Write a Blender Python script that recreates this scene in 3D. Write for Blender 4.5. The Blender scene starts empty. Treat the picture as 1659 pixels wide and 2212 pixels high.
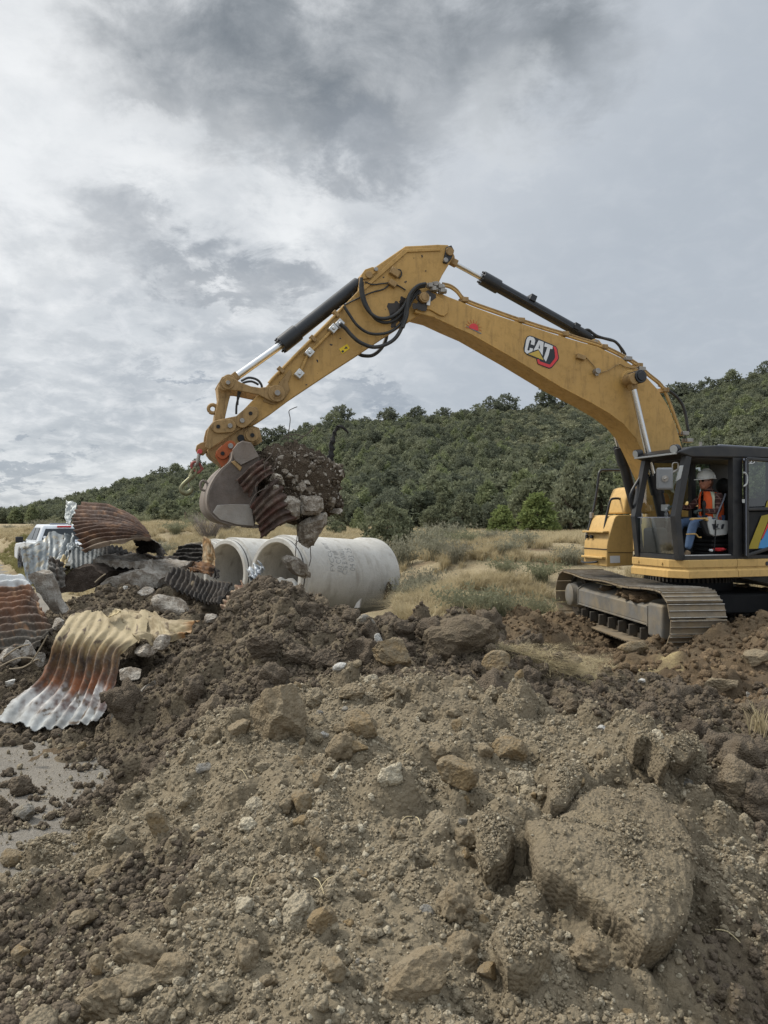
import bpy, bmesh, math, random
import numpy as np
from mathutils import Vector, Matrix, Euler, Quaternion

random.seed(7); RNG = np.random.default_rng(7)
scene = bpy.context.scene
C = scene.collection
R_ = math.radians

# ------------------------------------------------------------------ camera
PW, PH, FPX, HOR, CAMZ = 1659.0, 2212.0, 1646.0, 1120.0, 1.85
PITCH = math.atan((HOR - PH / 2) / FPX)
cam = bpy.data.cameras.new('camera'); camo = bpy.data.objects.new('camera', cam); C.objects.link(camo)
cam.sensor_fit = 'HORIZONTAL'; cam.sensor_width = 36.0; cam.lens = 36.0 * FPX / PW
cam.clip_start = 0.05; cam.clip_end = 4000
camo.location = (0, 0, CAMZ); camo.rotation_euler = (math.pi / 2 + PITCH, 0, 0)
scene.camera = camo

# ------------------------------------------------------------------ exposure
scene.view_settings.view_transform = 'Standard'; scene.view_settings.look = 'None'
scene.view_settings.exposure = 0.0; scene.view_settings.gamma = 1.0
scene.view_settings.use_curve_mapping = False
scene.render.film_transparent = False
scene.cycles.max_bounces = 6; scene.cycles.diffuse_bounces = 1; scene.cycles.glossy_bounces = 3
scene.cycles.transmission_bounces = 6; scene.cycles.transparent_max_bounces = 12
SUN_AZ, SUN_EL = R_(-68), R_(47)          # azimuth measured from +Y towards +X

# ------------------------------------------------------------------ node helpers
class NT:
    def __init__(s, tree): s.t = tree; s.n = tree.nodes; s.l = tree.links
    def new(s, typ, **kw):
        n = s.n.new(typ)
        for k, v in kw.items(): setattr(n, k, v)
        return n
    def put(s, sock, v):
        if isinstance(v, bpy.types.NodeSocket): s.l.new(v, sock)
        elif v is not None:
            if hasattr(sock, 'default_value') and isinstance(v, (tuple, list)) and len(v) == 3 and len(sock.default_value) == 4: v = (*v, 1)
            sock.default_value = v
    def math(s, op, a, b=0.0, c=0.0, clamp=False):
        n = s.new('ShaderNodeMath', operation=op, use_clamp=clamp)
        s.put(n.inputs[0], a); s.put(n.inputs[1], b); s.put(n.inputs[2], c)
        return n.outputs[0]
    def vmath(s, op, a, b=(0, 0, 0)):
        n = s.new('ShaderNodeVectorMath', operation=op); s.put(n.inputs[0], a)
        if op == 'SCALE': s.put(n.inputs[3], b)
        else: s.put(n.inputs[1], b)
        return n.outputs['Value'] if op in ('DOT_PRODUCT', 'LENGTH', 'DISTANCE') else n.outputs[0]
    def comb(s, x, y, z):
        n = s.new('ShaderNodeCombineXYZ')
        for i, v in enumerate((x, y, z)): s.put(n.inputs[i], v)
        return n.outputs[0]
    def sep(s, v):
        n = s.new('ShaderNodeSeparateXYZ'); s.put(n.inputs[0], v); return n.outputs
    def noise(s, vec, scale, detail=4, rough=0.55, dist=0.0, out='Fac'):
        n = s.new('ShaderNodeTexNoise'); s.put(n.inputs['Vector'], vec)
        n.inputs['Scale'].default_value = scale; n.inputs['Detail'].default_value = detail
        n.inputs['Roughness'].default_value = rough; n.inputs['Distortion'].default_value = dist
        return n.outputs[out] if out == 'Fac' else n.outputs['Color']
    def voro(s, vec, scale, feature='F1', out='Distance', rnd=1.0):
        n = s.new('ShaderNodeTexVoronoi', feature=feature); s.put(n.inputs['Vector'], vec)
        n.inputs['Scale'].default_value = scale; n.inputs['Randomness'].default_value = rnd
        return n.outputs[out]
    def ramp(s, f, stops, interp='LINEAR'):
        n = s.new('ShaderNodeValToRGB'); s.put(n.inputs[0], f); cr = n.color_ramp; cr.interpolation = interp
        while len(cr.elements) < len(stops): cr.elements.new(0.5)
        for e, (p, c) in zip(cr.elements, stops):
            e.position = p; e.color = (c, c, c, 1) if isinstance(c, (int, float)) else (*c, 1)
        return n.outputs[0]
    def mrange(s, v, a, b, c=0.0, d=1.0, smooth=False):
        n = s.new('ShaderNodeMapRange', interpolation_type='SMOOTHSTEP' if smooth else 'LINEAR'); s.put(n.inputs[0], v)
        for i, x in enumerate((a, b, c, d)): n.inputs[i + 1].default_value = x
        return n.outputs[0]
    def mix(s, f, a, b, mode='MIX'):
        n = s.new('ShaderNodeMix', data_type='RGBA', blend_type=mode)
        s.put(n.inputs[0], f); s.put(n.inputs[6], a); s.put(n.inputs[7], b)
        return n.outputs[2]
    def attr(s, name, out='Color'):
        n = s.new('ShaderNodeAttribute', attribute_name=name); return n.outputs[out]
    def bump(s, h, strength=0.5, dist=0.02, normal=None):
        n = s.new('ShaderNodeBump'); s.put(n.inputs['Height'], h)
        n.inputs['Strength'].default_value = strength; n.inputs['Distance'].default_value = dist
        if normal is not None: s.put(n.inputs['Normal'], normal)
        return n.outputs[0]

def srgb(r, g, b):
    f = lambda c: (c / 255 / 12.92) if c / 255 <= 0.04045 else ((c / 255 + 0.055) / 1.055) ** 2.4
    return (f(r), f(g), f(b))

def ray(px, py):
    u, v = (px - PW / 2) / FPX, -(py - PH / 2) / FPX
    cp, sp = math.cos(PITCH), math.sin(PITCH)
    return Vector((u, cp - v * sp, sp + v * cp))
def P(px, py, Y):
    """world point seen in direction (px, py) of the photograph at the real forward distance Y"""
    d = ray(px, py); return Vector((0, 0, CAMZ)) + d * (Y / d.y)
def crop(x0, y0, k):
    return lambda cx, cy: ((x0 + cx / k) / 1.82278, (y0 + cy / k) / 1.82278)
K1 = crop(700, 900, 1659 / 1200); K2 = crop(1600, 900, 1659 / 1424); K3 = crop(2100, 1700, 1659 / 924)
K4 = crop(0, 1850, 1.659); K5 = crop(650, 1600, 1659 / 950); K6 = crop(2450, 1750, 1659 / 574)
K7 = crop(0, 1800, 3.6875); K8 = crop(900, 1700, 3.318); K9 = crop(250, 1900, 2.212); KA = crop(2250, 1850, 1659 / 400)
KB = crop(0, 2050, 2.37); KH = crop(700, 1700, 5.53); KP = crop(1180, 2080, 1659 / 400); KD = crop(2880, 1740, 569 / 144)

# ------------------------------------------------------------------ world: overcast sky over a Nishita base
world = bpy.data.worlds.new('World'); scene.world = world; world.use_nodes = True
w = NT(world.node_tree)
for n in list(w.n): w.n.remove(n)
wout = w.new('ShaderNodeOutputWorld'); wbg = w.new('ShaderNodeBackground')
w.l.new(wbg.outputs[0], wout.inputs[0]); wbg.inputs[1].default_value = 0.1
sky = w.new('ShaderNodeTexSky', sky_type='NISHITA'); sky.sun_disc = False
sky.sun_elevation = SUN_EL; sky.sun_rotation = SUN_AZ; sky.dust_density = 3.0; sky.altitude = 1900
tc = w.new('ShaderNodeTexCoord'); D = w.vmath('NORMALIZE', tc.outputs['Generated'])
dx, dy, dz = w.sep(D)
dzp = w.math('MAXIMUM', dz, 0.0)
den = w.math('ADD', dzp, 0.34)
plane = w.comb(w.math('DIVIDE', dx, den), w.math('DIVIDE', dy, den), 0.0)
hyp = w.math('SQRT', w.math('ADD', w.math('MULTIPLY', dx, dx), w.math('MULTIPLY', dy, dy)))
saz = w.math('DIVIDE', dx, w.math('MAXIMUM', hyp, 0.001))
nz1 = w.noise(plane, 2.6, 10, 0.62, 0.3); nz2 = w.noise(plane, 7.5, 9, 0.65, 0.3); nz3 = w.noise(plane, 1.0, 3, 0.5)
def wsh(px, py):
    d = ray(px, py).normalized(); return d.x / math.hypot(d.x, d.y), d.z
wa = w.math('MULTIPLY', w.math('SUBTRACT', nz1, 0.5), 0.30); wb = w.math('MULTIPLY', w.math('SUBTRACT', nz2, 0.5), 0.20)
wc = w.math('MULTIPLY', w.math('SUBTRACT', w.noise(plane, 13.0, 4, 0.6), 0.5), 0.05)
sazd = w.math('ADD', w.math('ADD', saz, wa), wc); dzd = w.math('ADD', w.math('ADD', dz, wb), wc)
def blob(px, py, rx, ry, soft=1.0, warp=True):
    """a cloud body at its own bearing and elevation in the sky (radii in radians-like units)"""
    s0, z0 = wsh(px, py)
    a = w.math('DIVIDE', w.math('SUBTRACT', sazd if warp else saz, s0), rx)
    b = w.math('DIVIDE', w.math('SUBTRACT', dzd if warp else dz, z0), ry)
    q = w.math('SQRT', w.math('ADD', w.math('MULTIPLY', a, a), w.math('MULTIPLY', b, b)))
    front = w.math('GREATER_THAN', dy, 0.0)
    return w.math('MULTIPLY', w.mrange(q, 1.0 + soft * 0.5, 1.0 - soft * 0.6, 0, 1, True), front)
def cadd(xs):
    r = xs[0]
    for x in xs[1:]: r = w.math('MAXIMUM', r, x)
    return r
# veil brightness: brighter towards the hidden sun (left), blue-grey to the right
GLOW_AZ = R_(-50)
sd = Vector((math.sin(GLOW_AZ) * math.cos(SUN_EL), math.cos(GLOW_AZ) * math.cos(SUN_EL), math.sin(SUN_EL)))
cs = w.vmath('DOT_PRODUCT', D, tuple(sd))
glow = w.mrange(cs, 0.45, 0.98, 0, 1, True)
veil = w.mix(glow, srgb(186, 194, 203), srgb(248, 250, 252))
veil = w.mix(w.mrange(dz, 0.12, 0.0, 0, 0.55), veil, srgb(212, 217, 222))
tex = w.mrange(nz1, 0.30, 0.72, 0, 1, True)
tex2 = w.mrange(nz2, 0.30, 0.70, 0, 1, True)
leftw = w.mrange(saz, 0.16, -0.16, 0.0, 1.0, True)
puff = w.math('MULTIPLY', w.math('MULTIPLY', tex, leftw), 0.75)
veil = w.mix(puff, veil, srgb(244, 246, 246))
shade = w.math('MULTIPLY', w.math('MULTIPLY', w.math('SUBTRACT', 1.0, tex), leftw), 0.50)
veil = w.mix(shade, veil, srgb(158, 166, 173))
veil = w.mix(w.math('MULTIPLY', w.math('SUBTRACT', 1.0, tex2), w.math('ADD', 0.08, w.math('MULTIPLY', leftw, 0.20))), veil, srgb(156, 164, 172))
nz4 = w.noise(plane, 15.0, 6, 0.62, 0.4)
veil = w.mix(w.math('MULTIPLY', w.mrange(nz4, .42, .72, 0, 1, True), w.math('ADD', .06, w.math('MULTIPLY', leftw, .38))), veil, srgb(250, 251, 252))
dark = cadd([blob(340, 110, .075, .07), blob(560, 120, .13, .085), blob(820, 110, .16, .09), blob(1080, 90, .14, .075), blob(700, 215, .10, .05)])
veil = w.mix(w.math('MULTIPLY', dark, w.mrange(nz2, .32, .66, .98, .50)), veil, srgb(124, 131, 137))
mid = cadd([blob(800, 320, .085, .045), blob(270, 480, .05, .035), blob(380, 560, .05, .03), blob(520, 620, .09, .022), blob(640, 600, .06, .02)])
veil = w.mix(w.math('MULTIPLY', mid, 0.55), veil, srgb(132, 140, 149))
low = cadd([blob(60, 1020, .07, .018, 0.7), blob(385, 822, .035, .011, 0.7), blob(790, 850, .045, .02, 0.8)])
veil = w.mix(w.math('MULTIPLY', low, 0.6), veil, srgb(150, 160, 172))
whi = cadd([blob(140, 340, .09, .05), blob(500, 440, .08, .045), blob(1090, 250, .05, .05), blob(750, 815, .06, .012, 0.8), blob(250, 700, .08, .02), blob(330, 800, .05, .008)])
veil = w.mix(w.math('MULTIPLY', whi, 0.42), veil, srgb(226, 230, 233))
brt = cadd([blob(20, 170, .13, .13, 1.6), blob(60, 420, .10, .06, 1.6), blob(300, 320, .07, .04, 1.4), blob(640, 460, .06, .035, 1.4)])
veil = w.mix(w.math('MULTIPLY', brt, w.mrange(nz2, .3, .6, .35, .8)), veil, srgb(248, 250, 251))
SKYGAIN = 1.0
cloudcol = w.vmath('SCALE', veil, 10.0 * SKYGAIN)
# unseen overcast above and behind the camera is raised as added soft fill
over = w.mrange(dz, 0.56, 0.95, 0.0, 1.0, True); behind = w.mrange(dy, 0.05, -0.5, 0.0, 1.0, True)
gain = w.math('ADD', 1.0, w.math('ADD', w.math('MULTIPLY', over, 1.25), w.math('MULTIPLY', behind, 0.35)))
cloudcol = w.vmath('SCALE', cloudcol, gain)
skycol = w.mix(0.94, sky.outputs[0], cloudcol)
w.l.new(skycol, wbg.inputs[0])

# ------------------------------------------------------------------ sun behind cloud
sl = bpy.data.lights.new('sun', 'SUN'); so = bpy.data.objects.new('sun', sl); C.objects.link(so)
sl.energy = 3.0; sl.angle = R_(10); sl.color = (1.0, 0.95, 0.86)
so.rotation_euler = (math.pi / 2 - SUN_EL, 0, math.pi - SUN_AZ) ; so.location = (-20, 10, 30)
# aim: -Z of the lamp along -sd
sund = Vector((math.sin(SUN_AZ) * math.cos(SUN_EL), math.cos(SUN_AZ) * math.cos(SUN_EL), math.sin(SUN_EL)))
so.rotation_euler = (-sund).to_track_quat('-Z', 'Y').to_euler()
# ------------------------------------------------------------------ mesh helpers
THING_M = {}
def prop(o, label=None, cat=None, group=None, kind=None):
    if label: o['label'] = label
    if cat: o['category'] = cat
    if group: o['group'] = group
    if kind: o['kind'] = kind
    return o
def thing(name, label, cat, loc=(0, 0, 0), rotz=0.0, group=None):
    o = bpy.data.objects.new(name, None); C.objects.link(o); o.empty_display_size = 0.2
    o.location = loc; o.rotation_euler = (0, 0, rotz)
    o.matrix_basis = Matrix.LocRotScale(Vector(loc), Euler((0, 0, rotz)), None)
    return prop(o, label, cat, group)
def root_inv(parent):
    o = parent
    while o.parent: o = o.parent
    return o.matrix_basis.inverted()

class MB:
    """collects shapes in world coordinates"""
    def __init__(s): s.v = []; s.f = []; s.mi = []; s.cur = 0
    def add(s, vs, fs):
        o = len(s.v); s.v += [tuple(v) for v in vs]
        for f in fs: s.f.append(tuple(i + o for i in f)); s.mi.append(s.cur)
        return s
    def hexa(s, p):   # 8 points: bottom ring 0-3, top ring 4-7
        return s.add(p, [(3, 2, 1, 0), (4, 5, 6, 7), (0, 1, 5, 4), (1, 2, 6, 5), (2, 3, 7, 6), (3, 0, 4, 7)])
    def box(s, c, e, M=None):
        c = Vector(c); e = Vector(e) / 2
        p = [c + Vector((x * e.x, y * e.y, z * e.z)) for z in (-1, 1) for x, y in ((-1, -1), (1, -1), (1, 1), (-1, 1))]
        if M: p = [M @ q for q in p]
        return s.hexa(p)
    def bar(s, a, b, wx, wy, up=(0, 0, 1)):
        a = Vector(a); b = Vector(b); d = (b - a).normalized(); up = Vector(up)
        x = d.cross(up)
        if x.length < 1e-4: x = d.cross(Vector((1, 0, 0)))
        x.normalize(); y = x.cross(d)
        p = [q + x * sx * wx / 2 + y * sy * wy / 2 for q in (a, b) for sx, sy in ((-1, -1), (1, -1), (1, 1), (-1, 1))]
        return s.hexa(p)
    def prism(s, pts, ext):
        n = len(pts); pts = [Vector(p) for p in pts]; ext = Vector(ext)
        return s.add(pts + [p + ext for p in pts], [tuple(range(n)), tuple(range(2 * n - 1, n - 1, -1))] +
                     [(i + n, (i + 1) % n + n, (i + 1) % n, i) for i in range(n)])
    def cyl(s, a, b, r0, r1=None, n=20, caps=True):
        a = Vector(a); b = Vector(b); r1 = r0 if r1 is None else r1
        d = (b - a).normalized(); x = d.orthogonal().normalized(); y = d.cross(x)
        vs = [q + (x * math.cos(2 * math.pi * i / n) + y * math.sin(2 * math.pi * i / n)) * r for q, r in ((a, r0), (b, r1)) for i in range(n)]
        fs = [(i, (i + 1) % n, (i + 1) % n + n, i + n) for i in range(n)]
        if caps: fs += [tuple(range(n - 1, -1, -1)), tuple(range(n, 2 * n))]
        return s.add(vs, fs)
    def lathe(s, a, d, prof, n=32, closed=False):
        """prof: (along, radius) pairs along direction d from a"""
        a = Vector(a); d = Vector(d).normalized(); x = d.orthogonal().normalized(); y = d.cross(x); m = len(prof)
        vs = [a + d * t + (x * math.cos(2 * math.pi * i / n) + y * math.sin(2 * math.pi * i / n)) * r for t, r in prof for i in range(n)]
        fs = [(k * n + i, k * n + (i + 1) % n, ((k + 1) % m) * n + (i + 1) % n, ((k + 1) % m) * n + i) for k in range(m if closed else m - 1) for i in range(n)]
        return s.add(vs, fs)
    def tube(s, pts, r, n=8, smooth=4):
        pts = [Vector(p) for p in pts]
        if smooth > 1 and len(pts) > 2: pts = crv(pts, smooth)
        m = len(pts); rr = r if isinstance(r, (list, tuple)) else [r] * m
        if len(rr) != m: rr = list(np.interp(np.linspace(0, 1, m), np.linspace(0, 1, len(rr)), rr))
        tprev = (pts[1] - pts[0]).normalized(); x = tprev.orthogonal().normalized(); vs = []
        for k, p in enumerate(pts):
            t = (pts[min(k + 1, m - 1)] - pts[max(k - 1, 0)]).normalized()
            x = (x - t * x.dot(t)); x = x.normalized() if x.length > 1e-6 else t.orthogonal().normalized()
            y = t.cross(x)
            vs += [p + (x * math.cos(2 * math.pi * i / n) + y * math.sin(2 * math.pi * i / n)) * rr[k] for i in range(n)]
        fs = [(k * n + i, k * n + (i + 1) % n, (k + 1) * n + (i + 1) % n, (k + 1) * n + i) for k in range(m - 1) for i in range(n)]
        fs += [tuple(range(n - 1, -1, -1)), tuple(range((m - 1) * n, m * n))]
        return s.add(vs, fs)
    def sphere(s, c, r, n=16, m=10, M=None):
        c = Vector(c); r = Vector(r) if not isinstance(r, (int, float)) else Vector((r, r, r)); vs = []
        for k in range(m + 1):
            th = math.pi * k / m
            for i in range(n):
                q = Vector((r.x * math.sin(th) * math.cos(2 * math.pi * i / n), r.y * math.sin(th) * math.sin(2 * math.pi * i / n), r.z * math.cos(th)))
                vs.append(c + (M @ q if M else q))
        fs = [(k * n + i, (k + 1) * n + i, (k + 1) * n + (i + 1) % n, k * n + (i + 1) % n) for k in range(m) for i in range(n)]
        return s.add(vs, fs)
    def torus(s, c, axis, R, r, n=24, m=8, a0=0.0, a1=2 * math.pi):
        axis = Vector(axis).normalized(); x = axis.orthogonal().normalized(); y = axis.cross(x)
        full = abs(a1 - a0 - 2 * math.pi) < 1e-6
        pts = [Vector(c) + (x * math.cos(a0 + (a1 - a0) * i / n) + y * math.sin(a0 + (a1 - a0) * i / n)) * R for i in range(n + 1)]
        return s.tube(pts, r, m, 1)
    def build(s, name, mats, parent=None, smooth=40, bevel=0.0, seg=2, raw=False):
        me = bpy.data.meshes.new(name)
        vs = s.v
        if parent is not None:
            mi = root_inv(parent); vs = [mi @ Vector(v) for v in s.v]
        me.from_pydata([tuple(v) for v in vs], [], s.f)
        mats = mats if isinstance(mats, (list, tuple)) else [mats]
        for m in mats: me.materials.append(m)
        if len(mats) > 1: me.polygons.foreach_set('material_index', s.mi)
        if not raw:
            bm = bmesh.new(); bm.from_mesh(me); bmesh.ops.remove_doubles(bm, verts=bm.verts, dist=1e-5)
            bmesh.ops.recalc_face_normals(bm, faces=bm.faces); bm.to_mesh(me); bm.free()
        if smooth:
            me.polygons.foreach_set('use_smooth', [True] * len(me.polygons)); me.set_sharp_from_angle(angle=R_(smooth))
        o = bpy.data.objects.new(name, me); C.objects.link(o)
        if parent is not None: o.parent = parent
        if bevel:
            b = o.modifiers.new('bevel', 'BEVEL'); b.width = bevel; b.segments = seg; b.limit_method = 'ANGLE'; b.angle_limit = R_(40)
            b.harden_normals = False
        return o
def crv(pts, k):
    """Catmull-Rom through pts"""
    out = []; n = len(pts)
    for i in range(n - 1):
        p0, p1, p2, p3 = pts[max(i - 1, 0)], pts[i], pts[i + 1], pts[min(i + 2, n - 1)]
        for j in range(k):
            t = j / k
            out.append(0.5 * ((2 * p1) + (p2 - p0) * t + (2 * p0 - 5 * p1 + 4 * p2 - p3) * t * t + (3 * p1 - p0 - 3 * p2 + p3) * t ** 3))
    out.append(pts[-1]); return out
def npmesh(name, V, F, mats, smooth=True, parent=None, colors=None, uv=None):
    me = bpy.data.meshes.new(name); V = np.asarray(V, dtype=np.float32); F = np.asarray(F, dtype=np.int32)
    k = F.shape[1]
    me.vertices.add(len(V)); me.vertices.foreach_set('co', V.ravel())
    me.loops.add(F.size); me.loops.foreach_set('vertex_index', F.ravel())
    me.polygons.add(len(F)); me.polygons.foreach_set('loop_start', np.arange(0, F.size, k, dtype=np.int32))
    me.update(calc_edges=True)
    if smooth: me.polygons.foreach_set('use_smooth', np.ones(len(F), dtype=bool))
    for m in (mats if isinstance(mats, (list, tuple)) else [mats]): me.materials.append(m)
    if colors is not None:
        a = me.color_attributes.new('Col', 'FLOAT_COLOR', 'POINT')
        a.data.foreach_set('color', np.concatenate([colors, np.ones((len(colors), 1))], 1).astype(np.float32).ravel())
    o = bpy.data.objects.new(name, me); C.objects.link(o)
    if parent is not None: o.parent = parent
    return o

# ------------------------------------------------------------------ noise (numpy)
_pr = np.random.default_rng(3); _perm = _pr.permutation(4096); _grad = _pr.normal(size=(4096, 3)); _grad /= np.linalg.norm(_grad, axis=1)[:, None]
def _h(i, j, k): return _perm[(_perm[(_perm[i & 4095] + j) & 4095] + k) & 4095]
def perlin3(x, y, z):
    x, y, z = np.broadcast_arrays(x, y, z); xi, yi, zi = (np.floor(a).astype(int) for a in (x, y, z)); xf, yf, zf = x - xi, y - yi, z - zi
    fade = lambda t: t * t * t * (t * (t * 6 - 15) + 10)
    u, v, w_ = fade(xf), fade(yf), fade(zf); r = 0
    for a in (0, 1):
        for b in (0, 1):
            for c in (0, 1):
                g = _grad[_h(xi + a, yi + b, zi + c)]
                d = g[..., 0] * (xf - a) + g[..., 1] * (yf - b) + g[..., 2] * (zf - c)
                r = r + d * (u if a else 1 - u) * (v if b else 1 - v) * (w_ if c else 1 - w_)
    return r * 1.5
def fbm(x, y, z=0.0, octaves=4, lac=2.03, gain=0.5):
    r = 0; a = 1.0; f = 1.0
    for o in range(octaves):
        r = r + a * perlin3(x * f + 17.3 * o, y * f + 5.1 * o, np.asarray(z) * f + 9.7 * o); a *= gain; f *= lac
    return r
def sstep(a, b, x):
    t = np.clip((x - a) / (b - a), 0, 1); return t * t * (3 - 2 * t)

class TPS:
    def __init__(s, pts, lam=0.02):
        p = np.array([(q[0], q[1]) for q in pts]); z = np.array([q[2] for q in pts]); n = len(p); s.p = p
        K = s.U(np.linalg.norm(p[:, None] - p[None], axis=2)) + lam * np.eye(n)
        A = np.zeros((n + 3, n + 3)); A[:n, :n] = K; A[:n, n] = 1; A[:n, n + 1:] = p; A[n, :n] = 1; A[n + 1:, :n] = p.T
        s.w = np.linalg.solve(A, np.concatenate([z, np.zeros(3)]))
    def U(s, r): return np.where(r > 1e-9, r * r * np.log(np.maximum(r, 1e-9)), 0)
    def __call__(s, X, Y):
        X = np.asarray(X, float); Y = np.asarray(Y, float); sh = X.shape; q = np.stack([X.ravel(), Y.ravel()], 1); out = np.empty(len(q)); n = len(s.p)
        for i in range(0, len(q), 20000):
            b = q[i:i + 20000]
            out[i:i + 20000] = s.U(np.linalg.norm(b[:, None] - s.p[None], axis=2)) @ s.w[:n] + s.w[n] + b @ s.w[n + 1:]
        return out.reshape(sh)
def gridfaces(nx, ny):
    i = np.arange(nx - 1)[None, :] + np.arange(ny - 1)[:, None] * nx
    return np.stack([i, i + 1, i + 1 + nx, i + nx], -1).reshape(-1, 4)

# ------------------------------------------------------------------ materials
MATS = {}
def newmat(name):
    m = bpy.data.materials.new(name); m.use_nodes = True; t = NT(m.node_tree)
    b = t.n['Principled BSDF']; MATS[name] = m
    return m, t, b
def objco(t):
    n = t.new('ShaderNodeTexCoord'); return n.outputs['Object']
def geopos(t): return t.new('ShaderNodeNewGeometry').outputs['Position']
def simple(name, col, rough=0.6, metal=0.0, var=0.12, scale=6.0, bump=0.0, bscale=60, spec=0.5, dust=0.0, dustcol=(0.2, 0.16, 0.11)):
    m, t, b = newmat(name); co = objco(t)
    n1 = t.noise(co, scale, 5, 0.6)
    c = t.mix(t.mrange(n1, 0.3, 0.7), tuple(x * (1 - var) for x in col), tuple(min(1, x * (1 + var)) for x in col))
    if dust:
        n2 = t.noise(co, scale * 0.6, 6, 0.65, 0.4)
        c = t.mix(t.math('MULTIPLY', t.mrange(n2, 0.42, 0.68), dust), c, dustcol)
    t.put(b.inputs['Base Color'], c); b.inputs['Metallic'].default_value = metal
    t.put(b.inputs['Roughness'], t.mrange(n1, 0.3, 0.7, rough * 0.85, min(1, rough * 1.15)))
    b.inputs['Specular IOR Level'].default_value = spec
    if bump: t.put(b.inputs['Normal'], t.bump(t.noise(co, bscale, 4, 0.6), bump, 0.02))
    return m
# ------------------------------------------------------------------ terrain heights
def road_edge(Y): return -0.9 - 0.575 * (np.asarray(Y, float) - 6.0)
def road_z(Y): return -0.27 * sstep(9.0, 29.0, np.asarray(Y, float))
_g = [P(*q) for q in [
    (1200, 1447, 8.6), (1300, 1425, 9.6), (1500, 1425, 9.2), (1620, 1345, 10.4), (1640, 1385, 9.0), (1640, 1460, 7.3), (1500, 1500, 7.2), (1350, 1480, 7.4),
    (1200, 1490, 7.0), (1130, 1392, 10), (1130, 1330, 12), (1200, 1318, 13.2), (1050, 1335, 12), (900, 1327, 13.2), (1010, 1300, 14.2),
    (1000, 1262, 16), (1100, 1222, 18), (950, 1225, 19), (1200, 1205, 19), (1050, 1172, 28), (900, 1182, 26), (1250, 1165, 30), (1050, 1155, 45),
    (860, 1330, 16.4), (905, 1290, 18.2), (400, 1160, 35), (600, 1152, 38), (200, 1152, 38), (750, 1152, 42), (20, 1160, 40), (20, 1140, 70), (20, 1192, 33), (400, 1136, 75), (800, 1140, 70), (1100, 1146, 60), (1400, 1150, 55), (1700, 1150, 45),
    (1700, 1200, 20), (1900, 1250, 15), (1900, 1400, 9), (2300, 1300, 12), (1420, 1250, 16), (1300, 1240, 17)]]
_g += [Vector(q) for q in [(-1, 6, -.05), (-4, 7, -.05), (-2, 9, 0), (-4, 11, -.02), (-5.5, 14, -.08), (-8, 18, -.1), (-12.5, 26, -.2), (-17, 34, -.2), (-2.3, 15.6, -.24), (-0.35, 17.9, -.46), (-1.2, 16.7, -.36), (.1, 16.9, -.38), (-3.7, 17.7, -.3), (-1.9, 19.8, -.38), (-4.6, 19.6, -.38), (-2.8, 21.8, -.35), (-6.5, 19, -.1),
       (0, 8, 0.0), (2, 6, 0), (1.5, 9, .05), (2, 4, 0.05), (-2, 3, -.05), (0, 0, 0), (3, 0, .05), (6, 4, .1), (6, 7, .15), (-6, 4, -.05), (-6, 0, -.05), (3.9, 10.7, -.06), (3.6, 12.5, -.16), (3.4, 14.4, -.12), (3.0, 11.6, -.16), (2.8, 13.2, -.12), (2.9, 14.6, -.05), (6.2, 11, .1), (6, 14, .02), (5, 12, .0), (-14, 10, -.05), (-14, 18, -.1), (-22, 30, -.25)]]
TG = TPS([tuple(v) for v in _g], 0.05)
RIDGE = np.array([(-700, 1122), (-200, 1122), (0, 1122), (150, 1085), (250, 1056), (400, 1018), (560, 958), (650, 928), (800, 912), (950, 893), (1050, 880), (1200, 874), (1350, 872), (1480, 862), (1560, 832), (1659, 806), (1900, 770), (2300, 800), (3000, 900)], float)
RIDGE_S = (RIDGE[:, 0] - 829.5) / FPX; RIDGE_H = (HOR - RIDGE[:, 1]) / FPX * 170.0
def far_z(X, Y):
    return 0.95 + 0.25 * fbm(X * 0.05, Y * 0.05, 4.0, 3)
def ground_z(X, Y):
    X = np.asarray(X, float); Y = np.asarray(Y, float)
    Xc = np.clip(X, -30, 30); Yc = np.clip(Y, -3, 80)
    z = TG(Xc, Yc)
    t = sstep(38, 60, np.hypot(X * 1.2, Y))
    z = z * (1 - t) + far_z(X, Y) * t
    # road strip sinks under the road sheet
    d = X - road_edge(Y)
    r = sstep(1.6, 0.0, d) * (Y > -10)
    zr = road_z(Y) - 0.05
    lft = sstep(-11.0, -13.5, d)          # left verge of the road
    r = r * (1 - lft)
    z = z * (1 - r) + zr * r
    return z
def hill_z(X, Y):
    X = np.asarray(X, float); Y = np.asarray(Y, float)
    s = X / np.maximum(Y, 40.0); H = np.interp(s, RIDGE_S, RIDGE_H)
    b0 = np.interp(s, [-.5, -.22, .05, .3], [112, 84, 58, 54]) + 10 * fbm(X * 0.02, 3.0, 1.0, 2); t = np.clip((Y - b0) / (170 - b0), 0, 1.9)
    prof = np.where(t < 1, t ** 1.12, 1 - 0.25 * (t - 1))
    return 0.6 + H * prof + (0.5 + 1.2 * np.clip(t, 0, 1)) * fbm(X * 0.035, Y * 0.035, 8.0, 3) * np.clip(t * 4, 0, 1)

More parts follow.
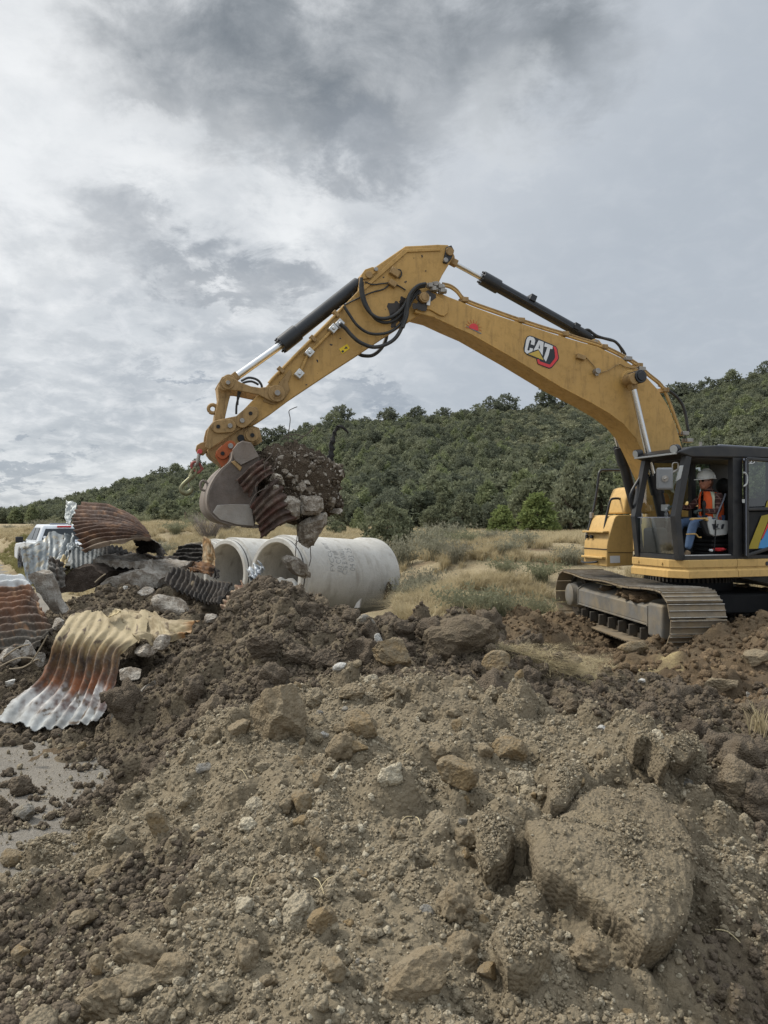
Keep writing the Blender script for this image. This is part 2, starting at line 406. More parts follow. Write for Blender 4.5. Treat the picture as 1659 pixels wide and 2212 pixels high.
# ------------------------------------------------------------------ mound heights (dirt dumped on the road)
_m = [P(*q) for q in [
    # crest line
    (255, 1650, 5.7), (292, 1560, 6.0), (330, 1490, 6.2), (375, 1450, 6.5), (425, 1392, 6.8), (490, 1320, 7.0), (545, 1270, 7.1), (600, 1274, 7.1), (650, 1296, 7.0), (700, 1318, 6.9), (760, 1345, 6.8), (850, 1385, 6.5), (900, 1398, 6.5), (960, 1400, 6.5), (1060, 1400, 6.6), (1110, 1415, 6.6), (1150, 1470, 6.3),
    # inner face
    (450, 1450, 6.1), (560, 1400, 6.3), (700, 1400, 6.2), (850, 1440, 6.0), (1000, 1450, 6.0), (520, 1520, 5.4), (700, 1470, 5.5), (880, 1475, 5.4), (1000, 1490, 5.4), (950, 1510, 5.0), (780, 1520, 5.0), (1100, 1530, 5.3), (1250, 1530, 5.8), (1400, 1560, 5.4), (1550, 1580, 5.6), (1659, 1570, 6.0),
    (600, 1580, 4.7), (450, 1650, 4.5), (330, 1700, 4.6), (215, 1745, 5.0), (110, 1790, 4.8), (0, 1885, 4.3), (-150, 1950, 4.0), (140, 1815, 4.4),
    (600, 1700, 3.95), (900, 1680, 3.95), (1100, 1640, 4.3), (1300, 1620, 4.45), (1480, 1640, 4.6), (1640, 1680, 4.7), (1800, 1700, 4.6),
    (250, 1900, 3.45), (60, 2000, 3.2), (500, 1900, 3.2), (800, 1900, 3.1), (1050, 1850, 3.3), (1300, 1860, 3.3), (1500, 1850, 3.5), (1640, 1850, 3.7),
    (100, 2180, 2.6), (450, 2150, 2.5), (800, 2180, 2.4), (1150, 2150, 2.5), (1400, 2120, 2.65), (1640, 2130, 2.75), (1640, 2230, 2.6), (-100, 2150, 2.8), (1800, 2100, 3.0)]]
_m += [Vector(q) for q in [(0, 1.2, .22), (-1.2, 1.4, .1), (1.2, 1.3, .15), (2.2, 1.8, .05), (-2.0, 2.2, .05), (-1.2, 8.4, .15), (0, 8.6, .1), (1.2, 8.3, .1), (2.4, 7.4, .2), (3.4, 6.6, .25), (3.6, 5, .3), (3.2, 3.5, .2), (-2.4, 5.8, -.02), (-1.9, 7.2, .1), (-2.3, 4.4, -.02), (-2.6, 3.4, 0.0)]]
TM = TPS([tuple(v) for v in _m], 0.04)
MX0, MX1, MY0, MY1 = -3.1, 4.6, 0.9, 8.8
def mound_base(X, Y):
    z = TM(X, Y)
    # fades below the ground at its outline
    e = np.minimum(np.minimum(sstep(MX0, MX0 + .7, X), sstep(MX1, MX1 - .9, X)), np.minimum(sstep(MY0, MY0 + .5, Y), sstep(MY1, MY1 - .9, Y)))
    return z * e - 0.22 * (1 - e)
_d = [P(*q) for q in [(330, 1288, 9.6), (250, 1312, 9.0), (400, 1335, 8.8), (180, 1335, 8.8), (110, 1375, 8.4), (60, 1425, 7.9), (10, 1480, 7.4), (300, 1275, 10.4), (450, 1300, 10.4), (350, 1500, 6.95), (300, 1420, 7.6), (440, 1392, 7.9), (520, 1330, 8.8), (180, 1420, 7.9), (0, 1560, 6.7), (150, 1560, 6.9)]]
_d += [Vector(q) for q in [(-3.6, 11.3, .45), (-2, 12.2, .25), (-4.9, 10.5, .25), (-5, 8, .1), (-4.2, 6.9, 0), (-1, 11, .1), (-.6, 9, .1), (-3, 6.1, -.05), (-1.6, 6.2, 0), (-1.0, 7.2, .1)]]
TD = TPS([tuple(v) for v in _d], 0.04)
DX0, DX1, DY0, DY1 = -5.6, -0.3, 6.0, 12.6
def debris_base(X, Y):
    z = TD(X, Y)
    e = np.minimum(np.minimum(sstep(DX0, DX0 + .8, X), sstep(DX1, DX1 - .8, X)), np.minimum(sstep(DY0, DY0 + .6, Y), sstep(DY1, DY1 - 1., Y)))
    return z * e - 0.2 * (1 - e)

def lumpify(XX, YY, Z, n, rmin, rmax, power, hk, rng, weight=None, rough=0.25):
    """presses n rounded, uneven clods of earth into the height grid"""
    xs, ys = XX[0], YY[:, 0]; nx, ny = len(xs), len(ys)
    u = rng.random(n); rad = (rmin ** -power + u * (rmax ** -power - rmin ** -power)) ** (-1 / power)
    cx = rng.uniform(xs[0], xs[-1], n); cy = rng.uniform(ys[0], ys[-1], n)
    keep = np.ones(n, bool) if weight is None else rng.random(n) < weight(cx, cy)
    ph = rng.random((n, 4)) * 6.28; el = rng.uniform(0.65, 1.0, n); rot = rng.random(n) * 3.14; hh = hk * rng.uniform(0.45, 1.15, n)
    for k in np.nonzero(keep)[0]:
        r = rad[k]; i0, i1 = np.searchsorted(xs, (cx[k] - r * 1.3, cx[k] + r * 1.3)); j0, j1 = np.searchsorted(ys, (cy[k] - r * 1.3, cy[k] + r * 1.3))
        if i1 - i0 < 2 or j1 - j0 < 2: continue
        dx_ = XX[j0:j1, i0:i1] - cx[k]; dy_ = YY[j0:j1, i0:i1] - cy[k]
        c, s_ = math.cos(rot[k]), math.sin(rot[k]); a = (dx_ * c + dy_ * s_); b = (-dx_ * s_ + dy_ * c) / el[k]
        th = np.arctan2(b, a); q = np.sqrt(a * a + b * b) / (r * (1 + rough * (np.sin(2 * th + ph[k, 0]) * .5 + np.sin(3 * th + ph[k, 1]) * .5 + .35 * np.sin(5 * th + ph[k, 2]))))
        if k % 3:    # broken, flat-sided lumps
            nd = 5 + k % 3; dirs = rot[k] + ph[k, 3] + np.arange(nd) * (6.28 / nd) + .5 * np.sin(ph[k, 0] * np.arange(1, nd + 1))
            q = .35 * q + .65 * np.max([(dx_ * math.cos(t_) + dy_ * math.sin(t_) / el[k]) / r for t_ in dirs], axis=0) * 1.12; q = np.abs(q)
        tilt = 1 + .45 * (a * math.cos(ph[k, 1]) + b * math.sin(ph[k, 1])) / r
        zc = Z[(j0 + j1) // 2, (i0 + i1) // 2]; sub = Z[j0:j1, i0:i1]
        prof = np.clip(1 - q ** 2.6, 0, 1) ** 0.55
        tgt = sub * 0.45 + zc * 0.55 + hh[k] * r * prof * tilt - 0.12 * r
        Z[j0:j1, i0:i1] = np.where(q < 1, np.maximum(sub, tgt), sub - 0.10 * r * np.clip(1.28 - q, 0, .28) / .28)
    return Z

def axis(parts):
    out = []
    for a, b, st in parts: out.append(np.arange(a, b, st))
    return np.concatenate(out + [np.array([parts[-1][1]])])

# ------------------------------------------------------------------ earth material
def earth_mat(name, dry, damp, tan, grain=1.0, bumpk=1.0):
    m, t, b = newmat(name); p = geopos(t)
    big = t.noise(p, 0.9, 5, 0.6, 0.3); med = t.noise(p, 5.0, 5, 0.62); fine = t.noise(p, 38.0, 5, 0.7); vf = t.voro(p, 55.0 * grain)
    wet = t.attr('Col'); ws = t.sep(wet)
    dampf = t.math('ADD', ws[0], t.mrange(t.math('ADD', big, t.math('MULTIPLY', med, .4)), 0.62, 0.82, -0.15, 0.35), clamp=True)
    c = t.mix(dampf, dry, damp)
    c = t.mix(t.mrange(med, 0.52, 0.72, 0, .55), c, tan)
    c = t.mix(t.mrange(fine, 0.35, 0.7, 0.0, 0.55), c, tuple(x * 0.62 for x in dry))
    c = t.mix(t.math('MULTIPLY', t.mrange(vf, 0.10, 0.03), t.mrange(t.noise(p, 9, 2), .5, .7)), c, tuple(min(1, x * 1.7) for x in dry))
    straw = t.math('MULTIPLY', ws[1], t.mrange(fine, .25, .6, .4, 1))
    c = t.mix(straw, c, srgb(196, 178, 132))
    t.put(b.inputs['Base Color'], c); b.inputs['Roughness'].default_value = 0.95; b.inputs['Specular IOR Level'].default_value = 0.15
    h = t.math('ADD', t.math('MULTIPLY', t.noise(p, 26, 6, .72), 1.0), t.math('MULTIPLY', t.noise(p, 95, 4, .7), 0.45))
    h = t.math('ADD', h, t.math('MULTIPLY', t.math('SUBTRACT', .5, t.voro(p, 42 * grain)), 0.8))
    t.put(b.inputs['Normal'], t.bump(h, 0.85 * bumpk, 0.022))
    return m
DRY, DAMP_SHADE, TAN = srgb(140, 128, 107), srgb(96, 85, 71), srgb(151, 136, 110)
M_dirt = earth_mat('dry_earth', DRY, DAMP_SHADE, TAN)
def clodmat(name, a, bcol, tanc, k=1.0):
    m, t, b = newmat(name); co = objco(t); oi = t.new('ShaderNodeObjectInfo').outputs['Random']
    n1 = t.noise(co, 3.0 * k, 5, .65); n2 = t.noise(co, 16 * k, 4, .7)
    c = t.mix(oi, a, bcol); c = t.mix(t.mrange(oi, 0.78, 0.98), c, tanc)
    c = t.mix(t.mrange(n1, .4, .7, 0, .4), c, tuple(x * .62 for x in a)); c = t.mix(t.mrange(n2, .5, .75, 0, .35), c, tuple(min(1, x * 1.35) for x in a))
    t.put(b.inputs['Base Color'], c); b.inputs['Roughness'].default_value = .95; b.inputs['Specular IOR Level'].default_value = .15
    p = geopos(t); h = t.math('ADD', t.noise(p, 34, 5, .72), t.math('MULTIPLY', t.math('SUBTRACT', .6, t.voro(p, 75)), .8)); t.put(b.inputs['Normal'], t.bump(h, .95, .016))
    return m
M_clod = clodmat('clod_earth', srgb(155, 143, 121), srgb(134, 122, 102), srgb(190, 180, 158), 1.0)
M_darkclod = clodmat('dark_clod_earth', srgb(110, 99, 85), srgb(88, 78, 67), srgb(130, 117, 98), 1.0)

# ------------------------------------------------------------------ ground sheet
gx = axis([(-700, -120, 40), (-120, -40, 6), (-40, -9, 1.0), (-9, -4, .12), (-4, 9, .055), (9, 24, .25), (24, 60, 2), (60, 160, 8), (160, 700, 40)])
gy = axis([(-60, -4, 4), (-4, 4, .4), (4, 15.5, .055), (15.5, 26, .12), (26, 45, .4), (45, 90, 1.5), (90, 200, 8), (200, 900, 50)])
GX, GY = np.meshgrid(gx, gy); GZ = ground_z(GX, GY)
def disturbed(X, Y):
    """where machine and spoil have torn the turf"""
    X = np.asarray(X, float); Y = np.asarray(Y, float)
    n = fbm(X * .55, Y * .55, 2.2, 3)
    a = np.hypot((X - 4.6) / 4.0, (Y - 9.6) / 4.2) + .22 * n
    b = np.hypot((X - 1.5) / 3.4, (Y - 6.2) / 3.6) + .2 * n
    c = np.hypot((X + .5) / 4.5, (Y - 4) / 5.5) + .15 * n
    d = np.hypot((X - 2.7) / 1.6, (Y - 12.2) / 1.5) + .25 * n
    return np.maximum.reduce([sstep(1.08, .92, q) for q in (a, b, c, d)])
def gz_fine(X, Y, Z):
    dist = disturbed(X, Y); nearf = sstep(30, 20, Y) * sstep(16, 10, np.abs(X))
    z = Z + dist * nearf * (0.09 * fbm(X * 1.1, Y * 1.1, 1.0, 4) + .03 * fbm(X * 5, Y * 5, 1.3, 3))
    z = z + (1 - dist) * nearf * .05 * fbm(X * .8, Y * .8, 6., 3) * sstep(0, 2, X - road_edge(Y))
    return z
GZ = gz_fine(GX, GY, GZ)
i0, i1 = np.searchsorted(gx, (-1.5, 8.9)); j0, j1 = np.searchsorted(gy, (5.0, 15.4))
sx, sy = GX[j0:j1, i0:i1], GY[j0:j1, i0:i1]; sz = GZ[j0:j1, i0:i1].copy()
wfun = lambda x, y: disturbed(x, y) * .9
sz = lumpify(sx, sy, sz, 110, .18, .38, 1.4, .5, RNG, wfun); sz = lumpify(sx, sy, sz, 2600, .07, .26, 1.6, .8, RNG, wfun)
GZ[j0:j1, i0:i1] = sz
gcol = np.zeros(GX.shape + (3,)); dd = disturbed(GX, GY)
gcol[..., 0] = np.clip(.30 + .5 * fbm(GX * .35, GY * .35, 5., 3), 0, .8) * dd
strawn = sstep(.05, .35, fbm(GX * .9, GY * .9, 3.3, 3) - 0.9 * np.hypot((GX - 2.0) / 1.7, (GY - 7.8) / 1.0) + .75)
gcol[..., 1] = strawn * (np.hypot(GX - 2.0, GY - 7.8) < 2.6)
gcol[..., 2] = dd

def ground_mat():
    m, t, b = newmat('ground_earth_and_turf'); p = geopos(t); a = t.sep(t.attr('Col'))
    big = t.noise(p, .12, 4, .6); med = t.noise(p, 1.6, 5, .65, .4); fine = t.noise(p, 22, 5, .7); fib = t.noise(t.vmath('MULTIPLY', p, (60, 14, 60)), 1, 4, .7)
    # dry turf
    g = t.mix(t.mrange(med, .35, .65), srgb(148, 134, 106), srgb(178, 163, 132)); g = t.mix(t.mrange(fine, .4, .7, 0, .7), g, srgb(112, 98, 76))
    g = t.mix(t.mrange(fib, .45, .7, 0, .5), g, srgb(188, 176, 146)); g = t.mix(t.mrange(big, .52, .66, 0, .35), g, srgb(138, 132, 98))
    g = t.mix(t.mrange(t.noise(p, .5, 4, .6, .5), .50, .62, 0, .85), g, srgb(124, 106, 86))
    # bare earth
    e = t.mix(t.math('ADD', a[0], t.mrange(med, .5, .8, 0, .5), clamp=True), srgb(132, 115, 92), srgb(84, 70, 56)); e = t.mix(t.mrange(fine, .35, .7, 0, .55), e, srgb(80, 68, 54))
    e = t.mix(t.mrange(t.noise(p, 3.2, 4), .55, .72, 0, .5), e, srgb(150, 128, 96))
    e = t.mix(t.math('MULTIPLY', a[1], t.mrange(fib, .25, .6, .35, 1)), e, srgb(196, 178, 132))
    c = t.mix(a[2], g, e); t.put(b.inputs['Base Color'], c); b.inputs['Roughness'].default_value = .95; b.inputs['Specular IOR Level'].default_value = .15
    h = t.math('ADD', t.math('MULTIPLY', t.noise(p, 14, 6, .72), 1.2), t.math('MULTIPLY', t.noise(p, 60, 4, .7), .5))
    t.put(b.inputs['Normal'], t.bump(h, .9, .05)); return m
prop(npmesh('ground', np.stack([GX, GY, GZ], -1).reshape(-1, 3), gridfaces(len(gx), len(gy)), ground_mat(), colors=gcol.reshape(-1, 3)), kind='structure')

# ------------------------------------------------------------------ hill
hs = np.concatenate([np.linspace(-1.4, -.55, 24, endpoint=False), np.linspace(-.55, .75, 220), np.linspace(.76, 1.6, 20)])
hy = np.concatenate([np.arange(50, 175, 1.2), np.arange(175, 330, 8.0)])
HS, HY = np.meshgrid(hs, hy); HX = HS * np.maximum(HY, 40); HZ = hill_z(HX, HY)
HZ = np.where(HY < 56, HZ - (56 - HY) * .25, HZ)
def hill_mat():
    m, t, b = newmat('hill_scrub'); p = geopos(t)
    a = t.noise(p, .12, 5, .65); f = t.noise(p, 1.3, 5, .7); c = t.mix(t.mrange(f, .38, .62), srgb(66, 68, 54), srgb(104, 102, 78))
    c = t.mix(t.mrange(a, .55, .7, 0, .8), c, srgb(126, 112, 84)); t.put(b.inputs['Base Color'], c); b.inputs['Roughness'].default_value = .95; b.inputs['Specular IOR Level'].default_value = .1
    t.put(b.inputs['Normal'], t.bump(f, 1.0, .6)); return m
prop(npmesh('hill', np.stack([HX, HY, HZ], -1).reshape(-1, 3), gridfaces(len(hs), len(hy)), hill_mat()), kind='structure')

# ------------------------------------------------------------------ road
def road_mat():
    m, t, b = newmat('dusty_asphalt'); p = geopos(t)
    a = t.noise(p, .7, 5, .6, .4); f = t.noise(p, 45, 5, .75); v = t.voro(p, 70)
    c = t.mix(t.mrange(f, .35, .65), srgb(92, 89, 84), srgb(138, 133, 125)); c = t.mix(t.mrange(t.voro(p, 28), .10, .04, 0, .8), c, srgb(74, 68, 60)); c = t.mix(t.mrange(t.noise(p, 12, 5, .7), .5, .66, 0, .6), c, srgb(104, 94, 80)); c = t.mix(t.mrange(v, .25, .6, .35, 0), c, srgb(142, 136, 126)); c = t.mix(t.mrange(a, .36, .66, 0, .85), c, srgb(138, 131, 120))
    t.put(b.inputs['Base Color'], c); b.inputs['Roughness'].default_value = .9; b.inputs['Specular IOR Level'].default_value = .2
    t.put(b.inputs['Normal'], t.bump(t.math('ADD', f, t.math('MULTIPLY', v, .5)), .9, .015)); return m
ry = np.arange(-12, 120, 1.0); ro = np.linspace(0, 1, 14); rv = []
for y in ry:
    e = float(road_edge(y)) + .12 * math.sin(y * 1.7) ; 
    for o in ro: rv.append((e - 11.5 * o, y, float(road_z(y)) + .03 - .06 * abs(o - .5) + (.03 if o == 0 else 0) * 0))
prop(npmesh('road', rv, gridfaces(len(ro), len(ry))[:, ::-1], road_mat()), kind='structure')

# ------------------------------------------------------------------ dirt mound, fine grid
def moundgrid(x0, x1, y0, y1, st, base, seed, spec, fine, darkfn, pits=()):
    rng = np.random.default_rng(seed); xs = np.arange(x0, x1, st); ys = np.arange(y0, y1, st); X, Y = np.meshgrid(xs, ys)
    # base on a coarse grid first (thin-plate evaluation is slow)
    xc = np.linspace(x0, x1, 90); yc = np.linspace(y0, y1, 90); Xc, Yc = np.meshgrid(xc, yc); Zc = base(Xc, Yc)
    fx = (X - x0) / (x1 - x0) * 89; fy = (Y - y0) / (y1 - y0) * 89; ix = np.clip(fx.astype(int), 0, 88); iy = np.clip(fy.astype(int), 0, 88); fx -= ix; fy -= iy
    Z = Zc[iy, ix] * (1 - fx) * (1 - fy) + Zc[iy, ix + 1] * fx * (1 - fy) + Zc[iy + 1, ix] * (1 - fx) * fy + Zc[iy + 1, ix + 1] * fx * fy
    Z = Z + fine * (.11 * fbm(X * 1.3, Y * 1.3, seed, 3) + .045 * fbm(X * 4.5, Y * 4.5, seed + 1., 3))
    wn = fbm(X * .8, Y * .8, seed + 3., 2)
    for n, r0, r1, pw, hk, wf in spec: Z = lumpify(X, Y, Z, n, r0, r1, pw, hk, rng, wf)
    for cx_, cy_, r_, dp_ in pits:
        a0, a1 = np.searchsorted(xs, (cx_ - 2 * r_, cx_ + 2 * r_)); b0, b1 = np.searchsorted(ys, (cy_ - 2 * r_, cy_ + 2 * r_)); Xl, Yl = X[b0:b1, a0:a1], Y[b0:b1, a0:a1]
        if Xl.size: d_ = np.hypot((Xl - cx_), (Yl - cy_) * 1.15) / r_ * (1 + .35 * fbm(Xl * 9, Yl * 9, 2., 2)); Z[b0:b1, a0:a1] -= dp_ * np.clip(1 - np.maximum(d_, 0) ** 3, 0, 1)
    Z = Z + fine * (.012 * fbm(X * 14, Y * 14, seed + 2., 3) + .006 * fbm(X * 45, Y * 45, seed + 4., 2))
    col = np.zeros(X.shape + (3,)); col[..., 0] = darkfn(X, Y)
    return xs, ys, X, Y, Z, col
def mdamp_shade(X, Y):
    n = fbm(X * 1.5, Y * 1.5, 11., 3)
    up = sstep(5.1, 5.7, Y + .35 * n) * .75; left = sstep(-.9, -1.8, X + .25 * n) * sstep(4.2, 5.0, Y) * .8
    right = sstep(1.2, 2.2, X + .4 * n) * .6; corner = sstep(.5, .25, np.hypot(X - 1.45, Y - 2.75)) * .7; right = np.maximum(right, corner)  # corner: the hollow's shadow put into the soil colour
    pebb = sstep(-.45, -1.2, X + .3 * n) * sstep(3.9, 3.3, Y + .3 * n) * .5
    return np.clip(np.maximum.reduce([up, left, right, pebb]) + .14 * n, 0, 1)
rougher = lambda x, y: np.clip(sstep(.3, 1.0, x) * sstep(1.8, 2.6, y) + sstep(5.0, 5.6, y) * 1.0 + sstep(-.8, -1.3, x) * sstep(4.2, 4.9, y), 0, 1)
_pt = np.random.default_rng(14); PITS = [(float(_pt.uniform(-2.2, 3.2)), float(_pt.uniform(2.0, 7.2)), float(_pt.uniform(.035, .10)), float(_pt.uniform(.05, .16))) for _ in range(150)]
for px_, py_, d_, r_, dp_ in [(920, 1848, 3.2, .06, .16), (1335, 1700, 4.0, .11, .25), (1305, 1740, 3.9, .08, .2), (1570, 2090, 2.95, .16, .08), (1630, 2140, 2.75, .16, .08), (1110, 1880, 3.2, .07, .15), (1090, 1940, 3.1, .05, .12), (1390, 1690, 4.1, .09, .2), (1500, 1990, 3.1, .12, .2)]: q_ = P(px_, py_, d_); PITS.append((q_.x, q_.y, r_, dp_))
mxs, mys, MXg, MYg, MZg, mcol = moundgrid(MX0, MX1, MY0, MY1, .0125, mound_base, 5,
    [(40, .15, .32, 1.5, .48, None), (360, .06, .17, 1.7, .85, None), (420, .07, .21, 1.4, 1.0, rougher), (3800, .025, .07, 1.8, .95, None)], 1.0, mdamp_shade, PITS)
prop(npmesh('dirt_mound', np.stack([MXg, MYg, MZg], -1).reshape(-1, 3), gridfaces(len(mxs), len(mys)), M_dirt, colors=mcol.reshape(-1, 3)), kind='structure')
dxs, dys, DXg, DYg, DZg, dcol = moundgrid(DX0, DX1, DY0, DY1, .028, debris_base, 9,
    [(60, .15, .35, 1.5, .6, None), (900, .06, .17, 1.6, .9, None)], 1.0, lambda X, Y: np.clip(.75 + .3 * fbm(X * 1.4, Y * 1.4, 2., 3), 0, 1))
prop(npmesh('rubble_mound', np.stack([DXg, DYg, DZg], -1).reshape(-1, 3), gridfaces(len(dxs), len(dys)), M_dirt, colors=dcol.reshape(-1, 3)), kind='structure')

def sampler(xs, ys, Z):
    def f(x, y):
        x = np.asarray(x, float); y = np.asarray(y, float)
        i = np.clip(np.searchsorted(xs, x) - 1, 0, len(xs) - 2); j = np.clip(np.searchsorted(ys, y) - 1, 0, len(ys) - 2)
        u = np.clip((x - xs[i]) / (xs[i + 1] - xs[i]), 0, 1); v = np.clip((y - ys[j]) / (ys[j + 1] - ys[j]), 0, 1)
        return Z[j, i] * (1 - u) * (1 - v) + Z[j, i + 1] * u * (1 - v) + Z[j + 1, i] * (1 - u) * v + Z[j + 1, i + 1] * u * v
    return f
s_g, s_m, s_d = sampler(gx, gy, GZ), sampler(mxs, mys, MZg), sampler(dxs, dys, DZg)
def surf(x, y):
    x = np.asarray(x, float); y = np.asarray(y, float); z = s_g(x, y)
    z = np.where((x > road_edge(y) - 11) & (x < road_edge(y)), np.maximum(z, road_z(y) + .02), z)
    z = np.where((x > MX0) & (x < MX1) & (y > MY0) & (y < MY1), np.maximum(z, s_m(x, y)), z)
    return np.where((x > DX0) & (x < DX1) & (y > DY0) & (y < DY1), np.maximum(z, s_d(x, y)), z)
def hit(px, py, ymin=1.5, ymax=45):
    """where the line of sight of a photograph point meets the terrain"""
    d = ray(px, py); ts = np.geomspace(ymin, ymax, 700) / d.y
    zz = CAMZ + ts * d.z; g = surf(ts * d.x, ts * d.y); k = np.nonzero(zz < g)[0]
    k = k[0] if len(k) else len(ts) - 1
    return Vector((ts[k] * d.x, ts[k] * d.y, float(g[k])))
# ------------------------------------------------------------------ stones and clods
def ico(sub):
    bm = bmesh.new(); bmesh.ops.create_icosphere(bm, subdivisions=sub, radius=1.0)
    v = np.array([q.co[:] for q in bm.verts]); f = np.array([[q.index for q in p.verts] for p in bm.faces]); bm.free(); return v, f
ICO = {k: ico(k) for k in (1, 2, 3, 4, 5)}
def clod_shape(sub, seed, rough=.35, planes=0, scale=(1, 1, 1), pl=(.55, .85), fine=.06):
    """an irregular lump: unit ball, optionally cut by random flat faces (broken rock), then roughened"""
    rng = np.random.default_rng(seed); v, f = ICO[sub]; v = v.copy(); n = v.copy()
    if planes:
        r = np.full(len(v), 1.0)
        for _ in range(planes):
            d = rng.normal(size=3); d /= np.linalg.norm(d); h = rng.uniform(*pl); c = n @ d
            r = np.minimum(r, np.where(c > .05, h / np.maximum(c, .05), 9))
        v = n * r[:, None]
    o = rng.random(3) * 50
    dsp = rough * fbm(n[:, 0] * 1.4 + o[0], n[:, 1] * 1.4 + o[1], n[:, 2] * 1.4 + o[2], 3) + fine * fbm(v[:, 0] * 6 + o[0], v[:, 1] * 6, v[:, 2] * 6, 3)
    if sub >= 4: dsp = dsp + .35 * fine * fbm(v[:, 0] * 17 + o[0], v[:, 1] * 17, v[:, 2] * 17, 2)
    v = v * (1 + dsp)[:, None] * np.array(scale); return v, f
def rock_mat(name, a, b2, dirt, dirtamt=.5):
    m, t, b = newmat(name); co = objco(t); p = geopos(t)
    n1 = t.noise(p, 9, 5, .65); n2 = t.noise(p, 55, 5, .7); up = t.sep(t.new('ShaderNodeNewGeometry').outputs['Normal'])[2]
    c = t.mix(t.mrange(n1, .35, .65), a, b2); c = t.mix(t.mrange(n2, .5, .75, 0, .4), c, tuple(x * .55 for x in a))
    cover = t.math('MULTIPLY', t.mrange(t.math('ADD', n1, t.math('MULTIPLY', n2, .5)), .66, .84), dirtamt)
    c = t.mix(cover, c, dirt)
    t.put(b.inputs['Base Color'], c); b.inputs['Roughness'].default_value = .9; b.inputs['Specular IOR Level'].default_value = .2
    t.put(b.inputs['Normal'], t.bump(t.math('ADD', t.math('ADD', n1, t.math('MULTIPLY', n2, .8)), t.math('MULTIPLY', t.voro(p, 60), -.5)), .9, .022)); return m
M_tan = rock_mat('tan_sandstone', srgb(142, 123, 93), srgb(120, 102, 76), DRY, .8)
M_grey = rock_mat('grey_stone', srgb(150, 146, 138), srgb(116, 112, 104), DRY, .6)
M_white = rock_mat('pale_stone', srgb(206, 204, 198), srgb(168, 166, 160), DRY, .35)
M_conc = rock_mat('broken_concrete', srgb(198, 189, 175), srgb(146, 137, 125), srgb(112, 98, 82), .65)
M_slab = earth_mat('slab_earth', srgb(146, 133, 111), srgb(120, 107, 88), srgb(157, 142, 115), 1.3, 1.2)

def instancer(name, pts, scl, rot, idx, sources, kind='stuff'):
    """a field of crumbs too many to count"""
    col = bpy.data.collections.new(name + '_source')
    for s in sources:
        for cc in list(s.users_collection): cc.objects.unlink(s)
        col.objects.link(s)
    me = bpy.data.meshes.new(name); me.vertices.add(len(pts)); me.vertices.foreach_set('co', np.asarray(pts, np.float32).ravel())
    a = me.attributes.new('scl', 'FLOAT_VECTOR', 'POINT'); s3 = np.asarray(scl, np.float32); s3 = s3 if s3.ndim == 2 else np.repeat(s3[:, None], 3, 1); a.data.foreach_set('vector', s3.ravel())
    a = me.attributes.new('rot', 'FLOAT_VECTOR', 'POINT'); a.data.foreach_set('vector', np.asarray(rot, np.float32).ravel())
    a = me.attributes.new('idx', 'INT', 'POINT'); a.data.foreach_set('value', np.asarray(idx, np.int32))
    o = bpy.data.objects.new(name, me); C.objects.link(o); prop(o, kind=kind)
    ng = bpy.data.node_groups.new(name, 'GeometryNodeTree')
    ng.interface.new_socket('Geometry', in_out='INPUT', socket_type='NodeSocketGeometry'); ng.interface.new_socket('Geometry', in_out='OUTPUT', socket_type='NodeSocketGeometry')
    gi, go = ng.nodes.new('NodeGroupInput'), ng.nodes.new('NodeGroupOutput'); ip = ng.nodes.new('GeometryNodeInstanceOnPoints'); ci = ng.nodes.new('GeometryNodeCollectionInfo')
    ci.inputs['Collection'].default_value = col; ci.inputs['Separate Children'].default_value = True; ci.inputs['Reset Children'].default_value = True
    L = ng.links; L.new(gi.outputs[0], ip.inputs['Points']); L.new(ci.outputs[0], ip.inputs['Instance']); ip.inputs['Pick Instance'].default_value = True
    for nm, typ, sk in (('idx', 'INT', 'Instance Index'), ('rot', 'FLOAT_VECTOR', 'Rotation'), ('scl', 'FLOAT_VECTOR', 'Scale')):
        n = ng.nodes.new('GeometryNodeInputNamedAttribute'); n.data_type = typ; n.inputs['Name'].default_value = nm; L.new(n.outputs['Attribute'], ip.inputs[sk])
    L.new(ip.outputs[0], go.inputs[0]); md = o.modifiers.new('scatter', 'NODES'); md.node_group = ng
    return o
def src(name, v, f, mat): return npmesh(name, v, f, mat)
rs = np.random.default_rng(21)
clods = [src('crumb', *clod_shape(2, 100 + k, .42, 0, (1, rs.uniform(.7, 1), rs.uniform(.6, .9)), fine=.14), M_clod) for k in range(6)]
clods += [src('crumb', *clod_shape(2, 200 + k, .15, 7, (1, rs.uniform(.7, 1), rs.uniform(.55, .85))), M_clod) for k in range(4)]
dclods = [src('crumb', *clod_shape(2, 300 + k, .42, 0, (1, rs.uniform(.7, 1), rs.uniform(.6, .9)), fine=.16), M_darkclod) for k in range(6)]
def powr(n, a, b, p): u = rs.random(n); return (a ** -p + u * (b ** -p - a ** -p)) ** (-1 / p)
def scat(name, n, x0, x1, y0, y1, r0, r1, pw, keep, sources, sink=.25, ybias=1.0):
    x = rs.uniform(x0, x1, n); y = y0 + (y1 - y0) * rs.random(n) ** ybias; k = rs.random(n) < keep(x, y); x, y = x[k], y[k]; n = len(x)
    r = powr(n, r0, r1, pw); z = surf(x, y) + r * (.45 - sink)
    instancer(name, np.stack([x, y, z], 1), r, rs.random((n, 3)) * 6.28, rs.integers(0, len(sources), n), sources)
onm = lambda x, y: (s_m(x, y) > s_g(x, y) + .02) * (.35 + .65 * sstep(-.35, .35, fbm(x * 1.4, y * 1.4, 31., 3)))
scat('loose_crumbs_of_earth', 230000, MX0, MX1, 1.4, 6.2, .0042, .026, 2.3, lambda x, y: onm(x, y) * (mdamp_shade(x, y) < .62), clods, .2, 1.25)
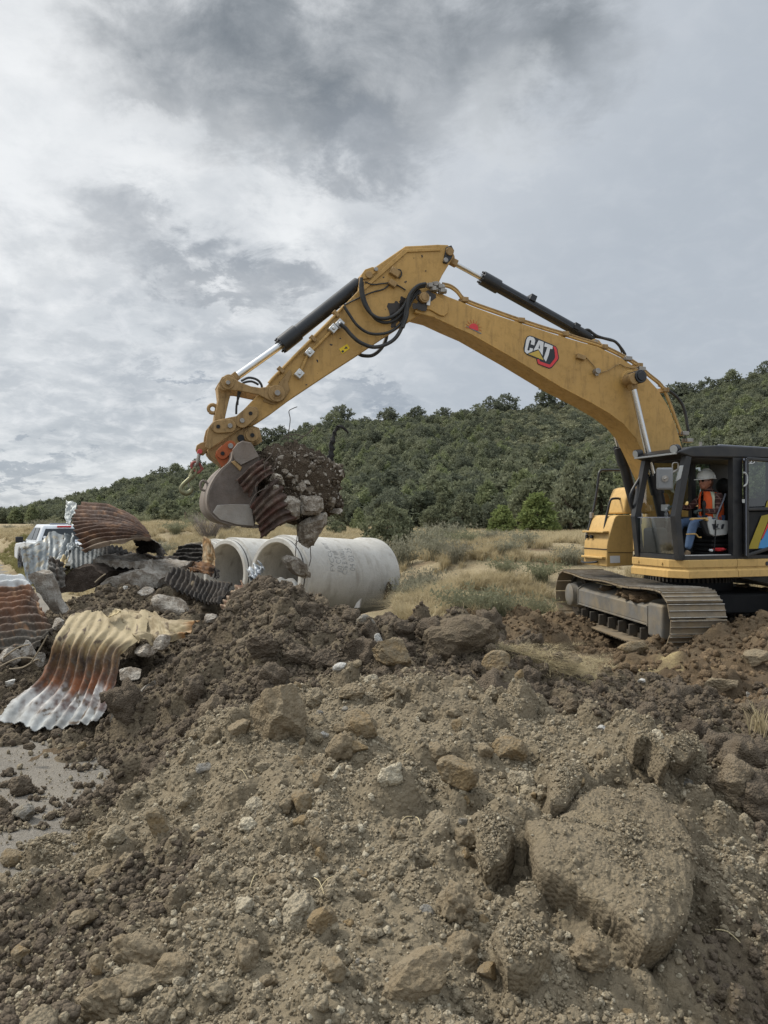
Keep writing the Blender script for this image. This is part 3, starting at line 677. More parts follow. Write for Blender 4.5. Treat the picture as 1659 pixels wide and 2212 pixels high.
scat('dark_crumbs_of_earth', 70000, MX0, MX1, 2.0, 8.2, .008, .036, 1.7, lambda x, y: (s_m(x, y) > s_g(x, y) + .02) * (mdamp_shade(x, y) > .3) * .9, dclods, .2)
M_brownclod = clodmat('brown_clod_earth', srgb(124, 106, 84), srgb(102, 86, 68), srgb(142, 122, 96), 1.0)
clods2 = [src('crumb', *clod_shape(2, 400 + k, .4, 5 * (k % 2), (1, rs.uniform(.7, 1), rs.uniform(.6, .9)), fine=.16), M_brownclod) for k in range(6)]
scat('soil_around_the_tracks', 17000, -1.0, 9.0, 6.0, 14.5, .014, .06, 1.9, lambda x, y: disturbed(x, y) * (s_m(x, y) < s_g(x, y) + .05), clods2, .2)
dclods2 = [src('crumb', *clod_shape(2, 500 + k, .42, 0, (1, rs.uniform(.7, 1), rs.uniform(.6, .9)), fine=.16), M_darkclod) for k in range(5)]
scat('soil_among_the_rubble', 14000, DX0 + .3, DX1, DY0, DY1 - .5, .012, .07, 1.8, lambda x, y: (s_d(x, y) > s_g(x, y) + .03), dclods2, .2)
rclods = [src('crumb', *clod_shape(2, 600 + k, .4, 6 * (k % 2), (1, .85, .7), fine=.12), M_clod) for k in range(5)]
scat('crumbs_on_the_road', 16000, -5.2, .5, 3.2, 7.4, .004, .035, 2.1, lambda x, y: (s_m(x, y) < .01) * (x < road_edge(y) + .6) * np.clip(np.exp(-((road_edge(y) - .2 - x) - .4) / 1.4), .10, 1), rclods, .2)
# ------------------------------------------------------------------ excavator
PHI = R_(18); XO = Vector((5.0, 12.5, 0.0))
XF = Vector((-math.cos(PHI), -math.sin(PHI), 0)); XL = Vector((math.sin(PHI), -math.cos(PHI), 0)); ZU = Vector((0, 0, 1))
def L(a, b, z): return XO + XF * a + XL * b + ZU * z
def onb(p, b):
    """point of the machine's fore-and-aft plane at lateral offset b seen at photograph point p"""
    d = ray(*p); o = Vector((0, 0, CAMZ)); q = XO + XL * b
    return o + d * ((q - o).dot(XL) / d.dot(XL))
def loc(pw): d = Vector(pw) - XO; return d.dot(XF), d.dot(XL), d.z
EX = thing('excavator', 'yellow tracked excavator lifting a bucket of broken concrete over the pipes', 'excavator', XO, math.pi + PHI)

def paint(name, col, dirt=.35, rough=.42):
    m, t, b = newmat(name); p = objco(t)
    a = t.noise(p, 1.1, 5, .6); f = t.noise(p, 9, 6, .7, .4); g = t.noise(p, 40, 4, .7)
    c = t.mix(t.mrange(a, .3, .7), tuple(x * .86 for x in col), tuple(x * 1.08 for x in col))
    c = t.mix(t.math('MULTIPLY', t.mrange(f, .5, .72), dirt), c, srgb(120, 98, 66))
    c = t.mix(t.mrange(t.math('ADD', f, t.math('MULTIPLY', g, .5)), 1.0, 1.08, 0, dirt * 1.6), c, srgb(52, 42, 32))
    st = t.noise(t.vmath('MULTIPLY', p, (7, 7, .9)), 2.2, 5, .7); c = t.mix(t.math('MULTIPLY', t.mrange(st, .52, .68), dirt * .8), c, srgb(104, 82, 54))
    v_ = t.voro(p, 9); c = t.mix(t.math('MULTIPLY', t.mrange(v_, .055, .03), min(1, dirt * 2)), c, srgb(60, 46, 34))
    t.put(b.inputs['Base Color'], c); t.put(b.inputs['Roughness'], t.mrange(f, .4, .7, rough, min(1, rough + .3)))
    b.inputs['Specular IOR Level'].default_value = .4
    t.put(b.inputs['Normal'], t.bump(g, .06, .01)); return m
M_yel = paint('yellow_paint', srgb(193, 154, 90), .38); M_yel2 = paint('worn_yellow_paint', srgb(164, 134, 90), .85, .55); M_yel3 = paint('clean_yellow_paint', srgb(208, 171, 106), .25, .4)
M_blk = simple('black_paint', srgb(33, 35, 39), .45, 0, .2, 6, dust=.25, dustcol=srgb(90, 84, 74))
M_grease = simple('black_grease', srgb(50, 42, 34), .35, 0, .2, 20)
M_cyl = simple('black_cylinder_paint', srgb(30, 33, 38), .38, 0, .15, 5, dust=.15, dustcol=srgb(84, 78, 68))
M_chrome = simple('chrome_rod', (.66, .66, .66), .24, 1.0, .05, 8)
M_rub = simple('rubber_hose', srgb(40, 42, 44), .55, 0, .2, 14, dust=.25, dustcol=srgb(96, 90, 80))
M_steel = simple('bare_steel', srgb(158, 154, 148), .5, .6, .2, 12, .1, 60, dust=.3, dustcol=srgb(112, 98, 82))
M_bucket = simple('worn_bucket_steel', srgb(130, 121, 113), .65, .15, .30, 3.5, .25, 40, dust=.75, dustcol=srgb(104, 88, 74))
M_bside = simple('muddy_bucket_steel', srgb(108, 98, 91), .7, .1, .32, 4.5, .3, 40, dust=.8, dustcol=srgb(86, 72, 60)); M_wear = simple('scoured_wear_steel', srgb(152, 146, 138), .6, .1, .2, 5, .2, 50, dust=.5, dustcol=srgb(120, 106, 92))
M_track = simple('dusty_track_steel', srgb(132, 120, 102), .8, .1, .28, 9, .35, 40, dust=.85, dustcol=srgb(142, 124, 96))
M_worn = simple('worn_bright_steel', srgb(176, 172, 164), .45, .5, .3, 14, dust=.6, dustcol=srgb(120, 106, 86))
M_trackdark = simple('dark_track_steel', srgb(64, 60, 54), .7, .1, .25, 9, .25, 50, dust=.5, dustcol=srgb(92, 80, 64))
M_frame = simple('grey_track_frame', srgb(112, 110, 106), .65, .1, .25, 4, .15, 40, dust=.8, dustcol=srgb(146, 132, 108))
M_orange = paint('orange_red_paint', srgb(176, 92, 52), .8, .55)
M_int = simple('cab_interior_grey', srgb(58, 60, 62), .7, 0, .15, 5)
M_dark = simple('dark_interior', srgb(24, 25, 27), .7, 0, .15, 5)
M_lgrey = simple('light_grey_plastic', srgb(178, 180, 178), .5, 0, .08, 5)
M_floor = simple('cab_floor_mat', srgb(140, 132, 120), .8, 0, .2, 9)
M_silver = simple('silver_trim', srgb(200, 200, 198), .35, .7, .1, 8)
M_stick_y = simple('warning_yellow', srgb(228, 196, 40), .5, 0, .05); M_redst = simple('red_decal', srgb(214, 62, 66), .5, 0, .06); M_blackst = simple('black_decal', srgb(38, 42, 48), .45, 0, .06)
M_whitest = simple('white_decal', srgb(222, 224, 226), .45, 0, .04); M_goldst = simple('gold_decal', srgb(196, 168, 76), .45, 0, .1); M_greyst = simple('grey_decal', srgb(112, 116, 128), .5, 0, .05); M_bluest = simple('blue_decal', srgb(66, 140, 196), .5, 0, .05); M_olive = simple('olive_yellow_decal', srgb(158, 140, 40), .5, 0, .08); M_sunrim = simple('orange_decal', srgb(196, 104, 44), .5, 0, .06)
def glassmat(name, tint, refl=.10):
    m, t, b = newmat(name); out = t.n['Material Output']
    tr = t.new('ShaderNodeBsdfTransparent'); tr.inputs[0].default_value = (*tint, 1); gl = t.new('ShaderNodeBsdfGlossy'); gl.inputs['Roughness'].default_value = .03
    fr = t.new('ShaderNodeFresnel'); fr.inputs[0].default_value = 1.5; mx = t.new('ShaderNodeMixShader')
    t.put(mx.inputs[0], t.math('ADD', fr.outputs[0], refl, clamp=True)); t.l.new(tr.outputs[0], mx.inputs[1]); t.l.new(gl.outputs[0], mx.inputs[2]); t.l.new(mx.outputs[0], out.inputs[0]); return m
M_glass = glassmat('cab_glass', (.72, .80, .76), .05); M_glass2 = glassmat('dark_cab_glass', (.34, .42, .38), .06); M_glass3 = glassmat('windscreen_lower_glass', (.66, .78, .74), .17)

BN, BF = .24, -.24
def poly(k, pts, b): return [onb(k(*p), b) for p in pts]
def sprism(k, pts, bn, bf): return [onb(k(*p), bn) for p in pts], XL * (bf - bn)

# ---- boom
boom_o = [(38, 385), (52, 318), (75, 292), (120, 290), (165, 299), (190, 311), (240, 330), (300, 355), (400, 392), (560, 445), (700, 490), (800, 520), (880, 542), (980, 590), (1060, 642), (1110, 690), (1152, 735), (1200, 812), (1236, 900), (1264, 1000), (1290, 1120), (1300, 1215), (1270, 1290), (1215, 1290), (1160, 1200), (1120, 1110), (1085, 1035), (1050, 960), (1000, 900), (935, 850), (850, 800), (700, 722), (500, 600), (300, 485), (215, 448), (130, 408)]
bb = MB(); bb.prism(*sprism(K2, boom_o, BN, BF))
# flange lips along upper and lower edges of the near side plate
for seg in ([(130, 408), (215, 448), (300, 485), (500, 600), (700, 722), (850, 800), (935, 850), (1000, 900), (1050, 960)],):
    for p, q in zip(seg[:-1], seg[1:]): bb.bar(onb(K2(*p), BN + .012), onb(K2(*q), BN + .012), .03, .022)
BOOM = bb.build('boom', M_yel, EX, 30, .012)
g = MB()
cpt = onb(K2(74, 322), BN)
g.prism([onb(K2(*p), BN + .028) for p in [(48, 345), (60, 300), (90, 292), (150, 310), (190, 340), (192, 385), (175, 402), (155, 398), (110, 372), (75, 368)]], XL * -.03)
g.build('pivot_plate', M_yel, BOOM, 30, .008)
g = MB(); g.cyl(cpt + XL * .03, cpt + XL * .09, .075, n=24); g.cyl(cpt + XL * .09, cpt + XL * .1, .05, n=20); g.build('pivot_pin', M_yel2, BOOM, 40, .006)
def stain(name, c, r, seed, parent, n=26, el=1.0):
    rg = np.random.default_rng(seed); ph = rg.random(4) * 6.28; pts = []
    for i in range(n):
        th = 2 * math.pi * i / n; q = r * (1 + .25 * math.sin(2 * th + ph[0]) + .2 * math.sin(3 * th + ph[1]) + .16 * math.sin(7 * th + ph[2])); pts.append(c + XF * q * math.cos(th) + ZU * q * el * math.sin(th))
    g = MB(); g.prism(pts, XL * -.003); return g.build(name, M_grease, parent, 0)
stain('grease_stain', cpt + XL * .034 - ZU * .02 - XF * .02, .13, 1, BOOM); stain('grease_stain', cpt + XL * .033 - ZU * .12 + XF * .07, .07, 2, BOOM)
g = MB(); g.bar(onb(K2(103, 312), BN + .05), onb(K2(100, 352), BN + .05), .02, .05); g.build('white_tag', M_whitest, BOOM, 30)
# cylinder pin bosses
pbn = onb(K2(1025, 692), BN)
g = MB(); g.cyl(pbn - XL * .01, pbn + XL * .025, .16, .14, 32); g.build('pin_boss', M_yel, BOOM, 40, .006)
g = MB(); g.cyl(pbn + XL * .02, pbn + XL * .285, .102, n=24); g.cyl(pbn + XL * .285, pbn + XL * .30, .07, n=24)
g.build('pin_cap', M_cyl, BOOM, 40, .008)
g = MB(); g.cyl(L(*loc(pbn)) - XL * .5, L(*loc(pbn)) - XL * .66, .085, n=20); g.build('pin_cap', M_cyl, BOOM, 40, .008)
# sensor bracket and cable
g = MB(); q = onb(K2(800, 585), BN + .03); g.bar(q + XF * .07, q - XF * .07 - ZU * .03, .06, .07); g.build('sensor_bracket', M_yel2, BOOM, 30, .006)
g = MB(); q = onb(K2(873, 655), BN + .05); g.cyl(q - XL * .05, q + XL * .05, .045, n=16); g.bar(q + ZU * .03, q - ZU * .07, .05, .05); g.build('side_lamp', M_steel, BOOM, 40, .005)
for pts in ([(825, 592), (845, 612), (862, 632), (872, 648)], [(890, 662), (925, 650), (975, 622), (1000, 632), (1040, 640), (1070, 628)]):
    g = MB(); g.tube([onb(K2(*p), BN + .02) for p in pts], .008, 6); g.build('sensor_cable', M_yel2, BOOM)
# hydraulic lines on the boom's back
lines = [(165, 262), (200, 270), (232, 292), (262, 328), (312, 352), (400, 383), (520, 425), (640, 464), (722, 488), (800, 513), (880, 537), (962, 574), (1052, 624), (1112, 676), (1172, 728), (1206, 800), (1238, 885), (1262, 950)]
for b_, up, mt in ((.21, 0, M_yel), (.16, 10, M_yel2), (.02, 4, M_yel), (-.12, 8, M_yel2)):
    g = MB(); g.tube([onb(K2(x, y - up), b_) for x, y in lines], .02, 8); g.build('hydraulic_line', mt, BOOM)
for x, y in ((262, 330), (520, 424), (722, 486), (900, 545), (1060, 630), (1180, 742)):
    g = MB(); q = onb(K2(x, y), .17); g.box((0, 0, 0), (.10, .16, .07), Matrix.Translation(q) @ Matrix.Rotation(PHI, 4, 'Z')); g.build('line_clamp', M_yel2, BOOM, 30, .008)
for x, y in ((148, 268), (1010, 598), (1072, 645), (1270, 940), (1290, 972)):
    g = MB(); q = onb(K2(x, y), .2); g.box((0, 0, 0), (.12, .14, .06), Matrix.Translation(q) @ Matrix.Rotation(PHI, 4, 'Z')); g.cyl(q - XF * .07, q + XF * .07, .035, n=10); g.build('hose_fitting', M_steel, BOOM, 30, .006)
g = MB(); g.tube([onb(K2(*p), .1) for p in [(1158, 718), (1190, 735), (1230, 762), (1262, 800), (1280, 850), (1288, 900), (1296, 935)]], .025, 8); g.build('hydraulic_hose', M_rub, BOOM)
g = MB(); g.tube([onb(K2(*p), 0.05) for p in [(800, 482), (815, 468), (835, 465), (855, 480), (880, 495), (930, 510), (960, 520), (990, 555), (1005, 580)]], .022, 8); g.build('hydraulic_hose', M_rub, BOOM)
g = MB(); g.tube([onb(K2(*p), 0.0) for p in [(850, 495), (890, 500), (945, 512), (975, 535), (992, 568)]], .022, 8); g.build('hydraulic_hose', M_rub, BOOM)

# ---- emblem on the boom: letters, triangle and hexagon as on the machine
KL = crop(1960, 1240, 1659 / 300)
def decal(name, k, pts, b, mat, parent, th=.003, lab=None):
    g = MB(); g.prism([onb(k(*p), b) for p in pts], XL * -th); o = g.build(name, mat, parent, 0); return o
em = decal('emblem', KL, [(560, 720), (605, 530), (640, 470), (690, 448), (760, 462), (1200, 650), (1262, 680), (1300, 740), (1335, 940), (1310, 990), (1180, 1150), (1120, 1172), (1060, 1150), (880, 1080), (855, 1040), (838, 950), (640, 870), (572, 800)], BN + .006, M_blackst, BOOM)
decal('emblem_rim', KL, [(1215, 680), (1262, 700), (1285, 745), (1318, 940), (1295, 980), (1170, 1130), (1120, 1150), (890, 1068), (868, 1030), (858, 958), (905, 972), (915, 1010), (1120, 1080), (1145, 1075), (1230, 965), (1250, 925), (1235, 760), (1212, 715)], BN + .010, M_redst, em)
decal('emblem_letter', KL, [(590, 740), (622, 545), (650, 490), (695, 465), (775, 490), (805, 525), (815, 560), (795, 662), (718, 640), (735, 560), (705, 545), (690, 570), (645, 755), (660, 780), (690, 770), (700, 715), (770, 735), (755, 790), (640, 845), (590, 800)], BN + .010, M_whitest, em)
decal('emblem_letter', KL, [(775, 780), (890, 550), (1000, 590), (975, 885), (890, 755), (880, 748)], BN + .010, M_whitest, em)
decal('emblem_letter_hole', KL, [(885, 725), (915, 640), (922, 735)], BN + .012, M_blackst, em)
decal('emblem_letter', KL, [(1012, 688), (1030, 608), (1200, 675), (1188, 745), (1140, 735), (1105, 880), (1048, 1015), (1000, 945), (1080, 705)], BN + .010, M_whitest, em)
decal('emblem_triangle', KL, [(660, 850), (888, 770), (1000, 985)], BN + .010, M_goldst, em)
# rising-sun sticker
KS = crop(1380, 1000, 1659 / 540)
sp = [(1432, 895), (1438, 868), (1460, 846), (1490, 838), (1520, 848), (1540, 870), (1548, 900), (1545, 930)]
ss = decal('sun_sticker', KS, sp, BN + .006, M_redst, BOOM)
for i in range(9):
    th = math.pi * (1.02 - i / 8 * 1.05) ; cx, cy = 1490, 900
    x0, y0, x1, y1 = cx + 66 * math.cos(th), cy - 70 * math.sin(th) + 8 * math.cos(th), cx + 104 * math.cos(th), cy - 112 * math.sin(th) + 20 * math.cos(th)
    n = (-(y1 - y0), x1 - x0); nl = math.hypot(*n); n = (n[0] / nl * 5, n[1] / nl * 5)
    decal('sun_ray', KS, [(x0 - n[0], y0 - n[1]), (x0 + n[0], y0 + n[1]), (x1, y1)], BN + .006, M_sunrim, ss)
decal('sticker_line', KS, [(1400, 878), (1405, 872), (1585, 958), (1580, 968)], BN + .006, M_greyst, ss)

# ---- stick cylinder
def cylinder(k, pts, b, rb, rr, mount=True, name='hydraulic_cylinder', gl=1.28):
    rod0, gland, end = [onb(k(*p), b) for p in pts]; ax = (end - gland).normalized()
    g = MB(); g.cyl(gland - ax * .02, end, rb, n=28); g.cyl(end - ax * .04, end + ax * .1, rb * .8, rb * .55, 20)
    o = g.build(name, M_cyl, EX, 40, .008)
    g = MB(); g.cyl(gland - ax * .10, gland + ax * .20, rb * gl, n=28)
    for i in range(8):
        a = ax.orthogonal().normalized(); c_ = ax.cross(a); th = i * math.pi / 4; d = a * math.cos(th) + c_ * math.sin(th); g.cyl(gland - ax * .13 + d * rb, gland - ax * .08 + d * rb, .017, n=6)
    g.build('cylinder_head', M_cyl, o, 40, .006)
    g = MB(); g.cyl(rod0, gland, rr, n=24); g.build('cylinder_rod', M_chrome, o, 40)
    g = MB(); g.cyl(rod0 - XL * .10, rod0 + XL * .10, rr * 1.8, n=24); g.bar(rod0, rod0 + ax * .16, rr * 2.2, rr * 2.2); g.build('rod_eye', M_yel2, o, 40, .008)
    return o, ax
sc, ax = cylinder(K2, [(188, 140), (372, 240), (835, 498)], 0, .083, .043)
for fx, dz_ in ((570, 325), (770, 455)):
    g = MB(); q = onb(K2(fx, dz_), 0); g.bar(q - ax * .05, q + ax * .05, .2, .1); g.build('hose_clip', M_cyl, sc, 30, .006)
g = MB(); g.tube([onb(K2(*p), .07) for p in [(420, 262), (520, 318), (600, 364), (700, 420), (790, 474)]], .018, 8); g.build('hydraulic_line', M_cyl, sc)
g = MB()
for b_ in (.12, -.12): g.prism([onb(K2(*p), b_) for p in [(830, 540), (845, 512), (865, 505), (885, 512), (912, 548)]], XL * -.04)
g.build('cylinder_bracket', M_yel, BOOM, 30, .006)
g = MB(); q = onb(K2(868, 524), .13); g.cyl(q, q + XL * .02, .045, n=18); g.build('bracket_pin', M_steel, BOOM, 40)
# ---- boom cylinders
for s_, pts in ((.40, [(1030, 692), (1140, 1160), (1230, 1560)]), (-.42, [(928, 820), (985, 1030), (1062, 1330)])):
    o, ax = cylinder(K2, pts, s_, .085, .05, name='boom_cylinder', gl=1.2)

# ---- stick
SN, SF = .17, -.17
stick_o = [(1240, 95), (1330, 91), (1415, 86), (1470, 88), (1500, 112), (1504, 150), (1480, 190), (1440, 255), (1423, 292), (1402, 395), (1340, 455), (1280, 492), (1140, 582), (990, 682), (830, 785), (620, 925), (520, 1000), (445, 1050), (395, 1076), (350, 1068), (330, 1030), (345, 1000), (420, 922), (480, 862), (560, 775), (740, 592), (900, 422), (985, 335), (998, 250), (1030, 222), (1080, 205)]
g = MB(); g.prism(*sprism(K1, stick_o, SN, SF)); STICK = g.build('stick', M_yel, EX, 30, .012)
g = MB(); g.prism([onb(K1(*p), SN + .02) for p in [(1232, 112), (1425, 104), (1432, 120), (1250, 128), (1010, 340), (995, 328)]], XL * -.02); g.build('edge_rib', M_yel, STICK, 30, .005)
g = MB(); g.prism([onb(K1(*p), SN + .03) for p in [(1000, 250), (1020, 222), (1060, 208), (1085, 215), (1090, 232), (1070, 245), (1030, 272), (1008, 275)]], XL * -.03); g.build('cylinder_mount', M_yel, STICK, 30, .006)
for p, r in (((1040, 252), .05), ((1078, 222), .03), ((1480, 125), .06), ((1458, 172), .035)):
    g = MB(); q = onb(K1(*p), SN + .03); g.cyl(q - XL * .03, q + XL * .02, r, n=20); g.build('pin', M_steel if r < .04 else M_yel2, STICK, 40, .004)
g = MB(); g.prism([onb(K1(*p), SN + .025) for p in [(1445, 185), (1462, 100), (1490, 90), (1506, 120), (1490, 165), (1465, 192)]], XL * -.025); g.build('cylinder_mount', M_blk, STICK, 30, .006)
for p, sz_ in (((1180, 240), .10), ((1168, 300), .08)):
    g = MB(); q = onb(K1(*p), SN + .03); g.box((0, 0, 0), (sz_ * 1.4, .08, sz_), Matrix.Translation(q) @ Matrix.Rotation(PHI, 4, 'Z') @ Matrix.Rotation(.5, 4, 'Y')); g.build('junction_box', M_yel2, STICK, 30, .008)
for pts in ([(1020, 290), (1060, 305), (1110, 300), (1150, 295)], [(880, 430), (960, 390), (1050, 350), (1120, 330), (1150, 305)], [(1180, 225), (1210, 225), (1218, 250), (1205, 270)], [(1170, 300), (1200, 310), (1240, 335)]):
    g = MB(); g.tube([onb(K1(*p), SN + .02) for p in pts], .010, 6); g.build('cable', M_rub, STICK)
# steel lines and silver blocks
for pts in ([(872, 520), (845, 548), (790, 605), (740, 655), (712, 682), (690, 730), (668, 780)], [(905, 420), (830, 500), (740, 590), (640, 690), (560, 772), (520, 812), (495, 842)]):
    g = MB(); g.tube([onb(K1(*p), SN + .03) for p in pts], .020, 8); g.build('hydraulic_line', M_yel, STICK)
for p in ((845, 546), (716, 676), (660, 792), (880, 520)):
    g = MB(); q = onb(K1(*p), SN + .05); g.box((0, 0, 0), (.10, .09, .11), Matrix.Translation(q) @ Matrix.Rotation(PHI, 4, 'Z') @ Matrix.Rotation(.7, 4, 'Y')); g.cyl(q, q + XL * .07, .025, n=8); g.build('line_block', M_silver, STICK, 30, .008)
for p in ((860, 465), (735, 600), (560, 770)):
    g = MB(); q = onb(K1(*p), SN + .02); g.box((0, 0, 0), (.10, .08, .05), Matrix.Translation(q) @ Matrix.Rotation(PHI, 4, 'Z') @ Matrix.Rotation(.75, 4, 'Y')); g.build('line_clamp', M_yel2, STICK, 30, .006)
ws_ = decal('warning_sticker', K1, [(878, 655), (922, 628), (938, 652), (895, 682)], SN + .006, M_stick_y, STICK)
decal('warning_mark', K1, [(906, 655), (916, 640), (926, 652)], SN + .009, M_blackst, ws_); decal('warning_mark', K1, [(890, 668), (900, 660), (906, 670), (897, 676)], SN + .009, M_blackst, ws_)
g = MB(); g.prism([onb(K1(*p), SN + .02) for p in [(590, 790), (612, 765), (620, 790), (600, 840), (610, 880), (580, 930), (520, 960), (465, 940), (480, 900), (540, 860)]], XL * -.02); g.build('side_plate', M_yel2, STICK, 30, .006)
pj = onb(K1(540, 895), SN)
# ---- hoses in a loop between boom and stick
hoses = [([(1345, 312), (1300, 322), (1268, 365), (1243, 440), (1230, 510), (1190, 590), (1130, 632), (1060, 645), (990, 618), (945, 580), (915, 545), (884, 518)], .30, .027),
         ([(1000, 268), (996, 330), (1015, 410), (1060, 470), (1110, 490), (1170, 478), (1225, 430), (1258, 372), (1290, 330), (1340, 312)], .27, .026),
         ([(1004, 290), (1008, 350), (1030, 420), (1075, 490), (1130, 512), (1185, 495), (1235, 445), (1268, 385), (1310, 335)], .24, .022),
         ([(905, 422), (935, 470), (975, 525), (1030, 565), (1090, 575), (1160, 560), (1215, 515), (1245, 455), (1275, 390), (1320, 338)], .25, .020),
         ([(1140, 560), (1132, 605), (1105, 655), (1060, 690), (1010, 692), (985, 682)], -.22, .027),
         ([(1350, 300), (1305, 312), (1262, 360), (1250, 420), (1248, 470), (1225, 540)], .33, .024)]
for pts, b_, r in hoses:
    g = MB(); g.tube([onb(K1(*p), b_) for p in pts], r, 10, 5); g.build('hydraulic_hose', M_rub, EX)
for x, y in ((1375, 312), (1405, 305), (1430, 318), (1440, 340), (1395, 330)):
    g = MB(); q = onb(K1(x, y), .28); g.cyl(q - XF * .06 , q + XF * .06, .036, n=10); g.box((0, 0, 0), (.06, .12, .06), Matrix.Translation(q)); g.build('hose_fitting', M_steel, BOOM, 30, .005)
stain('grease_stain', onb(K1(1200, 450), SN + .004), .12, 3, STICK, el=1.3); stain('grease_stain', onb(K1(1230, 405), SN + .004), .07, 4, STICK); stain('grease_stain', onb(K1(1175, 500), SN + .004), .06, 5, STICK, el=1.4)
for k_ in range(16):
    pp = [(1285, 160), (1215, 230), (1240, 290), (1130, 440), (885, 598), (835, 632), (1000, 640), (1350, 230), (1330, 150), (1090, 340), (700, 850), (760, 720), (1425, 110), (1120, 265), (560, 840), (930, 560)][k_]; stain('paint_chip', onb(K1(*pp), SN + .003), .006 + .005 * (k_ % 3), 20 + k_, STICK, 9)

# ---- bucket cylinder and linkage
bc, ax = cylinder(K1, [(275, 838), (592, 612), (985, 300)], 0, .098, .052, name='bucket_cylinder', gl=1.2)
g = MB(); g.tube([onb(K1(*p), .07) for p in [(990, 270), (970, 300), (955, 340), (950, 385)]], .016, 6); g.build('hydraulic_hose', M_rub, bc)
for pts in ([(345, 830), (385, 812), (430, 822), (455, 850), (458, 880)], [(325, 960), (330, 890), (350, 845), (400, 832), (440, 850)], [(318, 1010), (322, 950), (345, 880)]):
    g = MB(); g.tube([onb(K1(*p), .1) for p in pts], .016, 6); g.build('hydraulic_hose', M_rub, STICK)
dog = [(222, 842), (240, 808), (268, 796), (300, 812), (345, 838), (400, 858), (450, 866), (505, 858), (555, 858), (580, 880), (584, 915), (560, 942), (520, 945), (480, 925), (440, 905), (390, 895), (330, 882), (285, 880), (245, 882), (228, 870)]
for bn in (.245, -.205):
    g = MB(); g.prism([onb(K1(*p), bn) for p in dog], XL * -.04) if bn > 0 else g.prism([onb(K1(*p), .245) + XL * (bn - .245) for p in dog], XL * -.04); g.build('bucket_link', M_yel2, EX, 30, .01)
for p, r, bq in (((272, 840), .055, .27), ((540, 896), .075, .27)):
    g = MB(); q = onb(K1(*p), bq); g.cyl(q - XL * .52, q, r, n=22); g.cyl(q - XL * .01, q + XL * .03, r * .6, n=16); g.cyl(q - XL * .02, q - XL * .005, r * 1.5, n=24); LP_ = g.build('link_pin', M_yel2, EX, 40, .005); g = MB(); g.cyl(q + XL * .03, q + XL * .045, r * .5, n=10); g.build('pin_bolt', M_steel, LP_, 40)
plk = [(215, 870), (225, 845), (260, 838), (288, 855), (292, 890), (278, 940), (262, 1010), (250, 1075), (215, 1090), (195, 1070), (205, 1000), (222, 930)]
a_, e_ = sprism(K1, plk, .13, -.13); g = MB(); g.prism(a_, e_); PL = g.build('power_link', M_yel2, EX, 30, .015)
g = MB(); g.torus(onb(K1(190, 982), .03), XL, .055, .025, 18, 8); g.bar(onb(K1(203, 980), .03), onb(K1(220, 985), .03), .05, .08); g.build('lifting_eye', M_yel2, PL, 40)

# ---- quick coupler
g = MB(); a_, e_ = sprism(K1, [(150, 1190), (158, 1120), (168, 1080), (190, 1052), (220, 1040), (330, 1018), (400, 968), (432, 972), (444, 1000), (438, 1028), (408, 1066), (345, 1088), (170, 1204)], .23, .19); g.prism(a_, e_)
g.prism([p - XL * .42 for p in a_], e_)
CP = g.build('coupler', M_yel2, EX, 30, .01)
g = MB(); g.prism(*sprism(K1, [(160, 1205), (345, 1092), (408, 1072), (445, 1085), (462, 1160), (430, 1180), (350, 1180), (300, 1240), (285, 1300), (255, 1308), (225, 1278), (182, 1248), (165, 1225)], .17, -.17)); g.build('coupler_body', M_yel2, CP, 30, .012)
g = MB(); a_, e_ = sprism(K1, [(240, 1300), (205, 1240), (210, 1210), (240, 1180), (285, 1170), (305, 1185), (300, 1230), (285, 1270), (262, 1305)], .22, .17); g.prism(a_, e_); g.build('wear_plate', M_orange, CP, 30, .008)
g = MB()
c0, c1 = onb(K1(244, 1224), .25), onb(K1(287, 1184), .25); dv = (c1 - c0).normalized(); nv = dv.cross(XL).normalized(); rr = .075
ring = [c0 + (-dv * math.cos(t_) + nv * math.sin(t_)) * rr for t_ in np.linspace(-math.pi / 2, math.pi / 2, 10)] + [c1 + (dv * math.cos(t_) - nv * math.sin(t_)) * rr for t_ in np.linspace(-math.pi / 2, math.pi / 2, 10)]
g.prism(ring, XL * -.04); LT = g.build('latch', M_orange, CP, 30, .006)
g = MB(); g.cyl(c0, c0 + XL * .012, .026, n=14); g.build('latch_hole', M_dark, LT); g = MB(); g.cyl(c1, c1 + XL * .03, .036, n=14); g.build('latch_bolt', M_steel, LT, 40, .005)
def slotplate(p0, p1, r, b, mat, parent, nm):
    c0, c1 = onb(K1(*p0), b), onb(K1(*p1), b); dv = (c1 - c0).normalized(); nv = dv.cross(XL).normalized()
    ring = [c0 + (-dv * math.cos(t_) + nv * math.sin(t_)) * r for t_ in np.linspace(-math.pi / 2, math.pi / 2, 10)] + [c1 + (dv * math.cos(t_) - nv * math.sin(t_)) * r for t_ in np.linspace(-math.pi / 2, math.pi / 2, 10)]
    g = MB(); g.prism(ring, XL * -.035); o = g.build(nm, mat, parent, 30, .008)
    g = MB(); g.cyl(c0, c0 + XL * .012, .025, n=14); g.build('pin_hole', M_dark, parent); g = MB(); g.cyl(c1, c1 + XL * .025, .032, n=12); g.build('plate_bolt', M_steel, parent, 40, .004)
slotplate((220, 1078), (284, 1074), .085, .27, M_yel2, CP, 'pin_plate'); slotplate((396, 1006), (350, 1046), .095, .27, M_yel2, CP, 'pin_plate')
g = MB(); q = onb(K1(404, 1126), .2); g.cyl(q - XL * .4, q, .11, n=28); g.cyl(q, q + XL * .03, .085, n=24); g.build('bucket_pin', M_yel2, CP, 40, .006); g = MB(); g.cyl(q + XL * .03, q + XL * .04, .028, n=14); g.build('pin_hole', M_dark, CP)
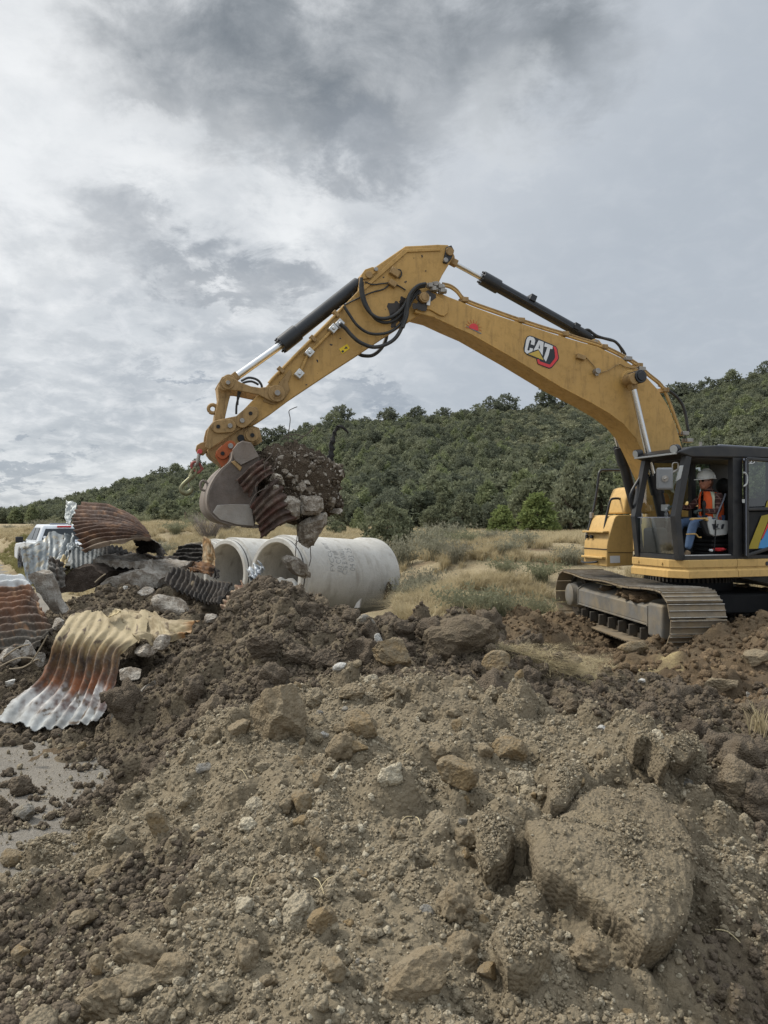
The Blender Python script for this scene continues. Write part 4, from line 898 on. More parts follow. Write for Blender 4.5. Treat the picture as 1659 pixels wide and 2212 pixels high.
g = MB(); q = onb(K1(344, 1140), .2); g.cyl(q - XL * .03, q, .045, n=18); g.build('pin_hole', M_dark, CP)
g = MB(); q = onb(K1(125, 1200), .05); g.prism([onb(K1(*p), .05) for p in [(98, 1205), (104, 1178), (125, 1165), (155, 1158), (160, 1215), (140, 1235), (112, 1228)]], XL * -.08); g.build('hook_lug', M_yel2, CP, 30, .01)

# ---- bucket
bk_back = [(300, 1210), (288, 1262), (235, 1310), (192, 1368), (166, 1430), (158, 1490), (175, 1548), (226, 1594), (310, 1618), (418, 1624)]
bn_, bf_ = .60, -.60
n0 = [onb(K1(*p), bn_) for p in bk_back]; n0 = crv(n0, 3)
g = MB(); m_ = len(n0); inn = []
cen = onb(K1(380, 1430), bn_)
for p in n0: inn.append(p + (cen - p).normalized() * .03)
vs = n0 + inn + [p + XL * (bf_ - bn_) for p in n0] + [p + XL * (bf_ - bn_) for p in inn]; fs = []
for i in range(m_ - 1):
    fs += [(i, i + 1, i + 1 + 2 * m_, i + 2 * m_), (i + m_, i + 3 * m_, i + 1 + 3 * m_, i + 1 + m_), (i, i + m_, i + 1 + m_, i + 1), (i + 2 * m_, i + 1 + 2 * m_, i + 1 + 3 * m_, i + 3 * m_)]
fs += [(0, 2 * m_, 3 * m_, m_), (m_ - 1, 2 * m_ - 1, 4 * m_ - 1, 3 * m_ - 1)]
g.add(vs, fs); BK = g.build('bucket', M_bucket, EX, 45)
sidep = [(300, 1200), (325, 1168), (352, 1154), (400, 1165), (445, 1240), (446, 1300), (430, 1450), (420, 1622), (310, 1610), (226, 1586), (180, 1544), (166, 1490), (174, 1432), (200, 1372), (242, 1318), (292, 1268)]
for bq in (.605, -.575):
    g = MB(); g.prism([onb(K1(*p), .605) + XL * (bq - .605) for p in sidep], XL * -.03); SP = g.build('bucket_side', M_bside, BK, 30, .006)
g = MB(); g.prism([onb(K1(*p), .63) for p in [(215, 1505), (300, 1500), (400, 1502), (418, 1620), (320, 1612), (230, 1585), (190, 1545)]], XL * -.025); g.build('wear_plate', M_wear, BK, 30, .006)
g = MB(); g.prism([onb(K1(*p), .635) for p in [(298, 1205), (325, 1170), (352, 1158), (400, 1166), (442, 1240), (345, 1288), (310, 1262)]], XL * -.03); g.build('ear_plate', M_bucket, BK, 30, .006)
g = MB(); g.prism([onb(K1(*p), .625) for p in [(290, 1270), (310, 1262), (350, 1300), (340, 1320)]], XL * -.02); g.build('side_rib', M_yel2, BK, 30, .005)
for i in range(5):
    b_ = -.55 + i * .275; q = onb(K1(418, 1620), .6) + XL * (b_ - .6); g = MB(); dd_ = (onb(K1(418, 1624), .6) - onb(K1(310, 1618), .6)).normalized()
    g.hexa([q + XL * s * .06 + ZU * h - dd_ * .02 for h in (-.03, .03) for s in (-1, 1)][:2] + [q + XL * s * .03 + dd_ * .16 + ZU * -.01 for s in (1, -1)] + [q + XL * s * .06 + ZU * .03 - dd_ * .02 for s in (-1, 1)] + [q + XL * s * .03 + dd_ * .16 + ZU * .01 for s in (1, -1)])
    g.build('tooth', M_bucket, BK, 30, .006)
g = MB(); g.tube([onb(K1(*p), .05) for p in [(160, 1385), (140, 1372), (126, 1382), (122, 1405), (132, 1422), (152, 1425), (162, 1405), (160, 1385)]], .016, 8, 2); g.build('lifting_loop', M_bucket, BK, 50)

# ---- upper structure
A0 = loc(onb(K3(1030, 900), 1.37))[0]; print('cab front a', A0, loc(onb(K3(1030, 900), 1.37)), loc(onb(K3(1075, 175), 1.37)), loc(onb(K3(1640, 160), 1.37)), loc(onb(K3(1435, 500), 1.37)), loc(onb(K3(525, 950), -.5)))
def skirt(path, prof, name, mat, parent, closed=False):
    """sweeps an outward profile (z, out) along a plan path of (a, b, outward normal)"""
    g = MB(); n = len(prof); vs = [L(a + na * o, b + nb * o, z) for a, b, na, nb in path for z, o in prof]
    fs = [(i * n + j, i * n + j + 1, (i + 1) * n + j + 1, (i + 1) * n + j) for i in range(len(path) - 1) for j in range(n - 1)]
    g.add(vs, fs); o = g.build(name, mat, parent, 0); s = o.modifiers.new('thick', 'SOLIDIFY'); s.thickness = .02; s.offset = -1; return o
HZ0 = 1.0
prof = [(HZ0, -.06), (HZ0, .014), (HZ0 + .006, .022), (HZ0 + .098, .022), (HZ0 + .126, -.016), (HZ0 + .150, -.016), (HZ0 + .154, .004), (HZ0 + .25, .004), (HZ0 + .256, -.002), (HZ0 + .262, -.1)]
AF = A0 + .03; BS = 1.42
deck = MB(); deck.hexa([L(a, b, z) for z in (1.01, 1.25) for a, b in ((-2.6, -1.3), (.1, -1.3), (.1, 1.38), (-2.6, 1.38))]); deck.hexa([L(a, b, z) for z in (1.01, 1.25) for a, b in ((.1, .36), (AF - .12, .36), (AF - .16, 1.3), (.1, 1.38))]); deck.hexa([L(a, b, z) for z in (1.01, 1.25) for a, b in ((.1, -.45), (.75, -.45), (.75, .36), (.1, .36))]); HOUSE = deck.build('house_deck', M_dark, EX, 30, .01)
skirt([(AF, .34, 1, 0), (AF, BS - .22, 1, 0)], prof, 'front_skirt', M_yel3, HOUSE)
skirt([(AF, BS - .22, 1, 0.0), (AF - .15, BS, .25, .97)], prof, 'corner_skirt', M_yel3, HOUSE)
skirt([(AF - .15, BS, .1, 1), (AF - 1.0, BS, 0, 1)], prof, 'side_skirt', M_yel3, HOUSE)
skirt([(AF - 1.008, BS, 0, 1), (-2.3, BS, 0, 1)], prof, 'side_skirt', M_yel3, HOUSE)
for bb_ in (.5, 1.05):
    for zz in (HZ0 + .05, HZ0 + .2):
        g = MB(); g.cyl(L(AF + .008, bb_, zz), L(AF + .02, bb_, zz), .018, n=14); g.build('skirt_bolt', M_yel3, HOUSE, 40)
g = MB(); g.cyl(L(-.2, BS + .005, HZ0 + .19), L(-.2, BS + .014, HZ0 + .19), .03, n=16); g.build('lock', M_blk, HOUSE, 40)
# engine bay, counterweight, tanks (mostly beyond the picture)
def lbox(name, a0, a1, b0, b1, z0, z1, mat, parent, bev=.02):
    g = MB(); g.hexa([L(a, b, z) for z in (z0, z1) for a, b in ((a0, b0), (a1, b0), (a1, b1), (a0, b1))]); return g.build(name, mat, parent, 30, bev, 3)
lbox('engine_hood', -2.35, -.55, -1.40, 1.38, 1.26, 2.15, M_yel3, HOUSE, .05)
g = MB(); n = 14
for z0_, z1_ in ((1.0, 2.2),):
    ring = [(-2.0, 1.42)] + [(-2.0 - .95 * math.sin(math.pi * i / n) ** .6, 1.42 * math.cos(math.pi * i / n)) for i in range(1, n)] + [(-2.0, -1.42)]
    g.prism([L(a - .3, b, z0_) for a, b in ring], ZU * (z1_ - z0_))
g.build('counterweight', M_blk, HOUSE, 40, .04, 3)
lbox('fuel_tank', -.5, .15, -1.40, -.45, 1.26, 2.05, M_yel3, HOUSE, .05)
# swing ring
g = MB(); g.cyl(L(0, 0, .72), L(0, 0, 1.0), .66, n=48); g.build('swing_bearing', M_dark, EX, 40)
g = MB()
for i in range(64):
    th = i * 2 * math.pi / 64; d = XF * math.cos(th) + XL * math.sin(th); g.bar(L(0, 0, .90) + d * .64, L(0, 0, .90) + d * .70, .035, .10)
g.build('swing_gear', M_trackdark, EX, 30)

# ---- right-hand tool box with handrails
BX = -.50; tb = [onb(KA(*p), BX) for p in [(580, 1580), (580, 1300), (590, 1180), (640, 1000), (700, 800), (730, 755), (775, 738), (1010, 740), (1010, 1560)]]
g = MB(); g.prism(tb, XL * -.68); TB = g.build('toolbox', M_yel3, EX, 30, .012)
af, _, zb = loc(tb[0]); 
g = MB()
for z_ in (1300, 1360):
    p = onb(KA(580, z_), BX); q = onb(KA(1010, z_), BX)
p0 = onb(KA(600, 1352), BX + .004); p1 = onb(KA(1000, 1352), BX + .004); g.bar(p0, p1, .006, .008); g.build('panel_seam', M_dark, TB)
g = MB(); zsm = loc(onb(KA(580, 1300), BX))[2]; g.bar(L(af + .003, BX, zsm), L(af + .003, BX - .68, zsm), .01, .014); g.build('panel_seam', M_dark, TB)
decal('data_plate', KA, [(630, 1405), (792, 1402), (795, 1518), (635, 1522)], BX + .006, M_whitest, TB)
for z_, h_, d_ in ((zb + .06, .035, .12), (loc(onb(KA(600, 1100), BX))[2], .03, .10)):
    aa = af + (.0 if h_ > .032 else -.01); g = MB(); g.hexa([L(a, b, z) for z in (z_ + .1 - h_, z_ + .1) for a, b in ((aa - .06, BX - .68), (aa + d_ * .6, BX - .66), (aa + d_ * .6, BX - .04), (aa - .06, BX - .04))]); g.build('step', M_yel3, TB, 30, .008)
for b_ in (BX - .60, BX - .46):
    for zz, off in ((zsm + .2, .004), (loc(onb(KA(690, 830), BX))[2] - .02, -.18)):
        g = MB(); g.cyl(L(af + off - .03, b_, zz), L(af + off + .005, b_, zz), .03, n=14); g.build('round_hole', M_dark, TB)
g = MB(); g.tube([L(af + .03, BX - .7, zb + .05), L(af + .08, BX - .55, zb + .04), L(af + .06, BX - .35, zb + .05), L(af + .02, BX - .25, zb + .07)], .018, 8); g.build('grab_strap', M_rub, TB)
bq = BX - .66
g = MB(); g.tube([onb(KA(*p), bq) for p in [(285, 1405), (255, 1360), (248, 1200), (252, 1090), (300, 900), (345, 720), (380, 560), (415, 350), (440, 150), (452, 60), (480, 15), (530, 5), (800, 5), (1100, 8), (1150, 40), (1160, 400)]], .022, 10, 3); g.build('handrail', M_blk, TB, 50)
for p in ((330, 745), (262, 1075)):
    g = MB(); q = onb(KA(*p), bq); g.cyl(q - ZU * .05, q + ZU * .05, .036, n=14); g.build('rail_clamp', M_steel, TB, 40, .006)
bq = BX - .22
g = MB(); g.tube([onb(KA(*p), bq) for p in [(548, 1050), (540, 960), (560, 830), (600, 640), (630, 520), (655, 480), (700, 468), (770, 468), (805, 485), (822, 540), (828, 730)]], .020, 10, 3); g.build('handrail', M_blk, TB, 50)
g = MB(); q = onb(KA(545, 1050), bq); g.hexa([q + XF * x + XL * y + ZU * z for z in (-.07, .02) for x, y in ((-.04, -.05), (.04, -.05), (.04, .05), (-.04, .05))]); g.build('rail_foot', M_yel3, TB, 30, .006)
# yellow housing behind the cab, seen through and past its frame
g = MB(); g.prism([onb(KA(*p), -.55) for p in [(868, 720), (885, 500), (905, 440), (960, 300), (1040, 275), (1250, 268), (1290, 290), (1300, 720)]], XL * -.5); g.build('pump_housing', M_yel3, HOUSE, 30, .03)

# ---- cab
CB0, CB1 = .36, 1.37
af_b, _, zf_b = loc(onb(K3(1035, 900), CB1)); af_t, _, zf_t = loc(onb(K3(1075, 175), CB1)); ar, _, zr = loc(onb(K3(1640, 130), CB1))
ar = min(ar, -.45); ZB = HZ0 + .262; ZR = 2.90
print('cab', af_b, af_t, ar, zf_t, zr, loc(onb(K3(1435, 500), CB1)))
CABO = MB()
def pil(a0, z0, a1, z1, b, wa, wb): CABO.hexa([L(a + da, b + db, z) for a, z in ((a0, z0), (a1, z1)) for da, db in ((-wa / 2, -wb / 2), (wa / 2, -wb / 2), (wa / 2, wb / 2), (-wa / 2, wb / 2))])
ZT = 2.74
mid_a = af_b + .02
for b in (CB1 - .05, CB0 + .05):
    pil(af_b - .04, ZB, af_b + .03, ZB + .62, b, .10, .10); pil(af_b + .03, ZB + .62, af_t - .06, ZT, b, .10, .10)
aB = loc(onb(K3(1445, 500), CB1))[0]; print('B pillar a', aB)
pil(aB, ZB, aB, ZT, CB1 - .05, .17, .10); pil(ar + .06, ZB, ar + .06, ZT, CB1 - .05, .12, .10); pil(ar + .06, ZB, ar + .06, ZT, CB0 + .05, .12, .10); pil(aB, ZB, aB, ZT, CB0 + .05, .08, .08)
CABO.hexa([L(a, b, z) for z in (ZB, ZB + .07) for a, b in ((af_b - .09, CB0), (af_b + .0, CB0), (af_b + .0, CB1), (af_b - .09, CB1))])
CABO.hexa([L(a, b, z) for z in (ZB, ZB + .05) for a, b in ((ar, CB1 - .1), (af_b - .09, CB1 - .1), (af_b - .09, CB1), (ar, CB1))])
CAB = CABO.build('cab', M_blk, EX, 30, .015, 2)
g = MB(); top = [(ar, ZT), (ar - .02, ZT + .06), (ar + .05, ZR - .03), (ar + .15, ZR), (af_t - .55, ZR + .01), (af_t - .12, ZR - .02), (af_t + .10, ZT + .075), (af_t + .14, ZT + .04), (af_t - .02, ZT - .0), (af_t - .1, ZT - .02)]
g.prism([L(a, CB1 + .01, z) for a, z in top], XL * (CB0 - CB1 - .02)); g.build('roof', M_blk, CAB, 30, .03, 3)
g = MB(); g.bar(L(ar + .1, CB1 - .03, ZR - .01), L(af_t - .6, CB1 - .03, ZR + .01), .05, .03); g.build('roof_rail', M_greyst, CAB, 30, .01)
g = MB(); g.bar(L(af_t + .13, CB1 - .03, ZT + .035), L(af_t + .13, CB0 + .03, ZT + .035), .03, .025); g.build('visor_edge', M_lgrey, CAB, 30, .005)
for b_ in (CB1 - .1, CB0 + .06):
    q = L(af_t + .08, b_, ZT + .11); d = (XF * .9 + XL * (.35 if b_ > .8 else 0) - ZU * .2).normalized(); g = MB(); g.cyl(q - d * .05, q + d * .06, .055, .068, 20); o = g.build('work_light', M_blk, CAB, 40, .006)
    g = MB(); g.cyl(q + d * .06, q + d * .067, .058, n=20); g.build('light_lens', M_lgrey, o, 40)
g = MB(); q = L(af_t - .35, CB1 - .1, ZR + .03); g.cyl(q - ZU * .03, q + ZU * .03, .02, n=10); g.build('roof_stud', M_steel, CAB, 40)
# interior
lbox('cab_floor', ar + .05, af_b - .09, CB0 + .03, CB1 - .1, ZB - .01, ZB + .02, M_floor, CAB, 0)
lbox('door_sill', aB + .09, af_b - .1, CB1 - .1, CB1 - .03, ZB + .052, ZB + .066, M_silver, CAB, .004)
lbox('rear_panel', ar + .02, ar + .07, CB0 + .1, CB1 - .1, ZB + .03, ZB + .9, M_int, CAB, .01)
lbox('right_panel', ar + .1, aB, CB0 + .02, CB0 + .06, ZB + .03, ZB + .78, M_int, CAB, .01)
lbox('headliner', ar + .05, af_t - .15, CB0 + .06, CB1 - .08, ZT - .03, ZT - .005, M_int, CAB, 0)
aW = loc(onb((2790 / 1.82278, 1852 / 1.82278), CB0 + .1))[0]
lbox('rear_wall', ar + .0, aW, CB0 + .10, CB0 + .13, ZB + .8, ZT - .02, M_int, CAB, .01)
def pane(name, pts, mat, parent): g = MB(); g.add(pts, [(0, 1, 2, 3)]); return g.build(name, mat, parent, 0, raw=True)
pane('lower_front_window', [L(af_b - .0, CB0 + .1, ZB + .08), L(af_b - .0, CB1 - .1, ZB + .08), L(af_b + .03, CB1 - .1, ZB + .60), L(af_b + .03, CB0 + .1, ZB + .60)], M_glass3, CAB)
g = MB(); g.bar(L(af_b + .028, CB0 + .08, ZB + .605), L(af_b + .028, CB1 - .08, ZB + .605), .012, .012); g.build('window_edge', M_greyst, CAB)
pane('right_window', [L(aB + .04, CB0 + .02, ZB + .35), L(af_b - .03, CB0 + .02, ZB + .12), L(af_t - .1, CB0 + .02, ZT - .02), L(aB + .04, CB0 + .02, ZT - .02)], M_glass, CAB)
pane('rear_side_window', [L(ar + .1, CB0 + .02, ZB + .8), L(aB, CB0 + .02, ZB + .8), L(aB, CB0 + .02, ZT - .02), L(ar + .1, CB0 + .02, ZT - .02)], M_glass2, CAB)
# wiper strut and grab bar beside the far pillar
g = MB(); g.tube([L(af_b + .05, CB0 + .0, ZB + .75), L(af_b + .10, CB0 + .02, ZB + .95), L(af_t + .02, CB0 + .02, ZT - .25)], .022, 8); g.build('wiper_arm', M_blk, CAB)
# open door folded back against the cab side
DB = CB1 + .055; d0, d1 = aB - .10, aB - 1.02
g = MB()
def dbar(a0, z0, a1, z1, w): g.bar(L(a0, DB, z0), L(a1, DB, z1), .05, w, up=XL)
dbar(d0, ZB + .02, d0, ZT - .02, .07); dbar(d1, ZB + .3, d1, ZT - .05, .07); dbar(d0, ZT - .02, d1, ZT - .05, .06); dbar(d0, ZB + .05, d1, ZB + .28, .07); dbar(d0, ZB + .72, d1, ZB + .74, .08)
DOOR = g.build('door', M_blk, CAB, 30, .012)
pane('upper_glass', [L(d0 - .03, DB, ZB + .76), L(d1 + .03, DB, ZB + .78), L(d1 + .03, DB, ZT - .07), L(d0 - .03, DB, ZT - .05)], M_glass2, DOOR)
pane('lower_glass', [L(d0 - .03, DB - .01, ZB + .10), L(d1 + .03, DB - .01, ZB + .33), L(d1 + .03, DB - .01, ZB + .70), L(d0 - .03, DB - .01, ZB + .68)], M_dark, DOOR)
g = MB(); g.bar(L(d0 + .03, DB + .03, ZB + .05), L(d0 + .03, DB + .03, ZT - .05), .008, .015, up=XL); g.build('door_seal', M_greyst, DOOR)
g = MB(); g.tube([onb(KD(*p), DB + .03) for p in [(190, 475), (220, 490), (240, 530), (246, 580), (238, 640), (215, 675), (190, 690)]], .014, 8); g.build('door_handle', M_lgrey, DOOR, 50)
for pts, mt in (([(262, 1665), (470, 1150), (580, 1125), (580, 1200), (470, 1480), (420, 1660)], M_olive), ([(470, 1500), (580, 1240), (580, 1300), (480, 1510)], M_redst), ([(415, 1655), (440, 1560), (490, 1500), (580, 1320), (580, 1655)], M_bluest), ([(530, 1025), (555, 930), (580, 900), (580, 1025)], M_olive)):
    decal('door_sticker', KD, pts, DB + .012, mt, DOOR)
# unit number written on the glass, seen from its back
for pts in ([(228, 262), (242, 275), (240, 300), (230, 315)], [(300, 262), (282, 268), (292, 282), (310, 292), (305, 315), (282, 318)], [(232, 332), (290, 336), (340, 328), (362, 308)]):
    g = MB(); g.tube([onb(KD(*p), DB + .012) for p in pts], .006, 6); g.build('chalk_number', M_whitest, DOOR)
decal('latch_label', KD, [(168, 892), (208, 892), (208, 950), (168, 945)], DB + .028, M_lgrey, DOOR); decal('corner_label', KD, [(180, 250), (210, 255), (212, 290), (182, 285)], DB + .028, M_greyst, DOOR)
# mirror
M_mirror = simple('mirror_back_grey', srgb(128, 130, 132), .5, 0, .08)
mq = onb(K3(928, 332), CB1 + .05); d = (XF * .5 + XL * .85).normalized(); sx_ = d.cross(ZU).normalized()
g = MB(); g.hexa([mq + sx_ * x + ZU * z + d * y for z in (-.155, .155) for x, y in ((-.11, -.03), (.11, -.03), (.11, .03), (-.11, .03))]); MI = g.build('mirror', M_mirror, CAB, 30, .03, 3)
g = MB(); g.tube([mq + d * .03, mq + d * .06, onb(K3(980, 290), CB1 + .03), onb(K3(1030, 260), CB1)], .014, 8); g.cyl(mq + d * .03, mq + d * .05, .045, n=16); g.build('mirror_arm', M_steel, MI, 40)
g = MB(); g.tube([onb(K3(*p), CB1 + .02) for p in [(985, 275), (985, 225), (1020, 222), (1022, 260)]], .008, 6); g.build('mirror_bracket', M_steel, MI, 40)
g = MB(); g.hexa([onb(K3(*p), CB1 + .02) + XL * o_ for o_ in (-.02, .01) for p in [(1012, 350), (1035, 240), (1060, 238), (1040, 330)]]); g.build('pillar_trim', M_lgrey, CAB, 30, .006)
# seat
SB = .86; sa = loc(onb(K6(1000, 860), SB)); print('seat', sa)
za = sa[2]; a_s = sa[0]
SEAT = lbox('seat', a_s - .36, a_s + .22, SB - .24, SB + .24, za - .16, za - .02, M_dark, CAB, .05)
g = MB(); g.hexa([L(a, b, z) for a, z in ((a_s - .30, za - .05), (a_s - .42, za + .55)) for a2, b in ((-.06, SB - .22), (.06, SB - .22), (.06, SB + .22), (-.06, SB + .22)) for a in (a + a2,)]); g.build('backrest', M_dark, SEAT, 30, .04, 3)
hq = onb(K6(1150, 470), SB); g = MB(); g.sphere(hq, (.07, .15, .12), M=Matrix.Rotation(math.pi + PHI, 3, 'Z')); g.build('headrest', M_dark, SEAT, 60)
for i in range(4):
    lbox('suspension_bellows', a_s - .34 + .01 * i, a_s + .16 - .01 * i, SB - .20, SB + .20, ZB + .03 + .065 * i, ZB + .085 + .065 * i, M_dark, SEAT, .02)
g = MB(); g.prism([onb(K6(*p), SB + .32) for p in [(1030, 850), (1220, 870), (1222, 900), (1200, 1020), (1180, 1032), (1050, 1045), (1005, 1020), (975, 900), (985, 820), (1025, 820)]], XL * -.05); SBX = g.build('seat_console', M_lgrey, SEAT, 30, .012)
decal('console_plate', K6, [(1022, 905), (1165, 905), (1150, 960), (1040, 970)], SB + .325, M_blackst, SBX)
for pts in ([(1082, 912), (1064, 908), (1058, 958), (1078, 962), (1078, 952), (1068, 948), (1070, 920), (1082, 922)], [(1086, 962), (1100, 908), (1110, 908), (1116, 962), (1108, 962), (1104, 945), (1096, 945), (1094, 962)], [(1108, 908), (1136, 908), (1136, 918), (1127, 918), (1124, 962), (1116, 962), (1118, 918), (1108, 918)]):
    decal('console_letter', K6, pts, SB + .330, M_lgrey, SBX)
g = MB(); g.prism([onb(K6(*p), SB + .30) for p in [(900, 870), (950, 860), (1040, 1040), (1000, 1045), (960, 1020)]], XL * -.06); g.build('console_base', M_dark, SEAT, 30, .01)
g = MB(); g.prism([onb(K6(*p), SB + .33) for p in [(790, 850), (815, 835), (980, 832), (985, 870), (965, 872), (950, 850), (830, 855), (800, 866)]], XL * -.06); g.build('armrest_bar', M_stick_y if False else M_yel3, SEAT, 30, .008)
g = MB(); g.tube([onb(K6(*p), SB + .34) for p in [(1060, 860), (1065, 960), (1055, 1100), (1045, 1225)]], .008, 6); g.build('seat_belt', M_dark, SEAT)
g = MB(); g.tube([onb(K6(*p), SB + .30) for p in [(1175, 560), (1150, 640), (1110, 730), (1060, 860)]], .012, 6); g.build('seat_belt', M_greyst, SEAT)
g = MB(); g.tube([onb(K6(*p), SB + .22) for p in [(730, 1022), (800, 1018), (840, 1022), (870, 1055), (900, 1055)]], .01, 6); g.build('seat_lever', M_yel3, SEAT)
# right console, joystick, display
lbox('control_console', a_s + .05, a_s + .75, CB0 + .08, CB0 + .26, ZB + .03, za + .05, M_int, CAB, .03)
g = MB(); q = onb(K6(490, 720), .55); g.box((0, 0, 0), (.04, .16, .10), Matrix.Translation(q) @ Matrix.Rotation(PHI, 4, 'Z')); g.build('display', M_lgrey, CAB, 30, .008)
for b_ in (SB - .3, SB + .22):
    q = L(a_s + .30, b_, za + .20); g = MB(); g.cyl(q - ZU * .16, q, .018, .022, 10); g.sphere(q + ZU * .03, (.03, .03, .06)); g.build('joystick', M_dark, CAB, 50)
for b_ in (SB - .1, SB + .1):
    g = MB(); q = L(af_b - .22, b_, ZB + .03); g.tube([q, q + ZU * .35 - XF * .03, q + ZU * .62 - XF * .10], .014, 8); g.box((0, 0, 0), (.16, .09, .02), Matrix.Translation(q + ZU * .02) @ Matrix.Rotation(PHI, 4, 'Z')); g.build('travel_pedal', M_dark, CAB, 40)
lbox('dash_cover', af_b - .22, af_b - .05, CB0 + .1, CB0 + .5, ZB + .02, ZB + .45, M_int, CAB, .05)

# ---- tracks
TN = Vector((4.08, 10.42, 0)); TD_ = Vector((-.109, .994, 0)).normalized(); TR = Vector((TD_.y, -TD_.x, 0))
def TT(s, r, z): return TN + TD_ * s + TR * r + ZU * z
def make_track(off, zoff=0.02):
    r0 = .40; Ltr = 3.66; zc = r0 + zoff + .035
    path = []
    for i in range(24):
        path.append((i / 24 * Ltr, zc - r0, 0))
    for i in range(14): th = -math.pi / 2 + math.pi * i / 14; path.append((Ltr + r0 * math.cos(th), zc + r0 * math.sin(th), 0))
    for i in range(24):
        t = 1 - i / 24; path.append((t * Ltr, zc + r0 - .055 * math.sin(math.pi * t) ** 2 * (1 + .6 * math.sin(3 * math.pi * t)), 0))
    for i in range(14): th = math.pi / 2 + math.pi * i / 14; path.append((r0 * math.cos(th), zc + r0 * math.sin(th), 0))
    pts = np.array([(p[0], p[1]) for p in path] + [(path[0][0], path[0][1])]); seg = np.linalg.norm(np.diff(pts, axis=0), axis=1); cum = np.concatenate([[0], np.cumsum(seg)]); n = 49
    g = MB()
    base = [TT(s, off + r, z) for s, z in pts[:-1] for r in (-.12, .12)]; m = len(pts) - 1
    inner = []
    for i in range(m):
        a = pts[i]; t = pts[(i + 1) % m] - pts[i - 1]; t /= np.linalg.norm(t); nn = np.array((-t[1], t[0])); q = a + nn * .07
        inner += [TT(q[0], off + r, q[1]) for r in (-.12, .12)]
    fs = []
    for i in range(m):
        j = (i + 1) % m; fs += [(2 * i, 2 * j, 2 * j + 1, 2 * i + 1), (2 * m + 2 * i, 2 * m + 2 * i + 1, 2 * m + 2 * j + 1, 2 * m + 2 * j), (2 * i, 2 * m + 2 * i, 2 * m + 2 * j, 2 * j), (2 * i + 1, 2 * j + 1, 2 * m + 2 * j + 1, 2 * m + 2 * i + 1)]
    g.add(base + inner, fs); TK = g.build('track', M_trackdark, EX, 40)
    for k in range(n):
        d = cum[-1] * k / n; i = min(np.searchsorted(cum, d, 'right') - 1, m - 1); f = (d - cum[i]) / seg[i]; c = pts[i] * (1 - f) + pts[i + 1] * f
        t = pts[(i + 1)] - pts[i]; t /= np.linalg.norm(t); nn = np.array((t[1], -t[0])); hw = cum[-1] / n / 2 * .965
        sec = [(-hw, 0), (-hw, .016), (-hw + .012, .034), (-hw + .022, .016), (-.008, .016), (0, .034), (.012, .016), (hw - .02, .014), (hw - .008, .034), (hw, .012), (hw, 0)]
        ring = [c + t * x + nn * (y + .006) for x, y in sec]; w2 = .39 + .004 * math.sin(k * 2.7)
        g = MB(); g.prism([TT(q[0], off - w2, q[1]) for q in ring], TR * 2 * w2)
        g.cur = 1
        for gx_ in (-hw + .012, 0, hw - .008):
            q = c + t * gx_ + nn * .041; g.bar(TT(q[0], off - w2 * .99, q[1]), TT(q[0], off + w2 * .99, q[1]), .009, .006, up=(TD_ * nn[0] + ZU * nn[1]))
        g.build('track_shoe', [M_track, M_worn], TK, 25)
    # frame, rollers, idler, final drive
    g = MB(); e = -.30
    sec = [(-.20, .35), (-.20, .58), (-.10, .65), (.14, .70), (.14, .33)]
    g.prism([TT(.52, off + r - .06, z) for r, z in sec], TD_ * 2.72); FR = g.build('track_frame', M_frame, TK, 30, .012)
    g = MB()
    for s_ in (.50, 3.22): g.prism([TT(s_, off + r, z) for r, z in [(-.27, .31), (-.27, .60), (-.17, .68), (.05, .72), (.05, .29)]], TD_ * .035)
    g.prism([TT(.5, off - .27, .32), TT(.5, off - .2, .32), TT(3.25, off - .2, .32), TT(3.25, off - .27, .32)], ZU * .03)
    g.build('frame_flange', M_frame, FR, 30, .006)
    g = MB(); g.hexa([TT(s, off + r, z) for z in (.18, .66) for s, r in ((.06, -.27), (.50, -.27), (.50, .05), (.06, .05))]); g.build('idler_guard', M_frame, FR, 30, .04, 3)
    g = MB(); g.lathe(TT(0, off - .09, zc), TR, [(0, .05), (0, .33), (.05, .35), (.13, .35), (.18, .33), (.18, .05)], 32); g.build('idler', M_trackdark, TK, 40)
    g = MB(); g.lathe(TT(Ltr, off - .06, zc), TR, [(0, .05), (0, .34), (.12, .34), (.12, .05)], 32); g.build('sprocket', M_trackdark, TK, 40)
    g = MB(); g.lathe(TT(Ltr - .02, off - .30, zc), TR, [(0, .0), (0, .17), (.02, .20), (.10, .21), (.12, .23), (.30, .24)], 36); g.build('final_drive', M_frame, TK, 40)
    for k in range(8):
        g = MB(); s_ = .48 + k * .385; g.lathe(TT(s_, off - .17, zoff + .145), TR, [(0, .02), (0, .085), (.05, .085), (.06, .10), (.10, .10), (.11, .08), (.24, .08), (.25, .10), (.29, .10), (.30, .085), (.34, .085), (.34, .02)], 20); g.build('roller', M_trackdark, TK, 40)
    for k in range(7):
        g = MB(); s_ = .66 + k * .385; g.bar(TT(s_, off - .24, .10), TT(s_, off - .24, .27), .05, .12); g.build('roller_bolt', M_trackdark, TK, 30, .01)
    for s_ in (1.35, 2.45):
        g = MB(); g.lathe(TT(s_, off - .16, zc + r0 - .20), TR, [(0, .01), (0, .07), (.03, .08), (.05, .065), (.2, .065), (.22, .08), (.24, .08), (.24, .01)], 20); g.build('carrier_roller', M_frame, TK, 40)
    for s_, r in ((.95, .12), (1.25, .10), (.72, .08), (1.6, .07), (2.3, .06)):
        v, f = clod_shape(3, int(s_ * 50), .4, 0, (r * 1.8, r * 1.3, r * .8)); g = MB(); q = TT(s_, off - .13, .68); g.add([q + Vector(x) for x in v], [tuple(x) for x in f]); g.build('caked_mud', M_brownclod, TK, 60)
make_track(0.0); make_track(2.38)
